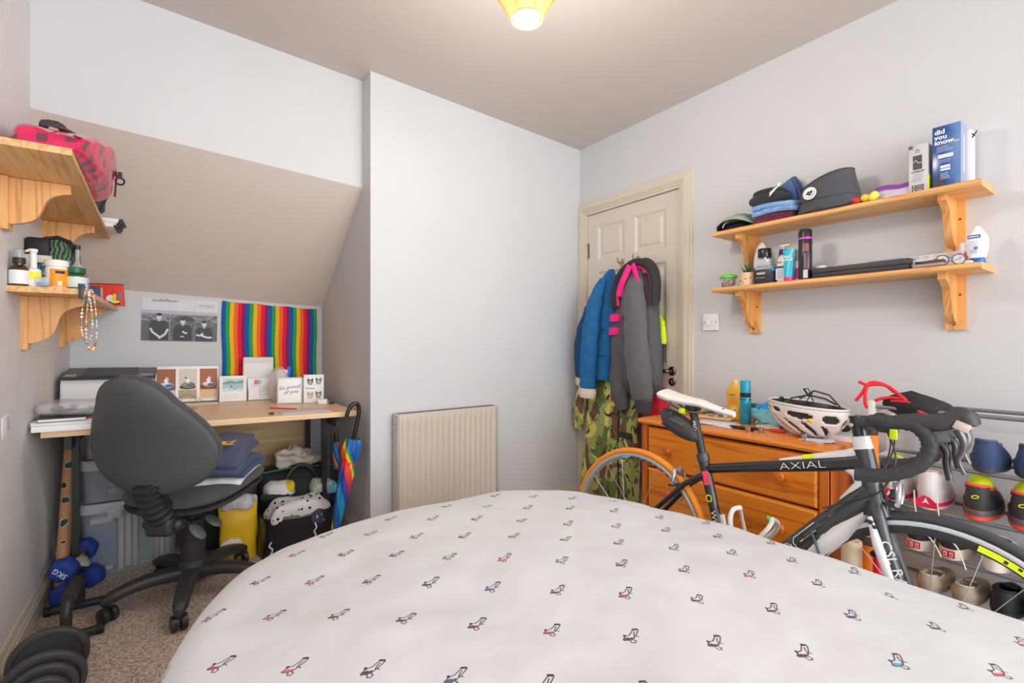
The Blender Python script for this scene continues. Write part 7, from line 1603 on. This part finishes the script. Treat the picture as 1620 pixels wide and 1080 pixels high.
for j in range(NR + 1):
    s_ = (j / NR); r, z = prof(s_)
    for i in range(NA):
        a = 2 * PI * i / NA; o2 = outline(a) * r; x, y = CXB + o2.x, CYB + o2.y
        side = max(0, (s_ - .80) / .2)
        wx = .010 * nz((x * 5, y * 5, z * 3), 1, 3) * (1 - side) + .018 * side * math.sin(i * .55 + 2 * nz((x, y, 0), 4))
        zz_ = z + .010 * nz((x, y, 0), 4.5, 2) + .005 * nz((x, y, 0), 13, 8) + (.010 * abs(nz((x * 3, y, 0), 4, 6)) if x > 1.1 else 0)
        d = Vector((math.cos(a), math.sin(a))) * (wx * side)
        vs.append((x + d.x, y + d.y, zz_))
        ex = o2 * (1 + (max(0, s_ - .80)) * 1.1); uvs.append((CXB + ex.x, CYB + ex.y))
fs = []; fu = []
for j in range(NR):
    for i in range(NA):
        q = (j * NA + i, j * NA + (i + 1) % NA, (j + 1) * NA + (i + 1) % NA, (j + 1) * NA + i)
        if j == 0: q = (0, (j + 1) * NA + (i + 1) % NA, (j + 1) * NA + i)
        fs.append(q); fu.append([uvs[k] for k in q])
vs = [(x - .70, y - .45, z) for x, y, z in vs]
b.add(vs, fs, fu); b.build('duvet', duvet_mat(), bed, smooth=80)
b = MB(); b.rbox((0, -.20, .34), (1.30, 2.3, .22), .05, 3); b.build('mattress', M((226, 224, 220), rough=.9), bed)
b = MB(); b.rbox((0, -.20, .15), (1.32, 2.3, .17), .012, 2); b.build('base', M((96, 88, 82), rough=.9), bed)
for sx_ in (-.58, .58):
    for sy_ in (-1.2, .80): b = MB(); b.cyl((sx_, sy_, 0), (sx_, sy_, .07), .025, n=14); b.build('leg', BLK, bed)
# ================================================================== under the desk and on the floor
PLA = M((206, 214, 222), rough=.2, alpha=.28); PLL = M((214, 220, 228), rough=.25, alpha=.5)
def crate(label, x0, x1, y0, y1, z0, h, group='clear storage boxes under the desk'):
    t = thing('storage_box', label, 'storage box', ((x0 + x1) / 2, (y0 + y1) / 2, z0), group=group); w_, d_ = (x1 - x0) / 2, (y1 - y0) / 2
    def rc(k, z): return sring((0, 0, z), Vector((1, 0, 0)), Vector((0, 1, 0)), w_ * k, d_ * k, 40, .28)
    b = MB(); b.loft([rc(.93, .003), rc(.95, .01), rc(.975, h - .055), rc(1.0, h - .05), rc(1.0, h - .03)], True, False); b.build('tub', PLA, t, smooth=50, solid=.003)
    b = MB(); b.loft([rc(1.02, h - .045), rc(1.03, h - .04), rc(1.03, h - .008), rc(1.0, h), rc(.9, h - .004)], False, True); ld = b.build('lid', PLL, t, smooth=40, solid=.003)
    for s in (-1, 1): b = MB(); b.rbox((s * w_ * .3, -d_ * 1.035, h - .05), (.05, .008, .05), .003, 2); b.build('clip', PLL, ld)
    return t
BX0, BY0 = -.36, 2.93
crate('clear storage box of folders, lowest of the stack under the desk', BX0, .02, BY0, 3.25, 0, .345)
crate('clear storage box of stationery, middle of the stack under the desk', BX0 + .008, -.03, BY0 + .005, 3.24, .347, .20)
crate('clear storage box with a pink band inside, topmost under the desk', BX0 + .018, -.09, BY0 + .015, 3.22, .549, .155)
FOLD = [((70, 110, 150), .115, .012), ((214, 212, 206), .02, .0), ((222, 216, 206), .022, .004), ((206, 200, 196), .018, .002), ((84, 150, 84), .055, .006), ((190, 120, 120), .016, .003), ((206, 206, 210), .014, .005), ((120, 170, 190), .02, .0)]
xx = -.335
for k, (c_, w_, dy) in enumerate(FOLD):
    lab = ('wide teal blue folder in the lowest box', 'white paper wad next to the blue folder', 'cream paper wad in the lowest box', 'grey folder beside the cream papers', 'green plastic folder in the lowest box', 'dusty pink folder in the lowest box', 'pale grey folder beside the pink one', 'light blue folder at the end of the lowest box')[k]
    t = thing('folder', lab, 'folder', (xx + w_ / 2, 3.08, .0135), group='folders in the lowest storage box'); slab('cover', t, (w_ * .94, .255 - dy, .255 - 4 * dy), M(c_, rough=.4), .002, (0, 0, .128)); slab('pages', t, (w_ * .7, .25 - dy, .25), PAPER, .001, (0, .002, .132)); xx += w_ + .006
t = thing('gift_box', 'dark blue box with pink ribbon inside the middle storage box', 'box', (-.235, 3.02, .362)); slab('box', t, (.12, .12, .115), M((52, 62, 84), rough=.4), .002, (0, 0, .058)); slab('ribbon', t, (.018, .004, .06), M((226, 96, 150)), .001, (.0, -.0615, .085)); decal(t, 'mark', (.0, -.0605, .03), (1, 0, 0), (0, 0, 1), [('e', 0, 0, .014, .009, (200, 206, 216)), ('e', 0, 0, .011, .006, (52, 62, 84)), ('l', [(-.006, -.003), (.006, .004)], .002, (200, 206, 216))], eps=.0006)
t = thing('envelope_pack', 'white pack of envelopes inside the middle storage box', 'envelopes', (-.105, 3.03, .362)); 
for k in range(4): slab('envelope', t, (.09, .10, .022), M((224, 218, 210) if k % 2 else (214, 206, 200)), .002, (0, .002 * k, .012 + .024 * k))
t = thing('headband', 'pink curved hair band in the top storage box', 'headband', (-.245, 3.00, .563)); b = MB(); b.tube([(.035 * math.sin(a) * 1.1, -.03, .06 - .055 * math.cos(a)) for a in [PI * (.15 + 1.5 * i / 20) for i in range(21)]], .006, 8, flat=1.6); b.build('band', M((236, 100, 130), rough=.5), t); slab('pink_case', t, (.03, .05, .10), M((232, 90, 110), rough=.4), .006, (-.065, .01, .051))
t = thing('trinket_bag', 'dark patterned pouch inside the top storage box', 'pouch', (-.18, 3.06, .563)); cloth('pouch', t, (0, 0, 0), (.055, .06, .05), M((126, 96, 92), rough=.8, var=.5, vs=40), 6, .4, 20); slab('yellow_card', t, (.04, .003, .05), M((206, 196, 120)), .0005, (.055, -.065, .03), Euler((0, .5, 0)))

def kraft_holly():
    m, nt, b_ = newmat('kraft_holly_paper'); co = coords(nt, 'UV', (3.2, 13, 1))
    v = nd(nt, 'ShaderNodeTexVoronoi', i={'Scale': 1.0, 'Randomness': .5}); lk(nt, co, v.inputs[0])
    n = nd(nt, 'ShaderNodeTexNoise', i={'Scale': 3.0}); lk(nt, co, n.inputs[0])
    sm_ = nd(nt, 'ShaderNodeMath', operation='ADD'); lk(nt, v.outputs['Distance'], sm_.inputs[0])
    a_ = nd(nt, 'ShaderNodeMath', operation='MULTIPLY_ADD', i={1: .5, 2: -.25}); lk(nt, n.outputs[0], a_.inputs[0]); lk(nt, a_.outputs[0], sm_.inputs[1])
    lk(nt, ramp(nt, sm_.outputs[0], [(0, rgb((20, 70, 56))), (.30, rgb((226, 214, 190))), (.34, rgb((198, 142, 98)))], 'CONSTANT'), b_.inputs['Base Color']); b_.inputs['Roughness'].default_value = .6
    return m
t = thing('wrapping_paper_roll', 'roll of brown wrapping paper with green holly print leaning in the corner', 'wrapping paper', (-.395, 2.80, .0))
b = MB(); ax0, ax1 = Vector((0, 0, .02)), Vector((.012, .16, .62)); d = (ax1 - ax0).normalized(); s1 = Vector((1, 0, 0)); s2 = d.cross(s1)
b.loft([[ax0.lerp(ax1, j / 10) + s1 * .024 * math.cos(2 * PI * i / 20) + s2 * .024 * math.sin(2 * PI * i / 20) for i in range(20)] for j in range(11)], True, True, uv=True); b.build('paper', kraft_holly(), t, smooth=50)
b = MB(); b.cyl(ax0 - d * .004, ax1 + d * .006, .017, n=16); b.build('core', M((150, 96, 56), rough=.7), t)
t = thing('drawstring_pouch', 'crumpled royal blue pouch beside the wrapping paper', 'pouch', (-.365, 2.975, .0)); t.location = (-.385, 2.90, 0); 
cloth('pouch', t, (0, 0, 0), (.03, .035, .15), M((40, 66, 170), rough=.6, bump=.4, bs=120), 2, .4, 16); b = MB(); b.tube([(.0, -.03, .22), (.015, -.036, .25), (.03, -.02, .23)], .003, 6); b.build('drawcord', M((30, 40, 90)), t)
t = thing('sandal', 'grey and black sandal tucked above the dumbbells', 'sandal', (-.335, 2.80, .15), (.3, .5, .4)); b = MB(); b.rbox((0, 0, .01), (.05, .12, .018), .008, 2); b.build('footbed', M((176, 170, 160), rough=.7), t); b = MB(); b.tube([(-.026, .01, .015), (0, .0, .04), (.026, .01, .015)], .009, 8, flat=.5); b.build('strap', BLK, t); b = MB(); b.rbox((0, 0, -.006), (.052, .122, .014), .006, 2); b.build('sole', M((40, 40, 42), rough=.6), t)

# ------------------------------------------------------------------ dumbbells
NEO = M((38, 66, 150), rough=.75, bump=.3, bs=500)
def dumbbell(label, loc, rot, txt=True):
    t = thing('dumbbell', label, 'dumbbell', loc, rot, 'blue dumbbells'); n = 6
    for s in (-1, 1):
        b = MB(); rings = []
        for (x, r) in ((.048, .020), (.054, .040), (.064, .052), (.104, .052), (.116, .042), (.119, .02)): rings.append([Vector((s * x, r * math.cos(2 * PI * (i + .5) / n), r * math.sin(2 * PI * (i + .5) / n))) for i in range(n)])
        b.loft(rings); me = b.build('hex_head', NEO, t, smooth=20); md = me.modifiers.new('edge_softness', 'BEVEL'); md.width = .007; md.segments = 3
    b = MB(); b.cyl((-.055, 0, 0), (.055, 0, 0), .017, n=18); b.build('grip', NEO, t)
    if txt: text('5KG', .030, M((232, 232, 236)), t, (-.1205, .0, .0), Euler((PI / 2, 0, -PI / 2)).to_matrix() @ Euler((0, 0, PI - .4)).to_matrix(), bold=.0007)
    return t
# upper one lies across the lower one, its lettered end toward the room
dumbbell('blue dumbbell marked 5KG resting on the other dumbbell', (-.352, 2.82, .150), (.35, -.1, 1.30))
dumbbell('blue dumbbell lying on the carpet under the lettered one', (-.335, 2.785, .046), (.0, .0, 1.15), False)
# ------------------------------------------------------------------ push-up stand
RBK = M((54, 54, 55), rough=.35); FOAM = M((62, 60, 60), rough=.95, bump=.5, bs=350)
def pushup(label, loc, rz):
    t = thing('push_up_stand', label, 'push-up stand', loc, (0, 0, rz), None)
    b = MB(); b.tube(smoothp([(0, -.13, .022), (0, -.128, .07), (0, -.115, .115), (0, -.085, .135), (0, 0, .137), (0, .085, .135), (0, .115, .115), (0, .128, .07), (0, .13, .022)], 5), .0175, 14); fr_ = b.build('frame', RBK, t, smooth=60)
    b = MB(); P = smoothp([(0, -.085, .135), (0, 0, .138), (0, .085, .135)], 6); b.tube(P, [.024 + (.0012 if i % 2 else 0) for i in range(len(P))], 16); b.build('foam_grip', FOAM, t, smooth=60)
    for s in (-1, 1):
        b = MB(); b.cyl((-.09, s * .13, .018), (.09, s * .13, .018), .0155, n=14); ft = b.build('foot_bar', RBK, t)
        for q in (-1, 1): b = MB(); b.cyl((q * .085, s * .13, .0185), (q * .108, s * .13, .0185), .0185, n=14); b.build('rubber_end', M((30, 30, 32), rough=.6), ft)
    b = MB(); b.cyl((-.07, -.165, .018), (.07, -.165, .018), .013, n=12); b.build('second_bar', RBK, t)
    return t
pushup('black push-up stand with foam grip beside the skirting', (-.318, 2.51, 0), -.03)
# ------------------------------------------------------------------ plate loaded dumbbell
IRON = M((68, 68, 69), rough=.5, bump=.25, bs=220)
t = thing('weight_bar', 'black dumbbell bar loaded with iron weight plates', 'dumbbell', (-.318, 2.06, .105), (.10, 0, .06))
b = MB(); b.cyl((0, -.40, 0), (0, .06, 0), .0125, n=16); b.build('bar', CHROME, t); b = MB(); b.lathe([(.0125, 0), (.026, 0), (.026, .016), (.018, .022), (.0125, .022)], 18, (0, .040, 0), Euler((-PI / 2, 0, 0))); b.build('collar', CHROME, t)
def plate(y, R, th): 
    b = MB(); b.lathe([(.013, 0), (.032, 0), (.034, th * .15), (.040, th * .22), (R - .018, th * .22), (R - .014, .0), (R - .004, 0), (R, th * .2), (R, th * .8), (R - .004, th), (R - .014, th), (R - .018, th * .78), (.040, th * .78), (.034, th * .85), (.032, th), (.013, th)], 56, (0, y, 0), Euler((-PI / 2, 0, 0))); return b.build('weight_plate', IRON, t, smooth=40)
plate(-.005, .098, .026); plate(-.13, .098, .026); plate(-.160, .080, .024); plate(-.19, .062, .022)
# ------------------------------------------------------------------ bags and clothes under the desk
t = thing('duffel_bag', 'black duffel bag at the back under the desk', 'bag', (.60, 3.05, 0))
b = MB(); rings = []
for j in range(15): s_ = j / 14; rings.append([Vector((p.x, p.y * (1 + .06 * nz(p, 12)), max(0, p.z * (1 + .06 * nz(p, 11, 3))))) for p in sring((-.20 + .40 * s_, 0, .185), Vector((0, 1, 0)), Vector((0, 0, 1)), .12 * (1 if 0 < j < 14 else .85), .185 * (1 if 0 < j < 14 else .86) - .01 * s_, 28, .6)])
b.loft(rings); db = b.build('body', M((50, 50, 52), rough=.85, bump=.4, bs=260), t, smooth=60); b = MB(); b.tube([(-.19, -.05, .365), (0, -.05, .375), (.19, -.05, .355)], .005, 6); b.build('zip', M((40, 130, 80)), db); b = MB(); b.tube(smoothp([(-.08, -.12, .2), (-.08, -.125, .33), (0, -.11, .40), (.08, -.125, .33), (.08, -.12, .2)], 5), .010, 8, flat=.4); b.build('strap', BLK, t)
t = thing('linen_heap', 'crumpled beige linen on top of the black duffel', 'cloth', (.58, 3.06, .372)); cloth('folds', t, (0, 0, 0), (.105, .07, .045), fabric((206, 194, 180)), 4, .85, 19, 48, 24); cloth('raised_fold', t, (-.02, .0, .03), (.06, .04, .045), fabric((212, 198, 182)), 9, .8, 24, 36, 18); cloth('side_fold', t, (.115, .01, 0), (.05, .05, .03), fabric((208, 200, 192)), 14, .6, 18)
def dots_mat():
    m, nt, b_ = newmat('polka_dot_cloth'); co = coords(nt, 'Object', (34, 34, 34)); v = nd(nt, 'ShaderNodeTexVoronoi', i={'Scale': 1.0, 'Randomness': .55}); lk(nt, co, v.inputs[0])
    lk(nt, ramp(nt, v.outputs['Distance'], [(0, rgb((30, 30, 36))), (.25, rgb((224, 222, 224), 1.1))], 'CONSTANT'), b_.inputs['Base Color']); b_.inputs['Roughness'].default_value = .9
    return m
t = thing('laundry_bag', 'open black plastic bag of laundry in front of the duffel', 'bag', (.550, 2.76, 0))
b = MB(); rings = []
for j in range(12): s_ = j / 11; rings.append([Vector((p.x * (1 + .10 * nz(p, 11)), p.y * (1 + .14 * nz(p, 12, 5)), p.z + .014 * nz(p, 9, 2) * s_)) for p in sring((0, 0, .002 + .20 * s_), Vector((1, 0, 0)), Vector((0, 1, 0)), .190 - .01 * s_, .085, 40, .55)])
b.loft(rings, True, False); lb = b.build('bag', M((34, 34, 38), rough=.25, bump=.6, bs=26), t, smooth=60, solid=.003)
b = MB(); b.tube(smoothp([(.06, -.087, .06), (.066, -.091, .085), (.058, -.091, .10), (.07, -.091, .12), (.062, -.09, .145)], 4), .004, 6, flat=.5); b.tube(smoothp([(-.15, -.08, .02), (-.14, -.086, .05), (-.155, -.086, .07), (-.145, -.086, .09)], 4), .004, 6, flat=.5); b.build('print_marks', M((226, 226, 226)), lb)
t2 = thing('polka_dot_top', 'white top with black polka dots spilling from the black bag', 'top', (.545, 2.745, .165)); cloth('folds', t2, (0, 0, 0), (.150, .075, .060), dots_mat(), 7, .5, 12, 44, 22); cloth('collar_fold', t2, (-.06, -.01, .045), (.06, .05, .030), dots_mat(), 3, .5, 14, 30, 16)
t2 = thing('star_print_cloth', 'navy cloth with white dots under the polka dot top', 'cloth', (.60, 2.70, .135)); 
def stars(): 
    m, nt, b_ = newmat('navy_spotted_cloth'); co = coords(nt, 'Object', (45, 45, 45)); v = nd(nt, 'ShaderNodeTexVoronoi', i={'Scale': 1.0, 'Randomness': .8}); lk(nt, co, v.inputs[0]); lk(nt, ramp(nt, v.outputs['Distance'], [(0, rgb((226, 226, 230))), (.2, rgb((70, 78, 112)))], 'CONSTANT'), b_.inputs['Base Color']); b_.inputs['Roughness'].default_value = .9; return m
cloth('folds', t2, (0, 0, 0), (.09, .03, .045), stars(), 5, .4, 16, 36, 16)
t2 = thing('sports_top', 'white and yellow sports top behind the polka dot top', 'top', (.475, 2.89, .25)); cloth('folds', t2, (0, 0, 0), (.075, .05, .045), fabric((224, 222, 222)), 6, .5, 16); cloth('yellow_panel', t2, (.05, .0, .02), (.028, .045, .035), fabric((236, 196, 30)), 8, .4, 16); cloth('black_panel', t2, (-.02, -.03, 0), (.07, .03, .018), fabric((44, 44, 48)), 9, .4, 16)
t2 = thing('patterned_scarf', 'pale green and blue scarf beside the duffel', 'scarf', (.70, 2.90, .23)); cloth('folds', t2, (0, 0, 0), (.06, .05, .045), fabric((196, 206, 190), var=.3, vs=50), 3, .5, 18); cloth('blue_fold', t2, (.045, -.02, .0), (.035, .04, .035), fabric((110, 170, 196)), 13, .5, 18)
t = thing('carrier_bag', 'yellow and white carrier bag between chair and black bag', 'bag', (.275, 2.83, 0))
b = MB(); rings = []
for j in range(12): s_ = j / 11; rings.append([Vector((p.x * (1 + .12 * nz(p, 10)), p.y * (1 + .2 * nz(p, 12, 5)), p.z)) for p in sring((0, 0, .002 + .265 * s_), Vector((1, 0, 0)), Vector((0, 1, 0)), .085, .06 * (1 - .55 * s_), 36, .6)])
b.loft(rings); b.build('bag', M((238, 188, 28), rough=.35, bump=.5, bs=30), t, smooth=60); cloth('white_flap', t, (-.04, -.052, .02), (.05, .012, .055), M((224, 220, 214), rough=.4), 4, .4, 16); cloth('contents', t, (.0, .0, .245), (.085, .05, .035), fabric((206, 200, 204), var=.3, vs=30), 5, .5, 16)
t = thing('dark_backpack', 'dark bag standing under the desk behind the chair', 'bag', (.16, 3.02, 0)); b = MB(); b.rbox((0, 0, .16), (.20, .14, .32), .05, 4, None, wob(9, .012, 4), 3); b.build('body', M((44, 44, 50), rough=.85, bump=.4, bs=240), t, smooth=60); b = MB(); b.tube([(-.08, -.075, .22), (0, -.08, .24), (.08, -.075, .22)], .004, 6); b.build('zip', BLK, t)

# ------------------------------------------------------------------ umbrellas
def umb_mat(name='umbrella_rainbow', twist=1.4, rep=1.0):
    m, nt, b_ = newmat(name); tc = nd(nt, 'ShaderNodeTexCoord'); sx = nd(nt, 'ShaderNodeSeparateXYZ'); lk(nt, tc.outputs['UV'], sx.inputs[0])
    a = nd(nt, 'ShaderNodeMath', operation='MULTIPLY_ADD', i={1: twist}); lk(nt, sx.outputs[1], a.inputs[0]); lk(nt, sx.outputs[0], a.inputs[2])
    f = nd(nt, 'ShaderNodeMath', operation='FRACT'); mu = nd(nt, 'ShaderNodeMath', operation='MULTIPLY', i={1: rep}); lk(nt, a.outputs[0], mu.inputs[0]); lk(nt, mu.outputs[0], f.inputs[0])
    lk(nt, ramp(nt, f.outputs[0], [(0, rgb((22, 98, 176))), (.20, rgb((28, 150, 206))), (.42, rgb((20, 80, 160))), (.52, rgb((92, 60, 150))), (.62, rgb((230, 60, 70))), (.72, rgb((236, 84, 40))), (.80, rgb((248, 196, 40))), (.87, rgb((40, 150, 90))), (.92, rgb((22, 90, 170)))], 'CONSTANT'), b_.inputs['Base Color']); b_.inputs['Roughness'].default_value = .5
    return m
t = thing('rainbow_umbrella', 'furled rainbow umbrella with black crook handle leaning on the desk', 'umbrella', (.640, 2.50, .0))
d = Vector((.120, -.012, .60)); ax = d.normalized(); s1 = Vector((1, 0, 0)); s1 = (s1 - ax * s1.dot(ax)).normalized(); s2 = ax.cross(s1)
b = MB(); rings = []
for j in range(25):
    u = j / 24; r = .010 + .026 * min(1, u * 1.4) ** .8; r = r * (1 if u < .80 else 1 + .25 * math.sin((u - .8) / .2 * PI)) ; r *= (1 if abs(u - .78) > .03 else .9); c = d * (.08 + .92 * u)
    rings.append([c + (s1 * math.cos(2 * PI * i / 32) + s2 * math.sin(2 * PI * i / 32)) * (r * (1 + .10 * math.sin(8 * 2 * PI * i / 32 + u * 9))) for i in range(32)])
b.loft(rings, uv=True); b.build('canopy', umb_mat(), t, smooth=50)
b = MB(); c = d * (.08 + .92 * .78); b.lathe([(.028, -.008), (.034, -.008), (.034, .008), (.028, .008)], 24, c, ax.to_track_quat('Z', 'Y').to_euler()); b.build('strap', M((226, 40, 50), rough=.6), t)
b = MB(); b.cyl((0, 0, .0), d * .1, .004, .006, n=8); b.build('ferrule', CHROME, t)
hp0 = d + ax * .0
b = MB(); P = smoothp([hp0, hp0 + ax * .05, hp0 + ax * .11, hp0 + ax * .155 + Vector((-.004, 0, 0)), hp0 + ax * .185 + Vector((-.020, 0, 0)), hp0 + ax * .180 + Vector((-.045, 0, 0)), hp0 + ax * .150 + Vector((-.058, 0, 0)), hp0 + ax * .118 + Vector((-.060, 0, 0))], 5); b.tube(P, .0105, 14); b.build('crook_handle', M((26, 24, 24), rough=.25), t, smooth=60)
for k in range(8): a = 2 * PI * k / 8; b = MB(); p = d + (s1 * math.cos(a) + s2 * math.sin(a)) * .026; b.cyl(p - ax * .01, p + ax * .008, .0035, n=6); b.build('rib_tip', BLK, t)
t = thing('folding_umbrella', 'small striped folding umbrella hanging beside the desk leg', 'umbrella', (.735, 2.72, .40)); b = MB(); b.loft([[Vector((r * math.cos(2 * PI * i / 20), r * math.sin(2 * PI * i / 20), z)) for i in range(20)] for z, r in ((0, .010), (.02, .016), (.06, .018), (.11, .016), (.15, .013))], uv=True)
b.build('canopy', umb_mat('dark_rainbow', .6, 2.0), t, smooth=50); lathe_part('handle', t, [(0, .15), (.013, .15), (.011, .19), (.008, .20), (0, .20)], M((24, 22, 26), rough=.4)); b = MB(); b.tube([(0, 0, .2), (.012, 0, .25), (.012, 0, .31)], .0015, 5); b.build('wrist_loop', BLK, t)
# cable and adaptor on the floor by the radiator
t = thing('power_adaptor', 'small white adaptor with black lead by the radiator', 'adaptor', (.915, 2.35, .0)); slab('block', t, (.05, .035, .05), M((222, 222, 224), rough=.4), .006, (.02, 0, .025)); b = MB(); b.tube(smoothp([(.0, 0, .03), (-.02, -.01, .02), (-.05, -.02, .006), (-.08, -.01, .004)], 5), .003, 6); b.build('lead', BLK, t)
# corner of a printed notice fixed to the left wall
t = thing('paper_notice', 'white printed tag on the scuffed left wall', 'tag', (XL + .001, 2.24, .826), (.12, 0, 0)); slab('card', t, (.002, .09, .07), M((232, 232, 236), rough=.4), .0005, (.001, 0, 0)); decal(t, 'small_print', (.0021, -.045, -.035), (0, 1, 0), (0, 0, 1), lines(.05, .055, .085, 5, .009, .0025, (120, 124, 134), .4, 3))
